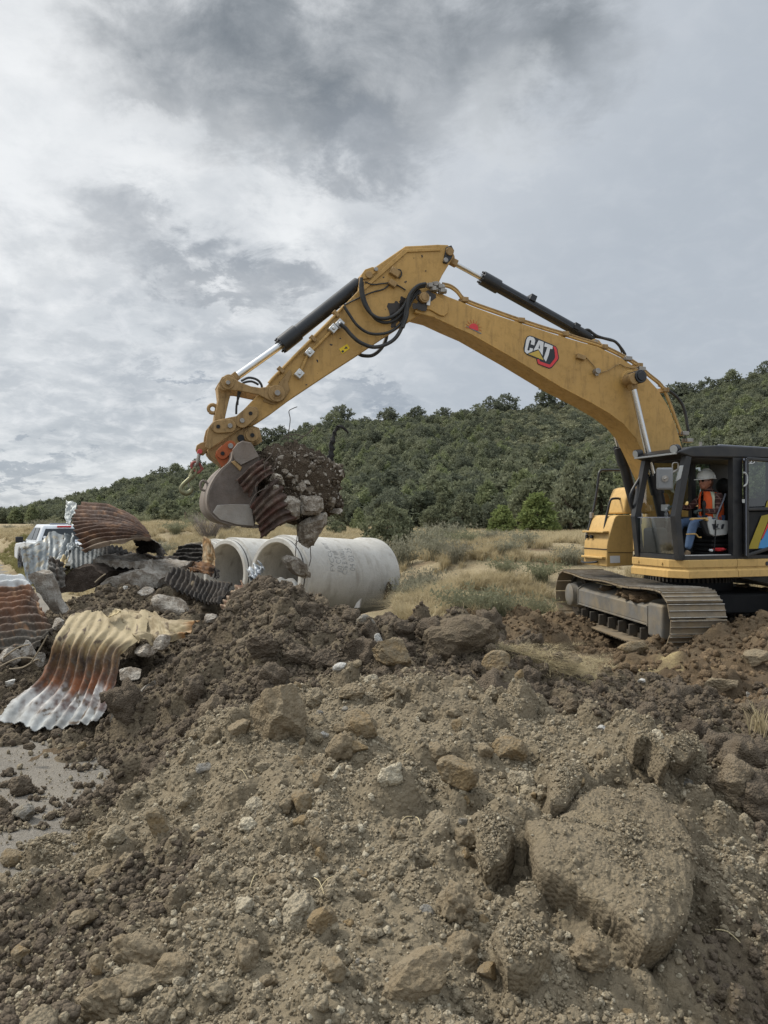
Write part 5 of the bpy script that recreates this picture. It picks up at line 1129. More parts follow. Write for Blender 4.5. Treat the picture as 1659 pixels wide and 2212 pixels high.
g = MB(); g.prism([TT(.9, .15, z) for z in (.42, .75)][:1] + [TT(.9, 2.25, .42), TT(.9, 2.0, .72), TT(.9, .4, .72)], TD_ * 1.9); g.build('car_body', M_dark, EX, 30, .03)
# ------------------------------------------------------------------ the operator in the seat
OB = SB
def skin_body(name, verts, edges, radii, mat, root=0, sub=2, parent=None):
    me = bpy.data.meshes.new(name); inv = root_inv(parent) if parent is not None else Matrix()
    me.from_pydata([tuple(inv @ Vector(v)) for v in verts], edges, []); me.materials.append(mat); o = bpy.data.objects.new(name, me); C.objects.link(o)
    if parent is not None: o.parent = parent
    sk = o.modifiers.new('skin', 'SKIN'); sk.use_smooth_shade = True
    for i, r in enumerate(radii):
        rr = r if isinstance(r, tuple) else (r, r); me.skin_vertices[0].data[i].radius = rr; me.skin_vertices[0].data[i].use_root = (i == root)
    s = o.modifiers.new('sub', 'SUBSURF'); s.levels = sub; s.render_levels = sub; return o
def plaidmat():
    m, t, b = newmat('plaid_shirt'); co = objco(t); s = t.sep(co)
    def stripes(v, k, w): return t.math('LESS_THAN', t.math('FRACT', t.math('MULTIPLY', v, k)), w)
    l = t.math('MAXIMUM', stripes(t.math('ADD', s[0], t.math('MULTIPLY', s[1], .4)), 14, .16), stripes(s[2], 14, .16))
    n = t.noise(co, 20, 3); c = t.mix(t.mrange(n, .3, .7), srgb(74, 40, 36), srgb(56, 32, 30)); c = t.mix(t.math('MULTIPLY', l, .6), c, srgb(150, 122, 112))
    t.put(b.inputs['Base Color'], c); b.inputs['Roughness'].default_value = .85; return m
M_plaid = plaidmat(); M_skin = simple('skin', srgb(172, 116, 92), .55, 0, .1, 20); M_jean = simple('denim', srgb(84, 106, 138), .85, 0, .22, 14, .2, 120)
M_vest = simple('orange_vest', srgb(246, 104, 46), .7, 0, .1, 12); M_refl = simple('reflective_tape', srgb(200, 204, 178), .4, 0, .1, 12); M_hat = simple('white_hard_hat', srgb(226, 228, 224), .35, 0, .04, 6); M_glove = simple('grey_work_glove', srgb(66, 78, 76), .8, 0, .2, 20)
M_hair = simple('brown_hair', srgb(84, 52, 36), .7, 0, .2, 30); M_boot = simple('tan_boot', srgb(120, 100, 76), .75, 0, .15, 20); M_shade = simple('dark_sunglasses', srgb(16, 16, 18), .15, 0, 0)
hd = onb(K6(955, 425), OB); ha, _, hz = loc(hd)
PE = thing('person', 'operator in white hard hat and orange vest seated in the excavator cab', 'person', XO, math.pi + PHI)
def O(a, b, z): return L(ha + a, OB + b, hz + z)
# body: pelvis, spine, neck; arms with five-fingered hands; legs to the boots
V = []; E = []; Rr = []
def nd(p, r, par=None):
    V.append(p); Rr.append(r); i = len(V) - 1
    if par is not None: E.append((par, i))
    return i
pel = nd(O(-.10, 0, -.60), (.15, .13)); s1 = nd(O(-.12, 0, -.44), (.15, .12), pel); s2 = nd(O(-.10, 0, -.28), (.16, .12), s1); s3 = nd(O(-.07, 0, -.18), (.10, .09), s2); nk = nd(O(-.02, 0, -.10), .058, s3); sk_ = nd(O(.0, 0, .02), (.075, .085), nk); nd(O(.01, 0, .09), (.07, .085), sk_)
armL = []
for sgn in (1, -1):
    sh = nd(O(-.08, .17 * sgn, -.21), .065, s2); el = nd(O(.00, .25 * sgn, -.45) if sgn > 0 else O(.12, .24 * sgn, -.40), .05, sh); fa = nd(O(.14, .22 * sgn, -.45) if sgn > 0 else O(.30, .2 * sgn, -.38), .042, el); wr = nd(O(.25, .20 * sgn, -.43) if sgn > 0 else O(.42, .17 * sgn, -.36), .032, fa)
    armL.append((V[wr].copy(), sgn))
UP = skin_body('body', V, E, Rr, M_plaid, 0, 2, PE)
V2 = []; E2 = []; R2 = []; V, E, Rr = V2, E2, R2
pel = nd(O(-.10, 0, -.60), (.15, .12))
for sgn in (1, -1):
    hp = nd(O(-.05, .10 * sgn, -.62), .095, pel); kn = nd(O(.36, .15 * sgn, -.62), .075, hp); sh = nd(O(.42, .15 * sgn, -.84), .062, kn); an = nd(O(.47, .15 * sgn, -1.02), .05, sh)
skin_body('jeans', V, E, Rr, M_jean, 0, 2, PE)
for sgn in (1, -1):
    V, E, Rr = [], [], []
    a = nd(O(.46, .15 * sgn, -1.02), .055); b = nd(O(.47, .15 * sgn, -1.10), .05, a); c = nd(O(.60, .16 * sgn, -1.12), .04, b); nd(O(.66, .16 * sgn, -1.12), .03, c); skin_body('boot', V, E, Rr, M_boot, 0, 1, PE)
for wp, sgn in armL:
    V, E, Rr = [], [], []
    w0 = nd(wp, .03); pm = nd(wp + XF * .055 - ZU * .01, (.034, .022), w0); kk = nd(wp + XF * .09 - ZU * .015, (.036, .02), pm)
    o = skin_body('glove', V, E, Rr, M_glove, 0, 1, PE)
    for fi in range(4):
        off = XL * (.030 - .020 * fi); ln = (.85, 1.0, .94, .74)[fi]; q0 = wp + XF * .085 - ZU * .012 + off
        V, E, Rr = [], [], []; a = nd(q0, .0095); b = nd(q0 + XF * .038 * ln - ZU * .008, .009, a); c = nd(q0 + XF * .048 * ln - ZU * .036 * ln, .0085, b); nd(q0 + XF * .030 * ln - ZU * .052 * ln, .0075, c); skin_body('finger', V, E, Rr, M_glove, 0, 1, o)
    V, E, Rr = [], [], []; q0 = wp + XF * .03 - XL * .028 * sgn - ZU * .01; a = nd(q0, .011); b = nd(q0 + XF * .03 - XL * .02 * sgn - ZU * .012, .010, a); nd(q0 + XF * .055 - XL * .016 * sgn - ZU * .03, .009, b); skin_body('thumb', V, E, Rr, M_glove, 0, 1, o)
# head
RM = Matrix.Rotation(math.pi + PHI, 3, 'Z')
g = MB(); g.sphere(O(.01, 0, .0), (.098, .078, .125), 20, 14, RM); g.sphere(O(.045, 0, -.06), (.06, .058, .06), 14, 10, RM); HEAD = g.build('head', M_skin, PE, 60)
g = MB(); g.hexa([O(a, b, z) for a, b, z in [(.095, -.012, -.035), (.125, -.014, -.035), (.125, .014, -.035), (.095, .012, -.035), (.09, -.006, .02), (.10, -.006, .02), (.10, .006, .02), (.09, .006, .02)]]); g.build('nose', M_skin, HEAD, 60, .005)
g = MB(); g.bar(O(.098, -.025, -.07), O(.098, .025, -.07), .008, .010); g.build('mouth', simple('lips', srgb(140, 84, 74), .5), HEAD, 60, .003)
for sgn in (1, -1):
    g = MB(); g.sphere(O(-.005, .08 * sgn, -.005), (.022, .01, .034), 10, 8, RM); g.build('ear', M_skin, HEAD, 60)
    g = MB(); g.sphere(O(.092, .033 * sgn, .012), (.014, .028, .02), 12, 8, RM); g.bar(O(.08, .06 * sgn, .015), O(-.0, .083 * sgn, .015), .008, .008); g.build('sunglasses', M_shade, HEAD, 60)
g = MB(); g.sphere(O(-.035, 0, .0), (.075, .082, .105), 16, 12, RM); g.build('hair', M_hair, HEAD, 60)
g = MB(); n = 24
prof = [(.0, .128), (.02, .128), (.05, .124), (.09, .108), (.12, .08), (.14, .045), (.147, .0)]
vs = [O(.0 + r * 1.14 * math.cos(2 * math.pi * i / n), r * .92 * math.sin(2 * math.pi * i / n), .045 + t) for t, r in prof for i in range(n)]
g.add(vs, [(k * n + i, k * n + (i + 1) % n, (k + 1) * n + (i + 1) % n, (k + 1) * n + i) for k in range(len(prof) - 1) for i in range(n)])
ring = []
for i in range(n):
    th = 2 * math.pi * i / n; e = 1.0 + .10 + .34 * max(0, math.cos(th)) ** 2; ring.append(O(.145 * e * math.cos(th), .118 * 1.1 * math.sin(th), .042 - .02 * max(0, math.cos(th))))
g.prism(ring, ZU * .012)
for b_ in (-.03, 0, .03): g.tube([O(-.12, b_, .12), O(-.04, b_, .186), O(.04, b_, .186), O(.12, b_, .12)], .009, 6)
g.build('hard_hat', M_hat, PE, 40)
# vest: panels over the trunk
def vestpanel(sg):
    g = MB(); rows = []
    for t in np.linspace(0, 1, 9):
        z = -.165 - .44 * t; row = []
        for u in np.linspace(0, 1, 9):
            th = (math.radians(12 + 58 * t * .0) + u * math.radians(165)) ; r1 = .185 if t > .25 else .165 + .02 * t * 4; rf = .155 + .02 * math.sin(math.pi * t)
            row.append(O(-.10 + rf * math.cos(th) + .02 * (1 - t), sg * r1 * math.sin(th) * (1.0 if t > .2 else .78 + t), z + .02 * math.cos(th)))
        rows.append(row)
    g.add([p for r in rows for p in r], [(i * 9 + j, i * 9 + j + 1, (i + 1) * 9 + j + 1, (i + 1) * 9 + j) for i in range(8) for j in range(8)])
    o = g.build('vest', M_vest, PE, 60); s = o.modifiers.new('t', 'SOLIDIFY'); s.thickness = .008
    for u0, u1 in ((.25, .38),):
        gg = MB(); vs = []
        for i in range(9):
            for uu in (u0, u1):
                p = rows[i][int(round(uu * 8))]; c = O(-.10, 0, -.165 - .44 * i / 8); vs.append(p + (p - c).normalized() * .012)
        gg.add(vs, [(2 * i, 2 * i + 1, 2 * i + 3, 2 * i + 2) for i in range(8)]); q = gg.build('reflective_band', M_refl, o, 60); s = q.modifiers.new('t', 'SOLIDIFY'); s.thickness = .004
vestpanel(1); vestpanel(-1)
g = MB()
for sg in (1, -1): g.hexa([O(a, b * sg, z) for a, b, z in [(.02, .03, -.20), (.05, .06, -.24), (.02, .10, -.15), (-.01, .06, -.12), (.0, .03, -.19), (.03, .06, -.23), (.0, .10, -.14), (-.03, .06, -.11)]])
g.build('collar', M_plaid, PE, 60, .005)
# small things in the cab
wq = onb(K6(505, 800), .62); WB = thing('water_bottle', 'clear plastic water bottle standing beside the operator in the cab', 'bottle', wq - ZU * .10)
g = MB(); g.lathe(wq - ZU * .10, ZU, [(0, 0), (0, .035), (.11, .036), (.14, .03), (.165, .016), (.18, .016)], 16); g.build('bottle_body', glassmat('clear_plastic', (.86, .93, .96), .08), WB, 50)
g = MB(); g.cyl(wq + ZU * .08, wq + ZU * .105, .018, n=12); g.build('cap', M_whitest, WB, 40)
g = MB(); g.lathe(wq - ZU * .26, ZU, [(0, .0), (0, .045), (.16, .048), (.16, .042), (.02, .04), (.02, 0)], 18); g.build('cup_holder', M_dark, CAB, 50)
RG = thing('rag', 'red and white rag lying on the cab floor', 'rag', onb(K6(1110, 1195), CB1 - .25))
g = MB(); q = onb(K6(1110, 1195), CB1 - .25); v, f = clod_shape(3, 71, .5, 0, (.09, .05, .025)); g.add([q + Vector(x) for x in v], [tuple(x) for x in f]); g.build('red_cloth', M_redst, RG, 60)
g = MB(); q = onb(K6(1010, 1205), CB1 - .2); v, f = clod_shape(3, 72, .5, 0, (.03, .03, .02)); g.add([q + Vector(x) for x in v], [tuple(x) for x in f]); g.build('white_scrap', M_whitest, RG, 60)
# ------------------------------------------------------------------ chunks of stone and concrete
def chunk(name, label, cat, c, size, roll=0.0, seed=1, mat=None, planes=9, rough=.10, group=None, sub=4, yaw=None, pl=(.55, .85), fine=.05, pitch=0.0, sharp=True):
    rg = random.Random(seed); v, f = clod_shape(sub, seed, rough, planes, (size[0] / 2, size[2] / 2, size[1] / 2), pl, fine)
    ext = (v.max(0) - v.min(0)); v = (v - (v.max(0) + v.min(0)) / 2) / ext * np.array((size[0], size[2], size[1]))
    M = Matrix.Rotation(yaw or 0.0, 3, 'Z') @ Matrix.Rotation(-roll, 3, 'Y') @ Matrix.Rotation(pitch, 3, 'X')
    v = v @ np.array(M).T
    o = npmesh(name, v, f, mat or M_tan); o.location = c
    if planes and sharp: o.data.set_sharp_from_angle(angle=R_(26))
    o.location = c
    prop(o, label, cat, group); return o
def noisegrey(name, a, b2, stain, k=1.0):
    m, t, b = newmat(name); p = objco(t); n1 = t.noise(p, 2.2 * k, 6, .65, .3); n2 = t.noise(p, 24 * k, 5, .7); n3 = t.noise(t.vmath('MULTIPLY', p, (1, 1, .25)), 5 * k, 4, .6)
    c = t.mix(t.mrange(n1, .3, .7), a, b2); c = t.mix(t.mrange(n2, .5, .8, 0, .5), c, stain); c = t.mix(t.mrange(n3, .52, .72, 0, .6), c, stain); c = t.mix(t.mrange(t.voro(p, 26 * k), .06, .02, 0, .7), c, tuple(x * .4 for x in stain))
    t.put(b.inputs['Base Color'], c); b.inputs['Roughness'].default_value = .85; b.inputs['Specular IOR Level'].default_value = .25
    t.put(b.inputs['Normal'], t.bump(t.math('ADD', n2, t.voro(p, 40 * k)), .25, .01)); return m
M_pipe = noisegrey('cast_concrete', srgb(196, 194, 188), srgb(178, 175, 168), srgb(150, 144, 134)); M_pipein = noisegrey('cast_concrete_inside', srgb(204, 200, 192), srgb(186, 182, 174), srgb(128, 120, 108)); M_gask = simple('black_gasket', srgb(58, 58, 60), .6); M_ink = simple('black_marker', srgb(122, 124, 124), .8); M_pstain = noisegrey('mud_stain', srgb(120, 106, 88), srgb(104, 92, 76), srgb(80, 68, 54))
# ------------------------------------------------------------------ concrete pipes
PAX = Vector((.65, .757, -.065)).normalized(); PR = .85
def pipe(c0, length, label):
    T = thing('concrete_pipe', label, 'pipe', c0, 0, 'new concrete pipes lying side by side')
    g = MB(); n = 72
    prof = [(.17, PR - .005), (.19, PR), (length - .46, PR), (length - .36, PR + .055), (length - .03, PR + .06), (length, PR + .04), (length, PR - .10), (length - .1, PR - .12)]
    g.lathe(c0, PAX, prof, n); g.build('barrel', M_pipe, T, 30)
    g = MB(); g.lathe(c0, PAX, [(.17, PR - .005), (.165, PR - .05), (.105, PR - .055), (.10, PR - .075), (.075, PR - .075), (.07, PR - .058), (.015, PR - .065), (0, PR - .08), (0, PR - .155), (.02, PR - .17)], n); rim = g.build('spigot_end', M_pipe, T, 30)
    g = MB(); g.lathe(c0, PAX, [(.076, PR - .08), (.08, PR - .058), (.098, PR - .058), (.10, PR - .08)], n); g.build('gasket', M_gask, rim, 40)
    g = MB(); g.lathe(c0, PAX, [(.02, PR - .17), (length - .1, PR - .17), (length - .1, PR - .12)], n); g.build('bore', M_pipein, T, 30)
    return T
pc1 = P(*K5(755, 1165), 15.6); pc2 = P(*K5(405, 1150), 17.6); pc3 = P(*K5(285, 1135), 19.6)
PIPE1 = pipe(pc1, 2.95, 'nearest new concrete pipe with black handwriting on its side')
PIPE2 = pipe(pc2, 2.95, 'middle concrete pipe whose open round end shows left of the nearest pipe'); PIPE3 = pipe(pc3, 2.95, 'farthest concrete pipe, mostly hidden behind the other two and the scrap metal')
PN = Vector((PAX.y, -PAX.x, 0)).normalized(); PU = PAX.cross(PN) * -1
if PU.z < 0: PU = -PU
def pipehit(p):
    d = ray(*p); o = Vector((0, 0, CAMZ)) - pc1; dd_ = d - PAX * d.dot(PAX); oo = o - PAX * o.dot(PAX)
    a, b, c = dd_.dot(dd_), 2 * dd_.dot(oo), oo.dot(oo) - PR * PR; t = (-b - math.sqrt(max(0, b * b - 4 * a * c))) / (2 * a); q = o + d * t
    return q.dot(PAX), math.atan2(q.dot(PU), q.dot(PN))
def writing(text, p0, p1, h):
    """hand lettering running up the pipe's side from p0 to p1"""
    cu = bpy.data.curves.new('text', 'FONT'); cu.body = text; cu.size = 1.0; cu.offset = -.022; o = bpy.data.objects.new('text', cu); C.objects.link(o)
    dg = bpy.context.evaluated_depsgraph_get(); dg.update(); me = bpy.data.meshes.new_from_object(o.evaluated_get(dg)); vs = np.array([v.co[:] for v in me.vertices]); fs = [tuple(p.vertices) for p in me.polygons]
    bpy.data.objects.remove(o); (t0, a0), (t1, a1) = pipehit(p0), pipehit(p1)
    w = vs[:, 0].max() - vs[:, 0].min(); hh = .72; x0 = vs[:, 0].min(); g = MB(); rg = random.Random(len(text))
    pts = []
    for x, y, _ in vs:
        f = (x - x0) / w; a = a0 + (a1 - a0) * f; t = t0 + (t1 - t0) * f - (y / hh - .5) * h + .012 * math.sin(f * 21 + len(text)); pts.append(pc1 + PAX * t + (PN * math.cos(a) + PU * math.sin(a)) * (PR + .004))
    g.add(pts, fs); return g.build('handwriting', M_ink, PIPE1, 0, raw=True)
writing('04 03 25', KP(855, 690), KP(775, 330), .17); writing('C76 B WALL', KP(738, 752), KP(655, 335), .15); writing('60 C7 III', KP(660, 715), KP(560, 375), .16); writing('FVCCUIIT', KP(530, 700), KP(385, 235), .13)
t0, a0 = pipehit(KP(1410, 1000)); g = MB(); pts = []
for i in range(20):
    th = i / 20 * 2 * math.pi; rr_ = 1 + .2 * math.sin(3 * th + 1); t = t0 + .10 * rr_ * math.cos(th); a = a0 + .22 * rr_ * math.sin(th); pts.append(pc1 + PAX * t + (PN * math.cos(a) + PU * math.sin(a)) * (PR + .066))
g.prism(pts, PN * .002); g.build('mud_stain', M_pstain, PIPE1, 0)

# ------------------------------------------------------------------ lifting hook hanging from the coupler
M_hook = simple('yellow_green_hook', srgb(130, 130, 100), .5, .5, .25, 20, dust=.6, dustcol=srgb(120, 112, 84)); M_shk = simple('red_shackle', srgb(150, 78, 72), .5, .2, .2, 20, dust=.5, dustcol=srgb(120, 104, 92))
h_ = lambda *p: onb(KH(*p), .05)
HKO = thing('lifting_hook', 'steel lifting hook dangling from a shackle on the bucket coupler', 'hook', h_(475, 440))
g = MB()
for o_ in (-.045, .045): g.tube([h_(475, 440) + XL * o_, h_(445, 580) + XL * o_, h_(420, 690) + XL * o_ * .9, h_(408, 745)], .02, 10)
g.build('shackle', M_steel, HKO, 50)
g = MB(); g.cyl(h_(475, 440) - XL * .08, h_(475, 440) + XL * .09, .032, n=16); g.build('shackle_pin', simple('red_pin', srgb(188, 74, 74), .5), HKO, 40, .004)
g = MB(); g.tube([h_(*p) for p in [(520, 800), (470, 700), (400, 660), (330, 675), (298, 735), (315, 800), (370, 845), (440, 890), (500, 840)]], .018, 10); g.cyl(h_(440, 900), h_(555, 785), .016, n=10); g.build('bow_shackle', M_shk, HKO, 50)
g = MB(); g.tube([h_(*p) for p in [(400, 800), (350, 790), (300, 880), (262, 960), (300, 990), (360, 960), (405, 860), (400, 800)]], .02, 10); g.cyl(h_(330, 930), h_(285, 1000), .04, n=12); g.build('swivel', M_hook, HKO, 50)
g = MB(); g.tube([h_(*p) for p in [(285, 1000), (240, 1040), (160, 1110), (95, 1175), (70, 1240), (100, 1305), (180, 1340), (255, 1315), (300, 1250), (298, 1185)]], [.03, .03, .028, .026, .03, .034, .036, .034, .026, .014], 12); g.build('hook', M_hook, HKO, 50)
g = MB(); g.tube([h_(240, 1060), h_(235, 1130), h_(245, 1200)], .008, 8, 1); g.build('safety_latch', M_steel, HKO, 50)

# ------------------------------------------------------------------ corrugated sheets
def sheetmat(name, rough=.6, metal=0.0, bump=.35):
    m, t, b = newmat(name); c = t.attr('Col'); p = objco(t); n1 = t.noise(p, 7, 6, .7, .3); n2 = t.noise(p, 36, 5, .7)
    c = t.mix(t.mrange(n1, .48, .75, 0, .45), c, t.mix(.6, c, (.03, .025, .02))); c = t.mix(t.mrange(n2, .5, .78, 0, .35), c, t.mix(.5, c, (.5, .47, .42)))
    t.put(b.inputs['Base Color'], c); b.inputs['Metallic'].default_value = metal; t.put(b.inputs['Roughness'], t.mrange(n1, .3, .7, rough - .15, rough + .2)); b.inputs['Specular IOR Level'].default_value = .35
    t.put(b.inputs['Normal'], t.bump(t.math('ADD', n1, t.math('MULTIPLY', n2, .5)), bump, .01)); return m
M_sheet = sheetmat('weathered_sheet', .75, 0.0); M_zinc = sheetmat('galvanised_sheet', .55, .3, .3)
def cr1(A, t):
    """Catmull-Rom along axis 0 of A at parameters t in 0..1"""
    n = A.shape[0]; x = np.clip(t, 0, 1) * (n - 1); i = np.clip(x.astype(int), 0, n - 2); f = (x - i)[:, None, None]
    g_ = lambda k: A[np.clip(i + k, 0, n - 1)]
    a, b, c, d = g_(-1), g_(0), g_(1), g_(2)
    a = np.where((i == 0)[:, None, None], 2 * b - c, a); d = np.where((i == n - 2)[:, None, None], 2 * c - b, d)
    return .5 * (2 * b + (c - a) * f + (2 * a - 5 * b + 4 * c - d) * f ** 2 + (3 * b - a - 3 * c + d) * f ** 3)
def sheet(name, grid, k, along, ridges, amp, colfn, mat, parent=None, seed=1, nu=110, nv=90, tear=.05, crumple=.02, label=None, cat='sheet', group=None, plane_b=None, holes=0.0, thick=.006, ampv=None, dents=0.0):
    A = np.array([[tuple(P(*k(x, y), d)) if plane_b is None else tuple(onb(k(x, y), d)) for x, y, d in row] for row in grid])
    u = np.linspace(0, 1, nu); v = np.linspace(0, 1, nv); S = cr1(A, v); S = cr1(S.transpose(1, 0, 2), u).transpose(1, 0, 2)   # nv, nu, 3
    du = np.gradient(S, axis=1); dv = np.gradient(S, axis=0); N = np.cross(du, dv); N /= np.maximum(np.linalg.norm(N, axis=2, keepdims=True), 1e-9)
    UU, VV = np.meshgrid(u, v); r = np.random.default_rng(seed); o = r.random(3) * 40
    t = (VV if along == 'u' else UU); ot = (UU if along == 'u' else VV)
    ph = t * ridges + .10 * fbm(ot * 2 + o[0], t * 3, 0., 2)
    h = amp * (1 if ampv is None else np.interp(VV, *ampv)) * np.sin(2 * np.pi * ph) * (1 + .3 * fbm(UU * 3 + o[1], VV * 3, 1., 2)) + crumple * fbm(UU * 3.2 + o[0], VV * 3.2 + o[1], o[2], 4) - dents * np.abs(fbm(UU * 6 + o[1], VV * 6 + o[0], 5., 3))
    S = S + N * h[..., None]
    col = np.clip(colfn(UU, VV, lambda s, z: fbm(UU * s + o[0] + z, VV * s + o[1], z, 4)), 0, 1) * np.ones((1, 1, 3))
    edge = np.minimum(np.minimum(UU, 1 - UU), np.minimum(VV, 1 - VV)); nz = .5 + .5 * fbm(UU * 7 + o[1], VV * 7 + o[2], 3., 4)
    keep = edge > tear * nz * 1.3
    if holes: keep &= fbm(UU * 3.0 + o[2], VV * 3.0 + o[0], 7., 3) < 1 - holes
    F = gridfaces(nu, nv); kf = keep.ravel()[F].all(1); F = F[kf]; V = S.reshape(-1, 3); used = np.unique(F); mp = np.full(len(V), -1); mp[used] = np.arange(len(used))
    V = V[used]; F = mp[F]; cc = col.reshape(-1, 3)[used]
    if parent is not None: im = np.array(root_inv(parent)); V = V @ im[:3, :3].T + im[:3, 3]
    o_ = npmesh(name, V, F, mat, colors=cc, parent=parent)
    s = o_.modifiers.new('thickness', 'SOLIDIFY'); s.thickness = thick; s.offset = 0
    if parent is None: prop(o_, label, cat, group)
    return o_
A3 = lambda c: np.array(c)[None, None, :]
def blend(f, a, b): f = np.clip(f, 0, 1)[..., None]; return a * (1 - f) + b * f
ZN, ZD, RU, RD, TN_, BKK, ORG, WHT = (A3(srgb(*c)) for c in ((176, 180, 180), (120, 126, 128), (104, 72, 54), (60, 46, 38), (188, 170, 130), (42, 38, 34), (176, 92, 34), (204, 204, 202)))

# ------------------------------------------------------------------ load in the bucket
kq = lambda x, y, b=.62: onb(K8(x, y), b)
lc = kq(935, 665, .05); v, f = ICO[5]; v = v.copy(); n_ = v.copy()
outl = [(400, 320), (450, 210), (570, 150), (690, 205), (800, 165), (950, 175), (1010, 250), (1150, 275), (1290, 360), (1490, 460), (1500, 520), (1450, 690), (1430, 810), (1490, 930), (1480, 1050), (1330, 1110), (1200, 1090), (1010, 1200), (870, 1230), (700, 1150), (520, 1000), (390, 800), (340, 520)]
op = np.array([((x - 935) / 996.0, (665 - y) / 996.0) for x, y in outl]); oa = np.arctan2(op[:, 1], op[:, 0]); orr = np.hypot(op[:, 0], op[:, 1]); od = np.argsort(oa); oa, orr = oa[od], orr[od]
aa_ = np.concatenate([oa - 2 * np.pi, oa, oa + 2 * np.pi]); rr_3 = np.tile(orr, 3)
dsp = 1 + .10 * fbm(n_[:, 0] * 2.2, n_[:, 1] * 2.2, n_[:, 2] * 2.2 + 3, 4) + .11 * np.abs(fbm(n_[:, 0] * 5, n_[:, 1] * 5, n_[:, 2] * 5 + 9, 4)) + .05 * fbm(n_[:, 0] * 14, n_[:, 1] * 14, n_[:, 2] * 14, 3)
ph_ = np.arctan2(n_[:, 2], n_[:, 0]); rxz = np.hypot(n_[:, 0], n_[:, 2]) ** .75; Rr_ = np.interp(ph_, aa_, rr_3)
w_ = np.array([tuple(lc - XF * float(a) + XL * float(b) + ZU * float(c)) for a, b, c in zip(np.cos(ph_) * Rr_ * rxz * dsp, n_[:, 1] * .52 * dsp, np.sin(ph_) * Rr_ * rxz * dsp)])
M_load = earth_mat('wet_spoil', srgb(98, 86, 73), srgb(62, 54, 46), srgb(112, 98, 80), 1.2, 1.2)
rub = np.random.default_rng(5); fr_ = np.nonzero((n_[:, 1] > .45) & (n_[:, 2] < .75) & (n_[:, 0] > -.75))[0]; fi_ = rub.choice(fr_, 260)
instancer('rubble_in_the_load', w_[fi_], powr(260, .018, .06, 1.5), rub.random((260, 3)) * 6.28, rub.integers(0, 5, 260), [src('fragment', *clod_shape(3, 750 + k, .06, 8, (1, .75, .5), (.42, .72)), M_conc) for k in range(5)])
LOAD = prop(npmesh('dirt_load', w_, f[:, ::-1], M_load, colors=np.zeros((len(w_), 3))), 'dark heap of wet dirt heaped in the raised excavator bucket', 'dirt')
lr = np.random.default_rng(77); nrm = n_[:, 2] > -.9; ids = lr.choice(np.nonzero(nrm)[0], 1500)
lcl = [src('crumb', *clod_shape(2, 700 + k, .4, 6 * (k % 2), (1, .8, .7), fine=.15), M_load if False else M_darkclod) for k in range(5)]
instancer('dirt_clinging_to_the_load', w_[ids], powr(1500, .008, .045, 1.5), lr.random((1500, 3)) * 6.28, lr.integers(0, 5, 1500), lcl)
def loadcol(UU, VV, nz): return blend(nz(2.5, 1.) * .8 + .45, blend(nz(5, 2.) * .9 + .3, RD, A3(srgb(70, 58, 52))), blend(nz(4, 3.) + .4, A3(srgb(88, 56, 46)), A3(srgb(112, 98, 86))))
sheet('corrugated_sheet', [[(60, 640, .66), (190, 500, .70), (300, 400, .72), (420, 330, .66)], [(130, 760, .70), (270, 620, .76), (400, 500, .78), (560, 400, .70)], [(290, 900, .70), (360, 760, .76), (480, 620, .78), (640, 540, .70)]], K8, 'u', 4.0, .022, loadcol, M_sheet, seed=4, label='rusty corrugated sheet scrap jammed beside the bucket side plate under dirt', group=None, plane_b=True, nu=70, nv=70, tear=.10)
sheet('corrugated_sheet', [[(260, 960, .68), (380, 800, .74), (520, 640, .74), (620, 560, .66)], [(320, 1120, .70), (450, 980, .76), (600, 840, .78), (740, 760, .70)], [(370, 1290, .68), (520, 1150, .74), (680, 1040, .76), (840, 980, .68)], [(400, 1450, .62), (570, 1330, .70), (740, 1240, .70), (930, 1180, .62)]], K8, 'u', 6.5, .024, loadcol, M_sheet, seed=5, label='dark corrugated culvert sheet hanging down below the load in the bucket', plane_b=True, nu=80, nv=110, tear=.08)
mpx = 996.0
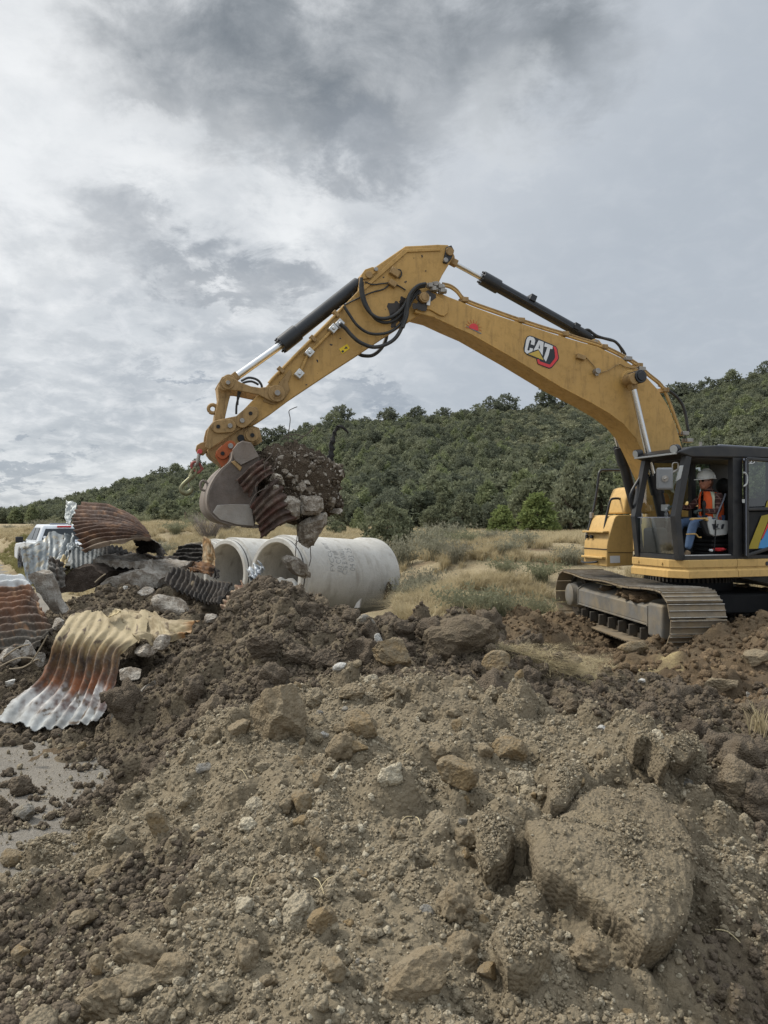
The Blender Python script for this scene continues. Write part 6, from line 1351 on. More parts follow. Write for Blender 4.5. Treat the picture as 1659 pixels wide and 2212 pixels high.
def loadslab(label, k, pts, b, thick, mat, seed):
    bm = bmesh.new(); cx_ = sum(p[0] for p in pts) / len(pts); cy_ = sum(p[1] for p in pts) / len(pts); c0_ = onb(k(cx_, cy_), b); fr = [onb(k(*p), b) for p in pts]; rg = random.Random(seed)
    tl = (XF * rg.uniform(-.25, .25) + ZU * rg.uniform(.0, .35)); pv = [bm.verts.new(p + XL * ((p - c0_).dot(tl))) for p in fr]; in_ = [bm.verts.new(c0_.lerp(p, .62) + XL * (.07 + rg.uniform(-.01, .03) + (p - c0_).dot(tl))) for p in fr]; bk = [bm.verts.new(c0_.lerp(p, .8) - XL * thick) for p in fr]; n = len(pts)
    bm.faces.new(in_); bm.faces.new(bk[::-1])
    for i in range(n):
        j = (i + 1) % n; bm.faces.new((pv[i], pv[j], in_[j], in_[i])); bm.faces.new((pv[j], pv[i], bk[i], bk[j]))
    bmesh.ops.triangulate(bm, faces=bm.faces)
    for _ in range(4): bmesh.ops.subdivide_edges(bm, edges=[e for e in bm.edges if e.calc_length() > .022], cuts=1); bmesh.ops.triangulate(bm, faces=bm.faces)
    co = np.array([v.co[:] for v in bm.verts]); s_ = seed * 3.1; dx = np.stack([fbm(co[:, 0] * 7 + s_ + i * 7, co[:, 1] * 7, co[:, 2] * 7, 4) for i in range(3)], 1) * .018 + np.stack([fbm(co[:, 0] * 28 + s_ + i * 7, co[:, 1] * 28, co[:, 2] * 28, 2) for i in range(3)], 1) * .006
    for v, q in zip(bm.verts, co + dx): v.co = q
    bmesh.ops.recalc_face_normals(bm, faces=bm.faces); me = bpy.data.meshes.new('concrete_chunk'); bm.to_mesh(me); bm.free(); me.polygons.foreach_set('use_smooth', [True] * len(me.polygons)); me.set_sharp_from_angle(angle=R_(32)); me.materials.append(mat)
    o = bpy.data.objects.new('concrete_chunk', me); C.objects.link(o); return prop(o, label, 'concrete chunk')
loadslab('pale concrete chunk highest of those on the left face of the load', K8, [(540, 640), (580, 540), (640, 538), (700, 580), (735, 650), (752, 722), (700, 728), (600, 690)], .60, .22, M_conc, 1)
loadslab('dark concrete chunk under the pale one and beside the hanging sheet', K8, [(490, 750), (505, 690), (570, 668), (690, 730), (728, 770), (700, 842), (600, 872), (540, 860), (500, 800)], .66, .25, M_conc, 2)
loadslab('broad cracked concrete chunk at the bottom edge of the load', K8, [(655, 930), (680, 880), (800, 840), (870, 850), (938, 900), (938, 1080), (930, 1142), (880, 1150), (820, 1100), (700, 1040), (665, 985)], .66, .30, M_conc, 3)
loadslab('squarish pale concrete chunk at the middle of the lower edge of the load', K8, [(945, 850), (965, 830), (1180, 838), (1232, 882), (1232, 1000), (1180, 1082), (1090, 1092), (942, 1080)], .62, .28, M_conc, 4)
loadslab('large broken concrete slab hanging below the load over the pipe', K8, [(915, 1205), (970, 1150), (1190, 1065), (1262, 1052), (1292, 1082), (1280, 1200), (1185, 1370), (1142, 1490), (1060, 1522), (990, 1500), (958, 1480), (945, 1400), (915, 1320)], .48, .30, M_conc, 5)
loadslab('flat concrete fragment dangling on a wire in front of the nearest pipe', K5, [(790, 1040), (830, 1018), (900, 1040), (980, 1090), (1012, 1150), (1008, 1182), (960, 1188), (880, 1160), (830, 1105)], .42, .16, M_conc, 6)
for i, (x, y, w, h, roll, b, lab) in enumerate([
    (1325, 905, 170, 150, -.5, .45, 'small stone at the lower far corner of the load'),
    (955, 715, 120, 150, .2, .58, 'narrow upright stone in the middle of the load'), (1055, 745, 130, 95, -.3, .56, 'light stone right of the narrow upright stone in the load'), (900, 610, 110, 110, .5, .55, 'grey flat stone in the upper middle of the load'), (800, 580, 110, 80, -.4, .58, 'thin tilted stone right of the highest pale chunk'),
    (695, 350, 110, 90, .1, .45, 'small stone near the top of the load beside the wires'), (1000, 305, 110, 80, -.3, .42, 'pale stone lying on top of the load'), (943, 188, 80, 50, 0, .25, 'white stone perched highest on the load'), (1400, 1030, 190, 80, -.15, .4, 'flat stone sticking out at the bottom right of the load'), (740, 520, 90, 80, .4, .58, 'little grey stone above the cluster of flat stones'), (1030, 660, 100, 60, -.3, .58, 'thin slab fragment above the light stone')]):
    chunk('concrete_chunk', lab, 'concrete chunk', kq(x, y, b), (w / mpx, h / mpx, .28 if w > 200 else w / mpx * .9), roll, 800 + i, M_white if 'white' in lab else M_conc, 7, .06, None, 4, None, (.38, .68))
M_wire = simple('rusty_wire', srgb(92, 82, 74), .6, .2)
for i, (k, pts, b, lab) in enumerate([(K1, [(598, 1200), (603, 1120), (612, 1040), (605, 995), (625, 980), (650, 970)], .0, 'bent wire standing highest above the load'), (K1, [(560, 1150), (600, 1135), (650, 1150), (720, 1108), (735, 1090)], .2, 'long thin wire arching over the top of the load'), (K1, [(575, 1130), (640, 1120), (690, 1130), (740, 1085)], -.1, 'thin wire looping behind the long arching one'),
    (K8, [(605, 160), (560, 300), (475, 400), (470, 480), (485, 595)], .78, 'pale root strand draped down the front of the load'), (K8, [(650, 285), (625, 380), (600, 470), (578, 540)], .74, 'short strand right of the pale root strand'), (K8, [(500, 735), (430, 765), (370, 800), (320, 860), (270, 965)], .84, 'wire curving over the hanging corrugated sheet'), (K8, [(380, 650), (352, 720), (362, 790)], .84, 'short wire joining the curved one on the sheet'),
    (K8, [(910, 1270), (895, 1380), (882, 1500), (870, 1640)], .45, 'wire hanging straight down from the load to the dangling fragment'), (K8, [(1068, 1500), (1072, 1600), (1075, 1660), (1050, 1760)], .42, 'wire end hanging below the large slab'), (K8, [(870, 1470), (905, 1430), (945, 1415)], .45, 'twig like wire poking left of the large slab')]):
    g = MB(); g.tube([onb(k(*p), b) for p in pts], .006, 6); o = g.build('wire', M_wire, None, 50); prop(o, lab, 'wire')
M_memb = simple('black_membrane', srgb(36, 34, 33), .7, 0, .3, 14, .4, 40)
g = MB(); ptsm = [(1320, 480), (1330, 380), (1345, 260), (1355, 150), (1375, 60), (1400, -20), (1440, -70), (1500, -40), (1550, 20)]; pp = crv([kq(x, y, .1) for x, y in ptsm], 4)
ww = np.interp(np.linspace(0, 1, len(pp)), [0, .3, .6, .75, .9, 1], [.10, .075, .055, .06, .05, .01]); mr = random.Random(4)
vs = []
for p, w in zip(pp, ww):
    for s_ in (-1, 1): vs.append(p + XF * s_ * w * .5 * mr.uniform(.5, 1.4) + XL * mr.uniform(-.02, .02) + ZU * mr.uniform(-.01, .01))
g.add(vs, [(2 * i, 2 * i + 1, 2 * i + 3, 2 * i + 2) for i in range(len(pp) - 1)]); o = g.build('membrane_strip', M_memb, None, 60); s = o.modifiers.new('t', 'SOLIDIFY'); s.thickness = .02; prop(o, 'black torn membrane strip sticking up from the load in the bucket', 'membrane')
# ------------------------------------------------------------------ torn culvert scrap and rubble on the left
G_ = 'torn pieces of corrugated culvert'
ZN, ZD = A3(srgb(150, 154, 154)), A3(srgb(104, 110, 112))
def c_front(UU, VV, nz):
    a = VV + .05 * nz(3, 1.) + .02 * nz(12, 2.)
    st = fbm(UU * 26, VV * 2.2, 3.3, 3); a = a + .05 * st; sp = nz(22, 9.)
    c = blend((a - .24) * 12, A3(srgb(162, 147, 116)), blend(nz(4, 5.) + st + .5, A3(srgb(144, 122, 84)), A3(srgb(92, 76, 54))))
    c = blend((a - .31) * 11, c, blend(nz(5, 6.) + 1.2 * st + .35, A3(srgb(62, 49, 40)), A3(srgb(104, 78, 50)))); c = blend((a - .47) * 10, c, blend(nz(6, 3.) + 1.1 * st + .5, A3(srgb(128, 80, 50)), A3(srgb(86, 62, 48))))
    c = blend((a - .635) * 12, c, blend(nz(7, 8.) + sp + .45, A3(srgb(186, 184, 180)), A3(srgb(104, 88, 84)))); c = blend((a - .76) * 9, c, blend(nz(4, 4.) * .9 + .6 * sp + .35, A3(srgb(172, 174, 172)), A3(srgb(124, 122, 118))))
    return blend((nz(9, 12.) + .5 * sp - .42) * 5, c, A3(srgb(92, 78, 64)))
FS = thing('corrugated_sheet', 'large bent corrugated sheet stained white, orange and tan lying in front of the rubble', 'sheet', P(*K4(400, 1500), 6.7))
sheet('bent_panel', [[(455, 930, 7.75), (600, 910, 7.8), (690, 905, 7.75), (830, 905, 7.7), (985, 915, 7.6)], [(380, 1030, 7.25), (520, 1030, 7.3), (660, 1040, 7.3), (800, 1060, 7.25), (960, 1090, 7.1)], [(325, 1130, 7.0), (450, 1150, 7.0), (570, 1165, 7.0), (690, 1180, 6.95), (805, 1188, 6.9)], [(285, 1250, 6.95), (420, 1290, 6.9), (540, 1310, 6.85), (660, 1325, 6.8), (775, 1330, 6.75)], [(215, 1370, 6.85), (360, 1420, 6.8), (500, 1450, 6.7), (620, 1455, 6.65), (745, 1430, 6.6)], [(60, 1490, 6.75), (230, 1560, 6.6), (400, 1590, 6.5), (560, 1590, 6.45), (705, 1560, 6.4)], [(-60, 1640, 6.6), (130, 1715, 6.4), (310, 1715, 6.35), (480, 1690, 6.3), (645, 1660, 6.3)]], K4, 'v', 8.5, .024, c_front, M_sheet, FS, 11, 170, 170, .05, .018, ampv=([0, .2, .3, .7, 1], [.2, .35, 1.0, .95, .6]), dents=.012)
def c_tan(UU, VV, nz): c = blend(nz(3, 1.) * .8 + .4, A3(srgb(164, 149, 118)), A3(srgb(128, 112, 86))); c = blend((UU + .1 * nz(4, 2.) - .86) * 8, c, A3(srgb(150, 112, 72))); return blend((nz(6, 4.) - .35) * 4, c, A3(srgb(96, 82, 62)))
sheet('folded_wing', [[(700, 890, 7.9), (820, 905, 7.85), (980, 910, 7.7), (1100, 955, 7.5), (1350, 968, 7.2)], [(780, 980, 7.5), (900, 980, 7.5), (1020, 985, 7.4), (1120, 1020, 7.25), (1300, 1010, 7.1)], [(850, 1080, 7.2), (940, 1080, 7.15), (1010, 1100, 7.1), (1110, 1085, 7.05), (1260, 1060, 7.0)], [(900, 1140, 7.0), (960, 1120, 7.0), (1015, 1145, 7.0), (1100, 1120, 6.95), (1230, 1105, 6.95)]], K4, 'u', 2.2, .03, c_tan, M_sheet, FS, 12, 120, 100, .05, .035, dents=.02)
# curled lip at the torn hole on the fold
sheet('torn_lip', [[(670, 940, 7.45), (700, 900, 7.5), (735, 885, 7.55)], [(690, 965, 7.35), (730, 920, 7.42), (770, 915, 7.5)], [(740, 975, 7.3), (765, 950, 7.35), (800, 940, 7.4)]], K4, 'u', .6, .01, lambda U, V, nz: blend((V - .4) * 3, A3(srgb(92, 82, 64)), TN_), M_sheet, FS, 13, 30, 30, .1, .03)
def c_brown(UU, VV, nz): c = blend(nz(3, 1.) * .9 + .5, A3(srgb(92, 68, 54)), A3(srgb(60, 46, 40))); c = blend((nz(8, 2.) - .1) * 2, c, A3(srgb(120, 90, 68))); return blend((VV + .1 * nz(5, 3.) - .86) * 10, c, A3(srgb(140, 124, 108)))
CS = thing('corrugated_sheet', 'brown rusty corrugated sheet curled like a shell on top of the rubble', 'sheet', P(*K9(400, 600), 10))
sheet('curled_panel', [[(140, 148, 11.2), (310, 170, 11.0), (480, 220, 10.8), (620, 300, 10.6), (745, 440, 10.4)], [(62, 300, 10.6), (260, 300, 10.4), (450, 325, 10.3), (610, 385, 10.2), (758, 470, 10.2)], [(90, 450, 10.2), (270, 415, 10.0), (450, 405, 9.9), (620, 435, 9.9), (768, 485, 10.0)], [(172, 640, 9.9), (330, 570, 9.75), (470, 540, 9.7), (630, 505, 9.8), (778, 495, 9.95)]], K9, 'u', 12.5, .026, c_brown, M_sheet, CS, 14, 140, 190, .04, .02, dents=.012)
def c_dkin(UU, VV, nz): return blend((np.abs(VV - .5) * 2 + .25 * nz(4, 1.) - .75) * 5, A3(srgb(36, 32, 30)), A3(srgb(150, 144, 134)))
sheet('torn_end', [[(585, 520, 10.2), (700, 492, 10.2), (790, 500, 10.1), (850, 570, 9.9), (905, 640, 9.8)], [(610, 560, 10.5), (700, 540, 10.6), (780, 545, 10.5), (830, 610, 10.2), (885, 660, 9.9)], [(640, 650, 10.4), (720, 625, 10.5), (800, 630, 10.5), (825, 660, 10.2), (860, 668, 10.0)]], K9, 'u', 1.5, .02, c_dkin, M_sheet, CS, 15, 80, 60, .10, .04)
def c_zinc(UU, VV, nz): c = blend(nz(2.5, 1.) * .9 + .5, ZN, ZD); c = blend((nz(5, 2.) - .15) * 3, c, A3(srgb(146, 138, 120))); return blend((nz(9, 3.) - .3) * 3, c, A3(srgb(96, 84, 72)))
sheet('corrugated_sheet', [[(920, 612, 11.3), (1040, 622, 11.2), (1140, 652, 11.1)], [(935, 750, 11.2), (1010, 760, 11.1), (1110, 790, 11.0)], [(922, 860, 11.1), (985, 880, 11.0), (1020, 900, 10.9)], [(965, 960, 11.0), (1000, 1000, 10.9), (1030, 1020, 10.8)]], K7, 'v', 2.5, .015, lambda U, V, nz: blend((nz(3, 1.) + .3), A3(srgb(168, 172, 170)), A3(srgb(132, 138, 138))), M_zinc, None, 16, 50, 70, .07, .03, 'pale galvanised strip standing upright at the left of the brown curled sheet', 'sheet')
sheet('corrugated_sheet', [[(285, 1305, 9.9), (430, 1277, 10.1), (640, 1180, 10.3), (745, 1062, 10.45), (945, 1135, 10.5)], [(310, 1430, 9.8), (450, 1410, 9.95), (640, 1340, 10.1), (770, 1290, 10.2), (930, 1260, 10.3)], [(345, 1640, 9.7), (470, 1630, 9.8), (610, 1570, 9.9), (750, 1510, 10.0), (890, 1400, 10.15)], [(385, 1860, 9.6), (480, 1850, 9.65), (590, 1770, 9.75), (690, 1690, 9.85), (820, 1560, 10.0)]], K7, 'v', 7, .0045, c_zinc, M_zinc, None, 17, 120, 90, .02, .012, 'grey galvanised corrugated panel standing in front of the white pickup', 'sheet')
sheet('corrugated_sheet', [[(950, 1170, 10.3), (1050, 1095, 10.3), (1155, 1340, 10.0)], [(880, 1400, 10.0), (980, 1335, 10.0), (1085, 1350, 9.9)], [(760, 1570, 9.8), (900, 1500, 9.75), (1005, 1480, 9.8)], [(665, 1740, 9.6), (800, 1690, 9.55), (995, 1620, 9.6)]], K7, 'v', 3.0, .03, lambda U, V, nz: blend((V + .2 * nz(4, 1.) - .62) * 6, blend(nz(4, 2.) + .5, ZN, ZD), TN_), M_zinc, None, 18, 60, 80, .06, .07, 'crumpled shiny sheet folded over between the grey panel and the brown shell', 'sheet')
sheet('corrugated_sheet', [[(640, 200, 10.9), (860, 235, 10.9), (1060, 225, 10.8), (1280, 320, 10.7)], [(640, 330, 10.6), (860, 340, 10.6), (1060, 310, 10.5), (1300, 350, 10.5)], [(645, 460, 10.3), (860, 450, 10.3), (1070, 400, 10.3), (1320, 390, 10.3)]], KB, 'v', 15, .016, lambda U, V, nz: blend((U + .2 * nz(3, 1.) - .35) * 4, blend(nz(4, 2.) + .5, ZN, ZD), A3(srgb(58, 54, 50))), M_sheet, None, 19, 150, 50, .03, .03, 'grey ribbed panel under the brown curled sheet', 'sheet')
def c_left(UU, VV, nz): c = blend(nz(3, 2.) * .9 + .5, A3(srgb(112, 78, 56)), A3(srgb(70, 54, 44))); c = blend((VV + .08 * nz(4, 1.) - .58) * 4, c, A3(srgb(76, 70, 62))); c = blend((nz(7, 5.) - .2) * 2, c, A3(srgb(142, 110, 82))); return blend((.22 + .05 * nz(5, 6.) - VV) * 14, c, A3(srgb(196, 198, 198)))
sheet('corrugated_sheet', [[(-140, 690, 8.9), (0, 685, 8.9), (110, 690, 8.9), (165, 740, 8.8)], [(-140, 800, 8.6), (40, 790, 8.6), (170, 775, 8.6), (250, 840, 8.5)], [(-140, 920, 8.3), (40, 900, 8.3), (180, 885, 8.3), (290, 935, 8.2)], [(-140, 1060, 8.0), (40, 1050, 8.0), (200, 1030, 8.0), (360, 1060, 7.9)], [(-140, 1220, 7.7), (40, 1215, 7.7), (180, 1195, 7.7), (310, 1120, 7.7)]], K4, 'u', 12.5, .026, c_left, M_sheet, None, 20, 110, 170, .05, .05, 'rusty corrugated sheet with a white upper edge at the far left end of the rubble', 'sheet')
def c_black(UU, VV, nz): c = blend(nz(4, 1.) * .8 + .4, A3(srgb(40, 36, 33)), A3(srgb(66, 58, 50))); return blend((.06 + .03 * nz(8, 2.) - VV) * 20, c, A3(srgb(120, 106, 88)))
sheet('corrugated_sheet', [[(935, 735, 9.6), (1080, 765, 9.4), (1220, 835, 9.2), (1360, 862, 9.0), (1485, 872, 8.8)], [(885, 800, 9.4), (1040, 865, 9.2), (1180, 935, 9.0), (1310, 985, 8.8), (1450, 960, 8.6)], [(850, 865, 9.2), (1000, 960, 9.0), (1150, 1020, 8.8), (1265, 1050, 8.6), (1370, 1080, 8.4)]], K9, 'v', 14, .024, c_black, M_sheet, None, 21, 150, 60, .03, .03, 'black tarry corrugated sheet sloping down to the dirt mound', 'sheet')
TS = thing('culvert_section', 'torn culvert section, black inside with a tan standing edge, beside the pipes', 'culvert', P(*K9(1150, 700), 10.5))
sheet('black_panel', [[(1008, 552, 11.0), (1100, 520, 11.0), (1210, 512, 10.9)], [(960, 610, 10.9), (1100, 610, 10.9), (1215, 610, 10.8)], [(880, 670, 10.8), (1050, 710, 10.8), (1215, 700, 10.7)]], K9, 'u', 5, .015, lambda U, V, nz: blend((.10 + .05 * nz(6, 1.) - V) * 16, A3(srgb(44, 40, 36)), A3(srgb(170, 158, 134))), M_sheet, TS, 22, 70, 60, .04, .03)
sheet('standing_edge', [[(1205, 470, 10.9), (1232, 462, 10.8), (1262, 500, 10.7)], [(1208, 560, 10.8), (1260, 540, 10.7), (1305, 590, 10.6)], [(1205, 640, 10.7), (1265, 640, 10.6), (1325, 670, 10.5)], [(1200, 690, 10.6), (1270, 710, 10.5), (1322, 745, 10.4)]], K9, 'v', 1.5, .012, lambda U, V, nz: blend(nz(4, 1.) + .45, A3(srgb(168, 150, 120)), A3(srgb(150, 112, 66))), M_sheet, TS, 23, 50, 60, .05, .03)
sheet('rusty_fold', [[(1030, 715, 10.6), (1110, 690, 10.6), (1215, 690, 10.5), (1325, 735, 10.4)], [(1060, 745, 10.3), (1140, 740, 10.3), (1220, 745, 10.2), (1330, 780, 10.2)], [(1110, 770, 10.1), (1180, 790, 10.1), (1240, 815, 10.0), (1300, 840, 10.0)]], K9, 'u', 4, .018, lambda U, V, nz: blend(nz(4, 1.) + .5, A3(srgb(136, 96, 58)), RD), M_sheet, TS, 24, 80, 50, .06, .03)
sheet('black_flap', [[(1300, 740, 10.2), (1330, 735, 10.2), (1355, 760, 10.1)], [(1310, 790, 10.1), (1335, 790, 10.1), (1352, 820, 10.0)], [(1300, 830, 10.0), (1325, 840, 10.0), (1335, 850, 9.9)]], K9, 'v', 1, .01, lambda U, V, nz: A3(srgb(40, 36, 34)) + 0 * U[..., None], M_sheet, TS, 25, 26, 26, .12, .05)
sheet('corrugated_sheet', [[(610, 590, 10.75), (790, 625, 10.7), (1015, 640, 10.8)], [(630, 640, 10.5), (810, 670, 10.45), (1015, 690, 10.5)], [(650, 690, 10.3), (830, 715, 10.25), (1010, 748, 10.3)]], K9, 'u', 5, .018, lambda U, V, nz: blend(nz(4, 1.) + .3, A3(srgb(44, 40, 37)), A3(srgb(84, 72, 60))), M_sheet, None, 31, 90, 50, .06, .04, 'dark crushed corrugated sheet lying between the curled brown shell and the scalloped concrete', 'sheet')
sheet('corrugated_sheet', [[(60, 1330, 9.3), (190, 1380, 9.3), (330, 1500, 9.35)], [(80, 1560, 9.2), (200, 1600, 9.2), (330, 1640, 9.25)], [(100, 1820, 9.1), (220, 1850, 9.1), (350, 1880, 9.1)]], KB if False else (lambda x, y: K7(x + 620, y + 60)), 'u', 6, .012, lambda U, V, nz: blend(nz(4, 1.) + .4, A3(srgb(108, 104, 98)), A3(srgb(72, 62, 54))), M_sheet, None, 32, 60, 60, .10, .06, 'torn dark grey sheet sticking up behind the rough grey concrete slab', 'sheet')
sheet('corrugated_sheet', [[(562, 1125, 8.2), (600, 1085, 8.2), (665, 1070, 8.1)], [(575, 1160, 8.0), (620, 1130, 8.0), (685, 1110, 8.0)], [(600, 1215, 7.8), (625, 1190, 7.8), (640, 1150, 7.9)]], K5, 'v', 3, .03, lambda U, V, nz: blend(nz(4, 1.) + .4, A3(srgb(196, 200, 204)), ZD), M_zinc, None, 26, 50, 50, .06, .06, 'small shiny crumpled sheet sticking up before the nearest pipe', 'sheet')
sheet('corrugated_sheet', [[(680, 1212, 7.9), (790, 1180, 7.9), (870, 1192, 7.8), (985, 1290, 7.6)], [(690, 1260, 7.6), (790, 1250, 7.6), (880, 1260, 7.5), (980, 1320, 7.4)], [(700, 1330, 7.3), (790, 1320, 7.3), (880, 1330, 7.2), (960, 1350, 7.2)]], K5, 'v', 2.5, .015, lambda U, V, nz: blend((nz(3, 1.) + .35), A3(srgb(128, 128, 124)), A3(srgb(98, 92, 84))), M_sheet, None, 27, 70, 40, .03, .02, 'grey curved metal plate half buried behind the crest of the mound', 'plate')
sheet('corrugated_sheet', [[(370, 1390, 7.9), (435, 1300, 8.0), (530, 1190, 8.1)], [(400, 1400, 7.7), (470, 1320, 7.8), (550, 1210, 7.9)], [(430, 1410, 7.5), (500, 1340, 7.6), (560, 1240, 7.7)]], K5, 'v', 6, .02, lambda U, V, nz: blend(nz(4, 1.) + .5, A3(srgb(150, 134, 112)), RU), M_sheet, None, 28, 70, 40, .06, .03, 'narrow brown corrugated strip leaning on the left flank of the mound', 'sheet')
g = MB(); q = [P(*K5(*p), 6.55) for p in [(1300, 1385), (1318, 1350), (1345, 1322), (1335, 1385)]]; g.prism(q, Vector((.01, .03, 0))); o = g.build('metal_shard', M_zinc if False else M_silver, None, 0); prop(o, 'pointed bright metal shard poking from the crest of the mound', 'metal shard')
# ------------------------------------------------------------------ broken concrete
def slabprism(name, label, k, pts, d, thick, mat, seed, cat='concrete', tilt=0.0):
    """a broken slab with its own outline and thickness, edges knocked rough"""
    bm = bmesh.new(); vs = [bm.verts.new(P(*k(*p), d + tilt * i_)) for i_, p in enumerate(pts)]; f = bm.faces.new(vs); r = bmesh.ops.extrude_face_region(bm, geom=[f]); dv = Vector((.15, 1, .12)).normalized() * thick
    for e in r['geom']:
        if isinstance(e, bmesh.types.BMVert): e.co += dv
    bmesh.ops.recalc_face_normals(bm, faces=bm.faces); bmesh.ops.triangulate(bm, faces=bm.faces)
    for _ in range(4): bmesh.ops.subdivide_edges(bm, edges=[e for e in bm.edges if e.calc_length() > .07], cuts=1, use_grid_fill=True); bmesh.ops.triangulate(bm, faces=bm.faces)
    co = np.array([v.co[:] for v in bm.verts]); s = seed * 3.1; dx = np.stack([fbm(co[:, 0] * 5 + s + i * 7, co[:, 1] * 5, co[:, 2] * 5, 4) for i in range(3)], 1) * .035
    for v, q in zip(bm.verts, co + dx): v.co = q
    me = bpy.data.meshes.new(name); bm.to_mesh(me); bm.free(); me.polygons.foreach_set('use_smooth', [True] * len(me.polygons)); me.set_sharp_from_angle(angle=R_(35)); me.materials.append(mat)
    o = bpy.data.objects.new(name, me); C.objects.link(o); return prop(o, label, cat)
M_conc2 = rock_mat('pale_broken_concrete', srgb(182, 176, 166), srgb(148, 140, 130), srgb(112, 98, 82), .6)
zig = [(255 + i * 29, 712 + 6 * i / 2 + (9 if i % 2 else -9)) for i in range(16)]
slabprism('broken_concrete', 'long concrete slab with a scalloped edge lying across the rubble', K9, [(255, 666), (480, 682), (700, 708), (1010, 742), (1000, 800), (690, 800)] + zig[::-1], 10.0, .5, M_conc2, 3)
slabprism('broken_concrete', 'dark concrete mass under the long scalloped slab', K9, [(265, 745), (500, 768), (700, 780), (840, 800), (700, 840), (480, 860), (300, 840)], 10.2, .5, rock_mat('dark_muddy_concrete', srgb(92, 82, 74), srgb(70, 62, 56), srgb(60, 50, 42), .7), 4)
slabprism('broken_concrete', 'tilted light concrete slab half covered by dirt in the middle of the rubble', KB, [(900, 625), (1010, 545), (1170, 490), (1310, 465), (1420, 500), (1500, 545), (1470, 640), (1200, 660)], 9.7, .35, M_conc2, 5)
slabprism('broken_concrete', 'dark muddy slab leaning below the crumpled shiny sheet', KB, [(480, 640), (560, 560), (700, 440), (850, 435), (960, 500), (900, 620), (640, 680), (500, 690)], 9.7, .3, MATS['dark_muddy_concrete'], 6)
slabprism('broken_concrete', 'small upright concrete wedge on the scalloped slab', KB, [(1330, 400), (1368, 375), (1500, 520), (1440, 500), (1345, 450)], 9.9, .15, M_conc2, 7)
slabprism('broken_concrete', 'rough grey concrete slab standing between the grey panel and the rusty sheet', K4, [(185, 692), (235, 664), (300, 678), (322, 740), (352, 820), (398, 935), (348, 942), (292, 850), (232, 775)], 8.75, .14, M_conc2, 8)
slabprism('broken_concrete', 'smooth flat grey stone slab at the foot of the large stained sheet', K4, [(725, 1650), (745, 1570), (800, 1510), (940, 1440), (955, 1470), (935, 1560), (900, 1640), (780, 1670)], 6.15, .22, rock_mat('smooth_grey_stone', srgb(150, 144, 134), srgb(134, 128, 118), srgb(116, 104, 86), .5), 9)
for i, (k, x, y, d, w, h, roll, m, lab) in enumerate([(K4, 1110, 890, 8.55, 250, 130, -.35, M_conc, 'tan flat rock lying at the edge of the dirt below the black sheet'), (K4, 60, 1230, 7.6, 130, 130, .6, M_conc2, 'pale concrete lump below the rusty sheet at the far left'), (K4, 185, 1180, 7.55, 90, 140, .2, M_conc2, 'upright concrete lump beside the twigs'), (K4, 70, 1395, 7.0, 70, 50, .1, M_white, 'white stone left of the stained sheet'), (K4, 265, 1240, 7.4, 70, 110, .2, M_conc2, 'lilac grey stone at the edge of the stained sheet'), (K4, 380, 1010, 7.9, 100, 90, .3, M_conc2, 'grey stone under the fold of the stained sheet'), (K4, 950, 800, 8.9, 110, 70, .4, M_conc2, 'light stone embedded in the rubble dirt'), (K4, 820, 770, 9.0, 34, 30, .1, M_white, 'small white stone on top of the rubble dirt'), (K4, 1060, 1130, 6.9, 120, 110, .2, M_conc, 'brown broken lump under the tan wing of the stained sheet'), (K4, 950, 1180, 7.0, 150, 90, -.2, M_conc, 'dark broken lump beneath the stained sheet'), (K4, 850, 1330, 6.7, 140, 80, .1, M_conc, 'dark flat lump in the hollow beside the stained sheet'), (K4, 530, 1800, 5.75, 60, 45, .1, M_tan, 'small tan stone lying on the road dust'), (K4, 190, 1805, 5.7, 80, 50, 0, M_darkclod, 'dark clod on the road in front of the stained sheet'), (K4, 690, 1480, 6.3, 90, 70, .3, M_darkclod, 'dark clod beside the flat grey slab'), (K4, 1380, 975, 7.3, 90, 80, .2, M_conc2, 'grey stone where the tan wing meets the mound')]):
    s = d / FPX / (1.659 * 1.82278); chunk('broken_stone', lab, 'stone', P(*k(x, y), d), (w * s, h * s, min(w, h) * s * 1.0), roll, 860 + i, m, 7, .07, None, 4, None, (.4, .7))
M_twig = simple('dry_twig', srgb(150, 136, 114), .85, 0, .2)
for i, (pts, d, lab) in enumerate([([(0, 1285), (90, 1240), (160, 1225), (230, 1235)], 7.4, 'dry twig lying lowest across the pale lumps'), ([(20, 1230), (110, 1165), (190, 1140)], 7.5, 'dry twig reaching the upright concrete lump'), ([(205, 1255), (260, 1170), (312, 1080)], 7.3, 'dry twig leaning upright against the rusty sheet'), ([(60, 1300), (150, 1290), (240, 1240), (262, 1250)], 7.35, 'forked dry twig near the lilac grey stone'), ([(390, 935), (402, 960), (412, 975)], 8.3, 'short stick beside the rough grey slab'), ([(620, 735), (660, 700), (690, 680)], 9.3, 'thin stick poking out from under the scalloped slab')]):
    g = MB(); g.tube([P(*K4(*p), d) for p in pts], .008, 6); prop(g.build('twig', M_twig, None, 50), lab, 'twig')
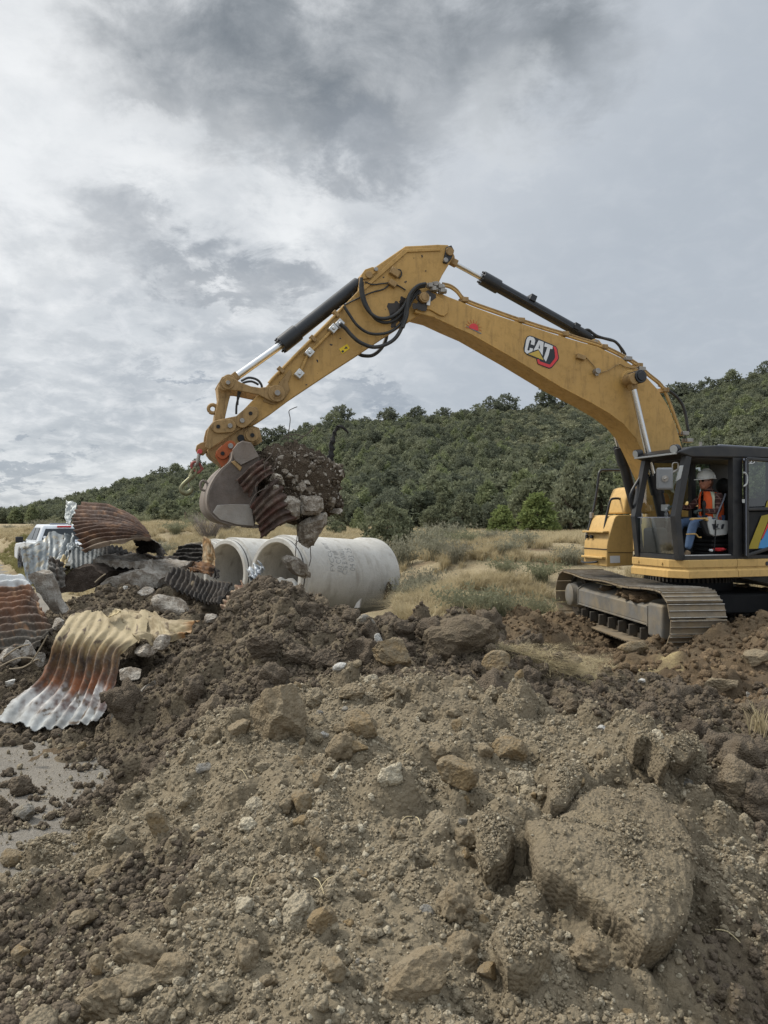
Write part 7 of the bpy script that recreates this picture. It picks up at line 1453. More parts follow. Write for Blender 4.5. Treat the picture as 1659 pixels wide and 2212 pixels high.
# ------------------------------------------------------------------ white pickup on the far side of the rubble
TH = R_(36); TOX, TOY = -12.15, 28.5; TZ = float(road_z(28.5)) + .02
TFw = Vector((-math.sin(TH), math.cos(TH), 0)); TLf = Vector((-math.cos(TH), -math.sin(TH), 0))
def T_(x, y, z): return Vector((TOX, TOY, TZ)) + TFw * x + TLf * y + ZU * z
TK_ = thing('pickup_truck', 'white pickup truck parked on the road behind the scrap metal', 'pickup truck', (TOX, TOY, TZ), TH)
M_tw = simple('white_car_paint', srgb(222, 226, 230), .25, 0, .03, 3, dust=.12, dustcol=srgb(176, 168, 156)); M_tg = simple('dark_car_glass', srgb(40, 46, 50), .08, 0, .05); M_tyre = simple('tyre_rubber', srgb(38, 38, 40), .8, 0, .15, 20); M_rim = simple('dark_alloy', srgb(84, 86, 92), .4, .6, .1, 8); M_tred = simple('red_lamp_lens', srgb(176, 40, 44), .3, 0, .05); M_tblk = simple('black_plastic', srgb(34, 35, 38), .5, 0, .1)
def side(pts, y0, y1): return [T_(x, y0, z) for x, z in pts], TLf * (y1 - y0)
g = MB(); body = [(-2.9, .62), (-2.92, 1.22), (-.95, 1.24), (-.9, 1.26), (1.15, 1.24), (1.35, 1.22), (2.75, 1.12), (2.95, .98), (2.97, .55), (2.42, .5), (2.36, .72), (2.2, .92), (1.95, .98), (1.7, .92), (1.52, .72), (1.46, .42), (-1.3, .42), (-1.36, .72), (-1.52, .92), (-1.77, .98), (-2.02, .92), (-2.18, .72), (-2.24, .55)]
a_, e_ = side(body, -1.0, 1.0); g.prism(a_, e_); g.build('body', M_tw, TK_, 30, .05, 3)
g = MB(); g.hexa([T_(x, y, z) for x, y, z in [(-.95, -.95, 1.24), (1.32, -.95, 1.22), (1.32, .95, 1.22), (-.95, .95, 1.24), (-.72, -.72, 1.86), (.42, -.72, 1.88), (.42, .72, 1.88), (-.72, .72, 1.86)]]); CABT = g.build('cab', M_tw, TK_, 30, .06, 3)
def pane3(nm, pts, par, mat=M_tg, off=.008):
    q = [T_(*p) for p in pts]; n = (q[1] - q[0]).cross(q[3] - q[0]).normalized(); c = sum(q, Vector()) / 4
    if n.dot(c - T_(.1, 0, 1.5)) < 0: n = -n
    g = MB(); g.prism([p + n * off for p in q], n * -.01); return g.build(nm, mat, par, 0)
RW = pane3('rear_window', [(-.915, -.80, 1.33), (-.915, .80, 1.33), (-.77, .64, 1.72), (-.77, -.64, 1.72)], CABT, off=.02)
pane3('windscreen', [(1.22, -.80, 1.30), (1.22, .80, 1.30), (.50, .66, 1.80), (.50, -.66, 1.80)], CABT, off=.02)
for sg in (1, -1):
    for x0, x1, t0_, t1_ in ((-.62, .0, -.52, .02), (.08, 1.02, .10, .42)):
        pane3('side_window', [(x0, sg * .915, 1.32), (x1, sg * .915, 1.32), (t1_, sg * .765, 1.76), (t0_, sg * .765, 1.76)], CABT, off=.02)
    g = MB(); g.hexa([T_(x, sg * y, z) for z in (1.20, 1.42) for x, y in ((.88, 1.06), (1.0, 1.06), (1.0, 1.32), (.88, 1.32))]); MR = g.build('mirror', M_tblk, TK_, 30, .03, 3)
    g = MB(); g.bar(T_(.96, sg * .95, 1.24), T_(.94, sg * 1.08, 1.26), .05, .05); g.build('mirror_arm', M_tblk, MR, 30)
    g = MB(); g.hexa([T_(x, sg * y, z) for z in (.85, 1.2) for x, y in ((-2.95, .80), (-2.86, .80), (-2.86, 1.005), (-2.95, 1.005))]); g.build('tail_lamp', M_tred, TK_, 30, .02)
    g = MB(); g.bar(T_(-.35, sg * 1.01, 1.08), T_(-.15, sg * 1.01, 1.08), .03, .04); g.build('door_handle', M_tw, TK_, 30, .008)
    for x in (1.94, -1.77):
        c = T_(x, sg * .88, .40); ax_ = TLf * sg; g = MB(); g.lathe(c - ax_ * .13, ax_, [(0, .26), (0, .36), (.03, .40), (.22, .40), (.25, .37), (.25, .26)], 36); WH = g.build('wheel', M_tyre, TK_, 40)
        g = MB(); g.lathe(c - ax_ * .1, ax_, [(0, .0), (0, .26), (.20, .27), (.22, .26), (.17, .24), (.12, .0)], 36)
        for i in range(6):
            th = i * math.pi / 3; d = TFw * math.cos(th) + ZU * math.sin(th); g.bar(c + ax_ * .07 + d * .04, c + ax_ * .10 + d * .25, .055, .04)
        g.build('rim', M_rim, WH, 40)
g = MB(); g.hexa([T_(-.735 + dx_, y, z) for z in (1.775, 1.835) for dx_, y in ((-.07, -.24), (.02, -.24), (.02, .24), (-.07, .24))]); g.build('brake_light', M_tred, TK_, 30, .01)
g = MB(); g.cyl(T_(-.93, .70, 1.42), T_(-.945, .70, 1.42), .055, n=20); g.build('window_sticker', M_whitest, RW, 0)
g = MB(); g.bar(T_(-.1, -.35, 1.90), T_(-.1, .35, 1.90), .10, .05); g.build('roof_marker', M_greyst, CABT, 30, .02)
g = MB(); g.hexa([T_(x, y, z) for z in (.9, 1.20) for x, y in ((-2.8, -.82), (-1.0, -.82), (-1.0, .82), (-2.8, .82))]); g.build('bed_liner', M_tblk, TK_, 30)
g = MB(); g.hexa([T_(x, y, z) for z in (.48, .68) for x, y in ((-3.05, -.95), (-2.88, -.95), (-2.88, .95), (-3.05, .95))]); g.build('rear_bumper', M_silver, TK_, 30, .03)
# distant utility pole
def mkpole(px, ytop, d, label):
    top = P(px, ytop, d); zg = float(ground_z(top.x, top.y)) - .5; up = thing('utility_pole', label, 'utility pole', (top.x, top.y, zg))
    g = MB(); g.cyl((top.x, top.y, zg), top, .16, .12, 8); g.build('pole', M_twig, up, 40)
    g = MB(); g.bar(top + Vector((-1.3, 0, -.4)), top + Vector((1.3, 0, -.4)), .14, .14); g.build('crossarm', M_twig, up, 30)
    for s_ in (-1.1, 0, 1.1):
        g = MB(); g.tube([top + Vector((s_ - 40, 20, .3)), top + Vector((s_ - 20, 10, -.6)), top + Vector((s_, 0, -.3))], .02, 4); g.build('power_line', M_blk, up)
mkpole(22, 1101, 170, 'tiny wooden utility pole far beyond the field at the left')
# ------------------------------------------------------------------ stones and clods one can point to on the mound
MPX = 1 / FPX
def place(name, label, cat, px, py, w, h, roll=0, seed=1, mat=None, planes=9, rough=.1, sink=.22, depthk=.9, group=None, sub=4, fine=.05, pl=(.5, .8), yaw=None, up=0.0):
    q = hit(px, py + h * .30); s = q.y * MPX; W, H = w * s, h * s
    o = chunk(name, label, cat, Vector((q.x, q.y + .25 * H, q.z + H * (.5 - sink) * .75 + up)), (W, H, min(W, H) * depthk * 1.1), roll, seed, mat, planes, rough, group, sub, yaw, pl, fine); return o
M_dusty = rock_mat('dusty_boulder', srgb(141, 126, 102), srgb(122, 108, 87), srgb(145, 132, 110), .9)
M_boulder = rock_mat('brown_dirty_boulder', srgb(110, 98, 82), srgb(92, 81, 67), srgb(118, 106, 88), .9)
B = [  # label, px, py, w, h, roll, material, planes, rough
 ('big leaning dirt crusted boulder at the left shoulder of the front heap', 600, 1552, 120, 150, .45, M_dusty, 7, .16), ('tan block resting on a smaller stone right of the leaning boulder', 780, 1568, 76, 66, -.1, M_tan, 9, .08),
 ('flat tan stone directly under the tan block', 768, 1618, 56, 34, -.1, M_tan, 8, .08), ('cracked tan rock in the dip behind the front heap', 848, 1420, 92, 66, -.15, M_tan, 9, .1), ('clean tan angular rock at the right end of the dark crest', 1075, 1440, 66, 58, .3, M_tan, 8, .06),
 ('huge dusty rounded boulder on the crest near the sagebrush', 1000, 1385, 178, 116, .1, M_boulder, 6, .16), ('large square tan rock in the middle of the slope', 992, 1682, 90, 82, .15, M_tan, 7, .06), ('broad tan rock up the slope from the square one, right of a small knob', 1103, 1622, 80, 66, .2, M_tan, 8, .08),
 ('grey dusty rock on the dark crest', 790, 1348, 42, 38, .1, M_grey, 8, .1), ('bright white stone lying in the dark dirt', 735, 1447, 36, 20, .1, M_white, 8, .08), ('sharp white sliver of stone near the grey dusty rock', 817, 1382, 16, 28, .4, M_white, 6, .05),
 ('tan wedge shaped stone in the lower middle of the slope', 695, 1998, 66, 60, -.3, M_tan, 7, .06), ('rounded tan stone just above the bottom boulder', 720, 2104, 54, 50, .1, M_tan, 9, .12), ('big elongated tan boulder lowest at the bottom of the heap', 900, 2122, 180, 104, .3, M_dusty, 8, .1),
 ('pale flat stone low on the left slope', 440, 1664, 42, 26, -.3, M_grey, 8, .08), ('brown slab like stone in the smooth left slope', 336, 1782, 46, 70, .5, M_tan, 7, .06), ('brown pointed stone with a dark face on the middle slope', 650, 1741, 52, 54, -.2, M_tan, 7, .06), ('upright brown stone below the pointed one', 686, 1822, 38, 62, .2, M_tan, 7, .06),
 ('dark clod standing alone on the road at the foot of the mound', 40, 1702, 50, 52, .1, M_darkclod, 0, .3), ('pale grey stone on the road edge below the lone clod', 47, 1762, 48, 42, .2, M_grey, 8, .1), ('tan rounded stone at the very left of the slope', 25, 1856, 56, 46, .3, M_tan, 8, .1),
 ('dusty rounded stone in the pebbly lower left', 172, 1990, 66, 52, .2, M_dusty, 7, .12), ('small upright tan stone in the lower left pebbles', 200, 2096, 38, 44, .1, M_tan, 8, .08), ('long dirt crusted lump in the lower left', 300, 2066, 150, 76, -.5, M_dusty, 0, .25), ('dark rounded rock below the long lump', 372, 2098, 78, 68, .3, M_dusty, 8, .14),
 ('large dusty lump cut by the bottom edge at the left', 225, 2172, 130, 110, -.4, M_dusty, 6, .2), ('tan angular stone at the lower left corner', 40, 2078, 46, 44, .2, M_tan, 8, .08), ('dusty mound of clay beside the lower left pebbles', 290, 2140, 100, 90, .2, M_dusty, 6, .2),
 ('knobbly clod with a flat top in the right of the slope', 1440, 1638, 88, 64, .1, M_dusty, 5, .25), ('small tan stone left of the big earth slab', 1015, 1818, 32, 44, .4, M_tan, 7, .06), ('rectangular tan stone left of the dark lower clods', 1056, 2106, 48, 40, .3, M_tan, 7, .06), ('crumbly round clod above the bottom boulder on the right', 985, 1962, 88, 92, .2, M_dusty, 0, .32),
 ('rough clod under the lower edge of the big earth slab', 1280, 2090, 92, 86, .1, M_dusty, 0, .32), ('small round knob beside the broad tan rock', 1050, 1634, 34, 36, 0, M_dusty, 7, .14), ('dusty round clod left of the square tan rock', 942, 1646, 48, 46, 0, M_dusty, 7, .18), ('thick clod at the top right of the slope near the dark gap', 1230, 1430, 60, 44, .2, M_dusty, 5, .25),
 ('dusty lump at the left of the cracked tan rock', 700, 1430, 70, 56, .1, M_darkclod, 4, .25), ('brown boulder below the dark crest at the left', 565, 1420, 80, 60, .1, M_darkclod, 5, .2), ('dark lump beside the brown boulder under the crest', 650, 1425, 80, 56, -.2, M_darkclod, 5, .22), ('dark boulder left of the cracked tan rock in the hollow', 770, 1405, 70, 56, .2, M_darkclod, 6, .2), ('medium tan stone left of the leaning boulder', 515, 1590, 50, 40, .1, M_dusty, 7, .12),
 ('small brown stone right under the leaning boulder', 640, 1650, 36, 30, .1, M_tan, 8, .1), ('brown stone pressed in the slope below the flat tan stone', 690, 1690, 34, 40, .1, M_tan, 8, .08), ('dusty knob at the top of the front heap', 850, 1490, 60, 46, .1, M_dusty, 3, .25), ('rounded lump left of the front heap top', 760, 1500, 60, 46, .3, M_dusty, 3, .25), ('tan stone lying before the tracks', 1370, 1398, 70, 30, .05, M_tan, 8, .1), ('pale stone in the churned earth right of the straw', 1390, 1478, 24, 14, .1, M_white, 8, .1), ('little white stone standing in the earth at the far right', 1620, 1505, 10, 22, .2, M_white, 7, .05), ('tan block in the churned earth right of the white stone', 1640, 1430, 60, 40, .2, M_dusty, 7, .15), ('long flat lump high on the right side of the earth', 1560, 1480, 80, 34, .1, M_dusty, 5, .2), ('whitish pebble pressed in the slope near the flat tan stone', 700, 1590, 22, 18, 0, M_white, 7, .1), ('pinkish white pebble in the dark right part', 1300, 1575, 20, 14, .3, M_white, 7, .1)]
for i, (lab, px, py, w, h, roll, m, pls, rg_) in enumerate(B):
    place('boulder' if w > 100 else ('dirt_clod' if 'clod' in lab or 'lump' in lab else 'rock'), lab, 'boulder' if w > 100 else ('clod' if 'clod' in lab or 'lump' in lab else 'rock'), px, py, w, h, roll, 900 + i, m, pls, rg_, .2, .95, None, 5 if w > 60 else 4, .05 if pls > 5 else .10, (.5, .82))
# flat slabs of crusted earth
PLV = []
def crust(label, k, pts, thick, seed, lift=.02, tiltb=(0, 0)):
    base = [hit(*k(*p)) for p in pts]; c = sum(base, Vector()) / len(base); A = np.array([tuple(p) for p in base]); sol = np.linalg.lstsq(np.c_[A[:, :2], np.ones(len(A))], A[:, 2], rcond=None)[0]
    n = Vector((-sol[0] + tiltb[0], -sol[1] + tiltb[1], 1)).normalized()
    ring = []
    for i in range(len(base)):
        p, q = base[i], base[(i + 1) % len(base)]
        for j in range(8): r = p.lerp(q, j / 8); ring.append(Vector((r.x, r.y, sol[0] * r.x + sol[1] * r.y + sol[2])) )
    m = len(ring); g_ = 40; V = []; F = []
    for k_ in range(g_ + 1):
        f = k_ / g_
        for p in ring:
            q = c.lerp(p, f); q = Vector((q.x, q.y, sol[0] * q.x + sol[1] * q.y + sol[2])); nz = float(fbm(q.x * 5 + seed, q.y * 5, seed * 1., 4)); V.append(q + n * (lift + thick * (1 - f ** 7 * .5) + .014 * nz))
    for k_ in range(g_):
        for i in range(m): F.append((k_ * m + i, k_ * m + (i + 1) % m, (k_ + 1) * m + (i + 1) % m, (k_ + 1) * m + i))
    o0 = len(V)
    for j, dn in enumerate((.35, 1.0, 1.6)):
        for i in range(m):
            q = Vector(V[g_ * m + i]); out = (q - c); out -= n * out.dot(n); V.append(q - n * thick * dn * 1.2 - out * (.02 + .10 * j / 2) + n * .015 * math.sin(i * 1.9 + seed))
    for j in range(3):
        b0 = g_ * m if j == 0 else o0 + (j - 1) * m; b1 = o0 + j * m
        for i in range(m): F.append((b0 + i, b0 + (i + 1) % m, b1 + (i + 1) % m, b1 + i))
    V = np.array([tuple(v) for v in V]); d = np.stack([fbm(V[:, 0] * 11 + seed, V[:, 1] * 11, V[:, 2] * 11 + i * 5, 4) for i in range(3)], 1) * .014; d2 = np.stack([fbm(V[:, 0] * 40 + seed, V[:, 1] * 40, V[:, 2] * 40 + i * 5, 3) for i in range(3)], 1) * .008
    o = npmesh('earth_slab' if False else 'crusted_earth_plate', V + d + d2, np.array(F), M_slab, colors=np.zeros((len(V), 3))); prop(o, label, 'earth plate'); PLV.append(V[:o0]); return o
KR = crop(1512, 2900, 1659 / 1512)
crust('very large flat plate of crusted earth at the lower right of the heap', KR, [(590, 540), (640, 470), (720, 440), (800, 350), (900, 312), (980, 350), (1060, 350), (1160, 370), (1250, 440), (1310, 540), (1335, 640), (1320, 760), (1290, 880), (1240, 960), (1200, 1040), (1100, 1050), (1010, 980), (950, 880), (800, 790), (640, 680)], .11, 3, .06)
crust('thin tilted earth plate leaning against the dark gap, left of the knobbly clod', KR, [(1035, 60), (1090, 45), (1150, 130), (1215, 220), (1190, 245), (1110, 190), (1060, 130)], .07, 5, .10)
crust('upright earth plate above the very large flat one', KR, [(690, 320), (720, 230), (790, 205), (840, 250), (820, 340), (760, 400), (700, 390)], .09, 7, .06)
crust('long leaning earth plate left of the very large flat one', KR, [(400, 520), (440, 390), (500, 370), (540, 460), (570, 600), (520, 700), (450, 660), (410, 590)], .09, 9, .05)
crust('rough earth plate at the bottom right below the large one', KR, [(480, 940), (560, 920), (690, 930), (720, 1040), (640, 1130), (540, 1120), (480, 1040)], .09, 11, .04)
crust('dusty earth plate in the right upper part of the heap', KR, [(1160, 90), (1250, 50), (1320, 110), (1330, 170), (1250, 190), (1180, 150)], .08, 13, .06)
pv_ = np.concatenate(PLV); pr_ = np.random.default_rng(9); pv_ = pv_[pr_.choice(len(pv_), 5200, replace=False)] + pr_.normal(size=(5200, 3)) * .006
instancer('crumbs_on_the_earth_plates', pv_ + np.array([0, 0, .002]), powr(5200, .003, .014, 2.2), pr_.random((5200, 3)) * 6.28, pr_.integers(0, 5, 5200), [src('crumb', *clod_shape(2, 780 + k, .4, 5 * (k % 2), (1, .8, .7), fine=.14), M_clod) for k in range(5)])
# many clods of like kind
cr_ = np.random.default_rng(55)
pro_d = [npmesh('dirt_clod', *clod_shape(4, 1000 + k, .34, 4 * (k % 2), (1, cr_.uniform(.75, 1), cr_.uniform(.6, .9)), fine=.12), M_darkclod) for k in range(7)]
pro_l = [npmesh('dirt_clod', *clod_shape(4, 1100 + k, .30, 5 * (k % 2), (1, cr_.uniform(.75, 1), cr_.uniform(.6, .9)), fine=.11), M_dusty if k % 3 else M_clod) for k in range(7)]
pro_t = [npmesh('rock', *clod_shape(4, 1200 + k, .08, 8, (1, cr_.uniform(.7, 1), cr_.uniform(.5, .85)), (.5, .8), .04), M_tan if k % 3 else M_grey) for k in range(6)]
def many(protos, n, test, r0, r1, pw, label, cat, group, sink=.35):
    k = 0; tries = 0; used = set()
    while k < n and tries < n * 60:
        tries += 1; x, y = cr_.uniform(MX0 + .3, MX1 - .2), cr_.uniform(1.5, 8.0)
        if not test(x, y): continue
        if abs(x / y) > .56: continue
        j = int(cr_.integers(len(protos))); o = protos[j] if j not in used else protos[j].copy()
        if j in used: C.objects.link(o)
        used.add(j); r = float(powr(1, r0, r1, pw)[0]); o.scale = (r, r, r); o.rotation_euler = tuple(cr_.random(3) * 6.28); o.location = (x, y, float(surf(x, y)) + r * (.45 - sink)); prop(o, label, cat, group); k += 1
    for j, p in enumerate(protos):
        if j not in used: bpy.data.objects.remove(p)
isup = lambda x, y: y > 3.9 and float(mdamp_shade(np.array(x), np.array(y))) > .42 and float(s_m(x, y)) > float(s_g(x, y)) + .03
islo = lambda x, y: float(mdamp_shade(np.array(x), np.array(y))) < .40 and float(s_m(x, y)) > float(s_g(x, y)) + .03
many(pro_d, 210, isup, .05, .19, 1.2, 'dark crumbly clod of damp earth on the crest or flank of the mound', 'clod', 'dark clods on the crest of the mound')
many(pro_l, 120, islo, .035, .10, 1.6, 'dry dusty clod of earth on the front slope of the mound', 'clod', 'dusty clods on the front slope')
many(pro_t, 70, islo, .025, .06, 1.8, 'small angular stone half buried in the front slope of the mound', 'rock', 'small stones on the front slope')
# ------------------------------------------------------------------ plants
def leafmat(name, dark, light, grey, transl=.35):
    m, t, b = newmat(name); a = t.sep(t.attr('Col')); oi = t.new('ShaderNodeObjectInfo').outputs['Random']
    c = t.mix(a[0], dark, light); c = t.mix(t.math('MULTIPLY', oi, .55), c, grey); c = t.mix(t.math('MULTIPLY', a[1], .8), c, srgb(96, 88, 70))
    t.put(b.inputs['Base Color'], c); b.inputs['Roughness'].default_value = .75; b.inputs['Specular IOR Level'].default_value = .15
    tl = t.new('ShaderNodeBsdfTranslucent'); t.put(tl.inputs[0], c); mx = t.new('ShaderNodeMixShader'); mx.inputs[0].default_value = transl; t.l.new(b.outputs[0], mx.inputs[1]); t.l.new(tl.outputs[0], mx.inputs[2]); t.l.new(mx.outputs[0], t.n['Material Output'].inputs[0])
    return m
M_leaf = leafmat('juniper_foliage', srgb(92, 97, 74), srgb(146, 150, 120), srgb(136, 138, 116)); M_leafd = leafmat('dark_pinyon_foliage', srgb(76, 82, 68), srgb(120, 125, 103), srgb(122, 125, 108)); M_leafb = leafmat('bright_juniper_foliage', srgb(98, 107, 74), srgb(156, 162, 120), srgb(138, 143, 110))
M_bark = simple('grey_bark', srgb(112, 98, 84), .9, 0, .25, 12); M_sage = leafmat('sage_foliage', srgb(112, 112, 92), srgb(160, 158, 136), srgb(138, 132, 116)); M_sageg = leafmat('green_sage_foliage', srgb(108, 110, 88), srgb(152, 154, 124), srgb(138, 136, 112)); M_grass = leafmat('dry_grass_blades', srgb(162, 147, 115), srgb(208, 194, 158), srgb(186, 171, 138)); M_greengr = leafmat('greenish_grass_blades', srgb(128, 126, 84), srgb(160, 154, 106), srgb(150, 142, 100))
def crown(seed, prof, nclump, nleaf, leaf, lobes=.3, clump=.12):
    """leaf sprays gathered in clumps through the crown's volume (unit height)"""
    r = np.random.default_rng(seed); zc = r.random(nclump * 3); th = r.random(nclump * 3) * 6.283; ph = r.random(6) * 6.28
    rad = np.interp(zc, [p[0] for p in prof], [p[1] for p in prof]); lob = 1 + lobes * (np.sin(2 * th + ph[0] + 3 * zc) * .5 + np.sin(3 * th + ph[1] - 5 * zc) * .4 + np.sin(5 * th + ph[2] + 9 * zc) * .35)
    keep = r.random(len(zc)) < rad / rad.max() * 1.0; zc, th, rad, lob = (q[keep][:nclump] for q in (zc, th, rad, lob)); n = len(zc)
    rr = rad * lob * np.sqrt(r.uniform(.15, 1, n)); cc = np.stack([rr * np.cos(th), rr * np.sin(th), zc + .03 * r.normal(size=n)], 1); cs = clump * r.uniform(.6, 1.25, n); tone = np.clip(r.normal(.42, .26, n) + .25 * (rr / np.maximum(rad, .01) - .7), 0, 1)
    k = np.repeat(np.arange(n), nleaf); d = r.normal(size=(len(k), 3)); d /= np.linalg.norm(d, axis=1)[:, None]; pos = cc[k] + d * (cs[k] * r.random(len(k)) ** .45)[:, None] * np.array([1, 1, .8])
    ax = d + np.array([0, 0, .5]) + .7 * r.normal(size=d.shape); ax /= np.linalg.norm(ax, axis=1)[:, None]; sd_ = np.cross(ax, r.normal(size=d.shape)); sd_ /= np.linalg.norm(sd_, axis=1)[:, None]; L_ = leaf * r.uniform(.6, 1.4, len(k))
    p0 = pos - sd_ * (L_ * .38)[:, None]; p1 = pos + sd_ * (L_ * .38)[:, None]; p2 = pos + ax * L_[:, None]
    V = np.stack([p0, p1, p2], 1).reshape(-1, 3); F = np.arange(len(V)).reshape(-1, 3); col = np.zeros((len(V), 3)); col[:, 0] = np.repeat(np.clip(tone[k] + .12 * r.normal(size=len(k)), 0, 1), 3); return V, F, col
JUN = [(0, .20), (.12, .34), (.35, .36), (.6, .27), (.85, .13), (1, .03)]; PIN = [(.12, .10), (.28, .36), (.55, .40), (.8, .28), (1, .06)]; RND = [(0, .30), (.2, .50), (.5, .52), (.8, .36), (1, .08)]
def trunkmesh(seed, h, r0, nb=5):
    rg = random.Random(seed); g = MB(); lean = Vector((rg.uniform(-.06, .06), rg.uniform(-.06, .06), 1)); g.tube([Vector((0, 0, -.08)), lean * h * .4, lean * h * .8], [r0 * 1.2, r0 * .8, r0 * .35], 6, 3)
    for i in range(nb):
        z = h * (.2 + .5 * i / nb); th = rg.uniform(0, 6.28); p = lean * z; g.tube([p, p + Vector((math.cos(th) * .12, math.sin(th) * .12, .08)), p + Vector((math.cos(th) * .26, math.sin(th) * .26, .22))], [r0 * .5, r0 * .3, r0 * .12], 5, 2)
    return g
NEAR = []
for i, (pf, nc, mat) in enumerate([(JUN, 190, M_leaf), (JUN, 200, M_leafb), (PIN, 190, M_leafd), (RND, 180, M_leaf), (JUN, 180, M_leafb), (PIN, 180, M_leaf), (RND, 170, M_leafd)]):
    V, F, c = crown(40 + i, pf, nc, 30, .052, .35, .085); cm = npmesh('crown', V, F, mat, False, None, c); tm = trunkmesh(60 + i, .8, .03).build('trunk', M_bark, None, 60); NEAR.append((cm, tm))
    for q in (cm, tm): C.objects.unlink(q)
def neartree(kind, x, y, z, h, wk, label, group=None, cat='tree', name='juniper_tree'):
    T = bpy.data.objects.new(name, None); C.objects.link(T); T.location = (x, y, z); T.rotation_euler = (0, 0, rt.random() * 6.28); T.scale = (h * wk, h * wk, h); prop(T, label, cat, group)
    for q in NEAR[kind]:
        c = q.copy(); C.objects.link(c); c.parent = T
    return T
rt = np.random.default_rng(88)
def anyz(x, y): return float(np.maximum(s_g(np.array(x), np.array(y)), hill_z(np.array(x), np.array(y)) if y > 56 else -9))
def at(px, Y): return (px - PW / 2) / FPX * Y
M_bright = leafmat('young_juniper_foliage', srgb(92, 106, 62), srgb(150, 160, 100), srgb(132, 142, 92))
for k, px, yb, hp, wk, d, lab in [(1, 1085, 1172, 70, 1.25, 40, 'small bright green juniper, the left one of the pair standing in the dry grass'), (1, 1160, 1168, 96, 1.3, 41, 'bushy green juniper, the right and larger one of the pair in the dry grass'), (3, 838, 1195, 112, .95, 25, 'dark round juniper bush right behind the nearest pipe'), (3, 727, 1160, 34, 1.2, 38, 'little round juniper just above the gap between pipe and load'), (4, 775, 1150, 54, 1.0, 44, 'juniper bush behind the little round one'), (3, 700, 1150, 40, 1.1, 50, 'low dark bush left of the little round juniper'),
        (0, 1235, 1168, 150, .9, 48, 'tall juniper at the right edge of the grass bank beside the handrails'), (2, 985, 1150, 40, 1.2, 46, 'low dark bush on the grass left of the juniper pair'), (5, 560, 1140, 40, 1.2, 55, 'pale olive juniper just below the bucket at the field edge')]:
    x = at(px, d); T_1 = neartree(k, x, d, anyz(x, d) - .05, hp * d / FPX, wk, lab)
    if k == 1: T_1.children[0].data = T_1.children[0].data.copy(); T_1.children[0].data.materials[0] = M_bright
# individuals along the foot of the hill and on the lower slope
GF, GR, GS = 'junipers along the foot of the hill', 'trees on the ridge line', 'trees spread over the slope'
spots = []
for px in np.arange(-60, 1750, 27.0):
    d = float(np.interp(px, [0, 300, 560, 900, 1150, 1300], [118, 100, 72, 60, 57, 52])) + rt.uniform(-4, 6); spots.append((at(px + rt.uniform(-14, 14), d), d))
for px in np.arange(1180, 1740, 40.0):
    d = rt.uniform(50, 58); spots.append((at(px, d), d))
for x, y in spots:
    neartree(int(rt.integers(7)), x, y, anyz(x, y) - .1, rt.uniform(1.8, 3.3) if x < 10 else rt.uniform(3.4, 5.2), rt.uniform(.9, 1.3), 'green juniper in the dense row along the foot of the hill', GF)
FAR = []
for i, (pf, mat) in enumerate([(JUN, M_leaf), (RND, M_leafd), (PIN, M_leafd), (JUN, M_leafb), (RND, M_leaf), (PIN, M_leaf)]):
    V, F, c = crown(140 + i, pf, 110, 11, .085, .4, .10); g = trunkmesh(160 + i, .6, .03, 2); tv = np.array(g.v); tf = np.array([(f[0], f[1], f[2]) for f in g.f if len(f) >= 3] + [(f[0], f[2], f[3]) for f in g.f if len(f) == 4]); cc = np.zeros((len(tv), 3)); cc[:, 1] = 1
    FAR.append(npmesh('hill_tree', np.concatenate([V, tv]), np.concatenate([F, tf + len(V)]), mat, False, None, np.concatenate([c, cc])))
fcount = [0] * 6
def fartree(k, x, y, h, wk, label, group):
    o = FAR[k] if not fcount[k] else FAR[k].copy()
    if fcount[k]: C.objects.link(o)
    fcount[k] += 1; o.location = (x, y, anyz(x, y) - .15); o.scale = (h * wk, h * wk, h); o.rotation_euler = (0, 0, rt.random() * 6.28); prop(o, label, 'tree', group)
for px in np.arange(140, 1700, 24.0):
    if rt.random() < .34: continue
    d = rt.uniform(164, 172); x = at(px + rt.uniform(-9, 9), d); h = rt.uniform(2.4, 5.6) if px > 500 else rt.uniform(2.0, 3.8)
    fartree(int(rt.choice([1, 2, 2, 4, 5, 1])), x, d, h, rt.uniform(.95, 1.35), 'dark tree standing out against the sky on the ridge of the hill', GR)
# slope: nearest ones as individuals, the rest as one wood
sl_ = []
n = 5600; ss = rt.uniform(-.56, .60, n); y0_ = np.interp(ss, [-.5, -.22, .05, .3], [116, 88, 61, 57]); yy = y0_ + (170 - y0_) * rt.random(n) ** .62; xx = ss * yy
scrub = sstep(.11, .2, xx / yy) * sstep(.36, .27, xx / yy) * sstep(96, 112, yy)
hh = rt.uniform(1.3, 3.1, n) * (1 - .35 * sstep(150, 168, yy)) * (1 - .70 * scrub); hh *= np.where(xx / yy > .35, 1.15, 1)
clear = fbm(xx * .05, yy * .05, 2., 3) + .5 * fbm(xx * .16, yy * .16, 5., 2); keep = (clear < .40) & (rt.random(n) < .97); xx, yy, hh, scrub = xx[keep], yy[keep], hh[keep], scrub[keep]; order = np.argsort(yy / hh)
for i in order[:150]: fartree(int(rt.integers(6)), float(xx[i]), float(yy[i]), float(hh[i]), rt.uniform(.95, 1.35), 'olive green juniper among many others on the lower slope of the hill', GS)
rest = order[150:]; wood = [npmesh('wood_tree', np.array([v.co[:] for v in f.data.vertices]), np.array([p.vertices[:] for p in f.data.polygons]), f.data.materials[0], False, None, np.array([d.color[:3] for d in f.data.color_attributes['Col'].data])) for f in FAR]
zz = np.array([anyz(float(xx[i]), float(yy[i])) - .15 for i in rest]); wkk = rt.uniform(.8, 1.2, len(rest)); rot3 = np.zeros((len(rest), 3)); rot3[:, 2] = rt.random(len(rest)) * 6.28
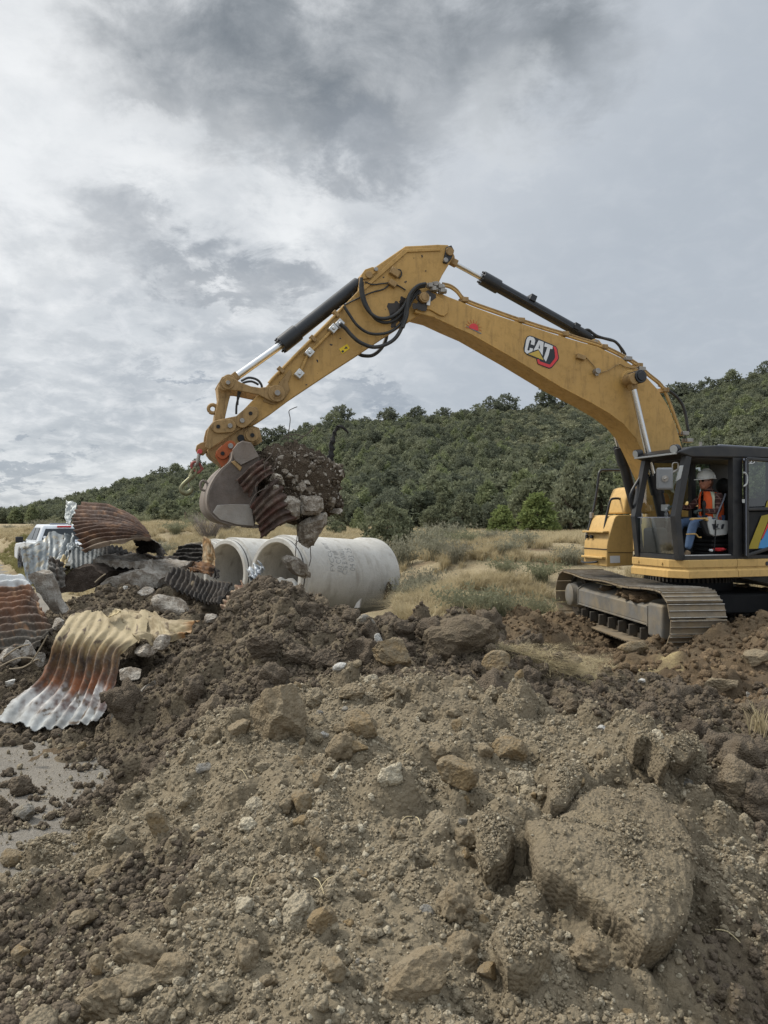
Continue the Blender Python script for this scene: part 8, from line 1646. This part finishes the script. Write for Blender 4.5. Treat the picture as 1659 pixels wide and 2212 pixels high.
instancer('woodland_on_the_hill', np.stack([xx[rest], yy[rest], zz], 1), np.stack([hh[rest] * wkk, hh[rest] * wkk, hh[rest]], 1), rot3, rt.integers(0, 6, len(rest)), wood)
# scrub filling the gaps between the trees
nb = 3200; s2 = rt.uniform(-.56, .60, nb); y02 = np.interp(s2, [-.5, -.22, .05, .3], [116, 88, 61, 57]); y2 = y02 + (170 - y02) * rt.random(nb) ** .65; x2 = s2 * y2; z2 = np.array([anyz(float(a), float(b)) - .1 for a, b in zip(x2, y2)]); h2 = rt.uniform(.7, 1.7, nb)
V, F, c = crown(300, RND, 40, 10, .14, .3, .16); V2_, F2_, c2_ = crown(301, RND, 40, 10, .14, .3, .16)
instancer('low_scrub_on_the_hill', np.stack([x2, y2, z2], 1), np.stack([h2 * 1.5, h2 * 1.5, h2], 1), np.stack([np.zeros(nb), np.zeros(nb), rt.random(nb) * 6.28], 1), rt.integers(0, 2, nb), [npmesh('scrub', V, F, M_leafd, False, None, c), npmesh('scrub', V2_, F2_, M_sageg, False, None, c2_)])
# ---- blades: grass and sage
def tuft(seed, n, spread, lean, w, curve=.3, leafy=0):
    r = np.random.default_rng(seed); V = []; F = []; Cc = []
    for i in range(n):
        th = r.random() * 6.28; b = np.array([spread * r.normal(), spread * r.normal(), 0]); ln = lean * r.random() ** .6; h = r.uniform(.5, 1.0); d = np.array([math.cos(th), math.sin(th), 0]); s = np.array([-d[1], d[0], 0]) * w * r.uniform(.6, 1.3); t = r.random()
        pts = [b, b + d * ln * .35 * h + np.array([0, 0, .5 * h]), b + d * ln * h * (1 + curve * r.random()) + np.array([0, 0, h * (1 - .25 * ln)])]
        o = len(V); V += [pts[0] - s, pts[0] + s, pts[1] - s * .8, pts[1] + s * .8, pts[2]]; F += [(o, o + 1, o + 3), (o, o + 3, o + 2), (o + 2, o + 3, o + 4)]; Cc += [(t, 0, 0)] * 5
        for q in range(leafy):
            p = pts[1] + (pts[2] - pts[1]) * r.random() + r.normal(size=3) * .03; a = r.normal(size=3) * .035; o = len(V); V += [p, p + a, p + np.array([0, 0, .05]) + r.normal(size=3) * .02]; F += [(o, o + 1, o + 2)]; Cc += [(min(1, t + .2), 0, 0)] * 3
    return np.array(V), np.array(F), np.array(Cc)
gr_src = [npmesh('grass_tuft', *tuft(400 + k, 60, .10, .7, .012)[:2], M_grass, False, None, tuft(400 + k, 60, .10, .7, .012)[2]) for k in range(4)]
ng = 36000; gy_ = 11.5 + 52 * rt.random(ng) ** 1.7; gs_ = rt.uniform(-.58, .62, ng); gx_ = gs_ * gy_
okg = (gx_ > road_edge(gy_) + .6 + .8 * rt.random(ng)) & (disturbed(gx_, gy_) < .3) & (fbm(gx_ * .35, gy_ * .35, 14., 3) > -.28 + .5 * (gy_ < 22) * (rt.random(ng) - .3)); okg &= ~((gx_ / gy_ < .018) & (gy_ < 19.5) & (gx_ > -7)); gx_, gy_ = gx_[okg], gy_[okg]; bare_ = (gx_ > .5) & (gy_ < 23) & (fbm(gx_ * .55, gy_ * .4, 21., 3) + .25 * fbm(gx_ * 2, gy_ * 2, 3., 2) > -.02); gx_, gy_ = gx_[~bare_], gy_[~bare_]; hg = rt.uniform(.18, .42, len(gx_)) * np.where(gy_ > 30, 1.15, 1)
instancer('dry_grass', np.stack([gx_, gy_, s_g(gx_, gy_) - .02], 1), np.stack([hg * 1.3, hg * 1.3, hg], 1), np.stack([np.zeros(len(gx_)), np.zeros(len(gx_)), rt.random(len(gx_)) * 6.28], 1), rt.integers(0, 4, len(gx_)), gr_src)
gg_src = [npmesh('grass_tuft', *tuft(420 + k, 60, .10, .7, .014)[:2], M_greengr, False, None, tuft(420 + k, 60, .10, .7, .014)[2]) for k in range(2)]
nv = 2600; vy = rt.uniform(22, 40, nv); vx = road_edge(vy) + .2 + 3.2 * rt.random(nv); hv = rt.uniform(.12, .28, nv)
instancer('green_verge_grass', np.stack([vx, vy, s_g(vx, vy)], 1), np.stack([hv * 1.6, hv * 1.6, hv], 1), np.stack([np.zeros(nv), np.zeros(nv), rt.random(nv) * 6.28], 1), rt.integers(0, 2, nv), gg_src)
# trampled straw by the tracks and tufts at the pipe end
st_src = [npmesh('straw', *tuft(440 + k, 40, .25, 2.6, .012)[:2], M_grass, False, None, tuft(440 + k, 40, .25, 2.6, .012)[2]) for k in range(3)]
sq = [hit(1190 + rt.normal() * 60, 1440 + rt.normal() * 17, 6.5) for _ in range(170)] + [hit(905 + abs(rt.normal()) * 55 - 30, 1312 + rt.normal() * 14, 9) for _ in range(110)]
hs_ = np.concatenate([rt.uniform(.10, .20, 170), rt.uniform(.2, .45, 110)])
instancer('trampled_straw', np.array([tuple(p) for p in sq]), np.stack([hs_, hs_, hs_ * np.concatenate([np.full(170, .35), np.full(110, 1.0)])], 1), np.stack([np.zeros(280), np.zeros(280), rt.random(280) * 6.28], 1), rt.integers(0, 3, 280), st_src)
# sagebrush and bare shrubs as things
SH = [npmesh('sagebrush', *tuft(460 + k, 240, .12, 1.0, .006, .4, 5)[:2], [M_sage, M_sageg, M_sage, M_sageg][k], False, None, tuft(460 + k, 240, .12, 1.0, .006, .4, 5)[2]) for k in range(4)]
sc_ = [0] * 4
def sage(k, px, py, hp, wk, d, label, group=None):
    o = SH[k] if not sc_[k] else SH[k].copy()
    if sc_[k]: C.objects.link(o)
    sc_[k] += 1; x = at(px, d); h = hp * d / FPX; o.location = (x, d, anyz(x, d) - .03); o.scale = (h * wk, h * wk, h * 1.05); o.rotation_euler = (0, 0, rt.random() * 6.28); prop(o, label, 'shrub', group)
sage(3, 1010, 1330, 84, 1.25, 12.2, 'large grey green sagebrush, left one of two right behind the mound crest'); sage(1, 1075, 1335, 70, 1.2, 12.0, 'green sagebrush nearest to the tracks, right twin at the mound crest')
GSG = 'grey shrubs on the grassy bank'
for px, py, hp, wk, d in [(880, 1250, 66, .8, 17), (915, 1235, 60, .9, 18), (905, 1285, 54, .9, 16), (945, 1210, 50, 1.0, 20), (985, 1225, 44, 1., 19), (1000, 1190, 40, 1.1, 23), (870, 1200, 62, .9, 21), (1090, 1240, 40, 1.2, 17), (1170, 1240, 46, 1.2, 16.5), (1130, 1200, 34, 1.3, 21), (960, 1175, 46, 1.2, 26), (925, 1180, 50, 1.1, 24), (1060, 1190, 30, 1.3, 24), (1230, 1215, 38, 1.2, 18), (1160, 1290, 50, 1.1, 14.2), (1100, 1210, 34, 1.2, 19), (890, 1310, 40, 1, 14.8), (860, 1170, 50, 1., 26)]:
    sage(int(rt.choice([0, 2, 0, 1])), px, py, hp * 1.25, wk, d, 'grey shrub growing on the grassy bank between the pipe and the excavator', GSG)
for px, d in [(350, 30), (380, 36), (415, 40), (300, 44), (330, 52), (280, 60), (120, 48), (60, 55), (150, 60), (20, 62), (90, 42), (640, 40), (680, 46), (620, 52), (395, 28), (440, 46), (500, 50)]:
    sage(int(rt.integers(4)), px, 0, rt.uniform(.5, .95) * FPX / d, 1.3, d, 'grey shrub scattered in the dry field beyond the rubble', 'grey shrubs in the far dry field')
g = MB(); rb = random.Random(5)
for i in range(90):
    th = rb.uniform(0, 6.28); ln = rb.uniform(.5, 1.0); d = Vector((math.cos(th), math.sin(th), 0)); p = Vector((rb.gauss(0, .08), rb.gauss(0, .08), 0)); k = [p, p + d * ln * .35 + ZU * .5 * ln, p + d * ln * .7 + ZU * ln]; g.tube(k, [.014, .009, .003], 4, 2)
    for j in range(3): q = k[1].lerp(k[2], rb.random()); e = Vector((rb.gauss(0, .15), rb.gauss(0, .15), rb.uniform(.1, .3))); g.tube([q, q + e], [.005, .002], 3, 1)
o = g.build('bare_shrub', simple('bare_grey_twigs', srgb(138, 128, 118), .9, 0, .15), None, 0, raw=True); x = at(450, 34); o.location = (x, 34, anyz(x, 34)); o.scale = (1.3, 1.3, 1.25); prop(o, 'bare grey leafless shrub in the field below the dangling hook', 'shrub')
o2 = o.copy(); C.objects.link(o2); x = at(490, 38); o2.location = (x, 38, anyz(x, 38)); o2.scale = (1.5, 1.5, 1.5); o2.rotation_euler = (0, 0, 2); prop(o2, 'larger bare grey shrub directly left of the bucket bottom', 'shrub')
gt = hit(1645, 1590); o = SH[0].copy(); o.data = gr_src[0].data; C.objects.link(o); o.location = gt; o.scale = (.34, .34, .32); o.name = 'grass_tuft'; prop(o, 'tuft of dry straw coloured grass in the churned earth at the right edge', 'grass tuft')
# straws lying on the mound
M_straw = simple('pale_straw', srgb(206, 190, 150), .8, 0, .1)
for i, (px, py, a) in enumerate([(545, 1675, 1.2), (552, 1668, .4), (535, 1690, 2.2), (540, 1920, 1.3), (690, 1925, .8), (700, 1935, 2.0), (870, 1640, .9), (1120, 1720, 1.6), (630, 2000, 1.4), (1050, 1470, .3), (1030, 1480, 2.6), (860, 1790, .7), (910, 1800, 1.8), (1300, 2060, 1.5), (1600, 2040, 2.5)]):
    q = hit(px, py); g = MB(); l = rt.uniform(.05, .10); d = Vector((math.cos(a), math.sin(a) * .7, .25)).normalized(); g.tube([q + ZU * .005, q + d * l * .5 + ZU * .025, q + d * l + ZU * .01], .0016, 5, 3); prop(g.build('straw_stalk', M_straw, None, 50), 'thin pale straw stalk lying on the dirt mound', 'straw', 'straw stalks on the mound')
# wire fence far behind
FN = thing('wire_fence', 'thin wire fence with wooden posts crossing the field below the hill', 'fence', P(520, 1140, 52)); prev = None; tops = []
for px in np.arange(400, 690, 30):
    x = at(px, 52); z = anyz(x, 52); g = MB(); g.cyl((x, 52, z - .2), (x, 52, z + 1.15), .05, n=6); g.build('post', M_bark, FN, 40); tops.append(Vector((x, 52, z)))
for hz_ in (.45, .8, 1.1):
    g = MB(); g.tube([p + ZU * hz_ for p in tops], .012, 4, 1); g.build('fence_wire', M_wire, FN)
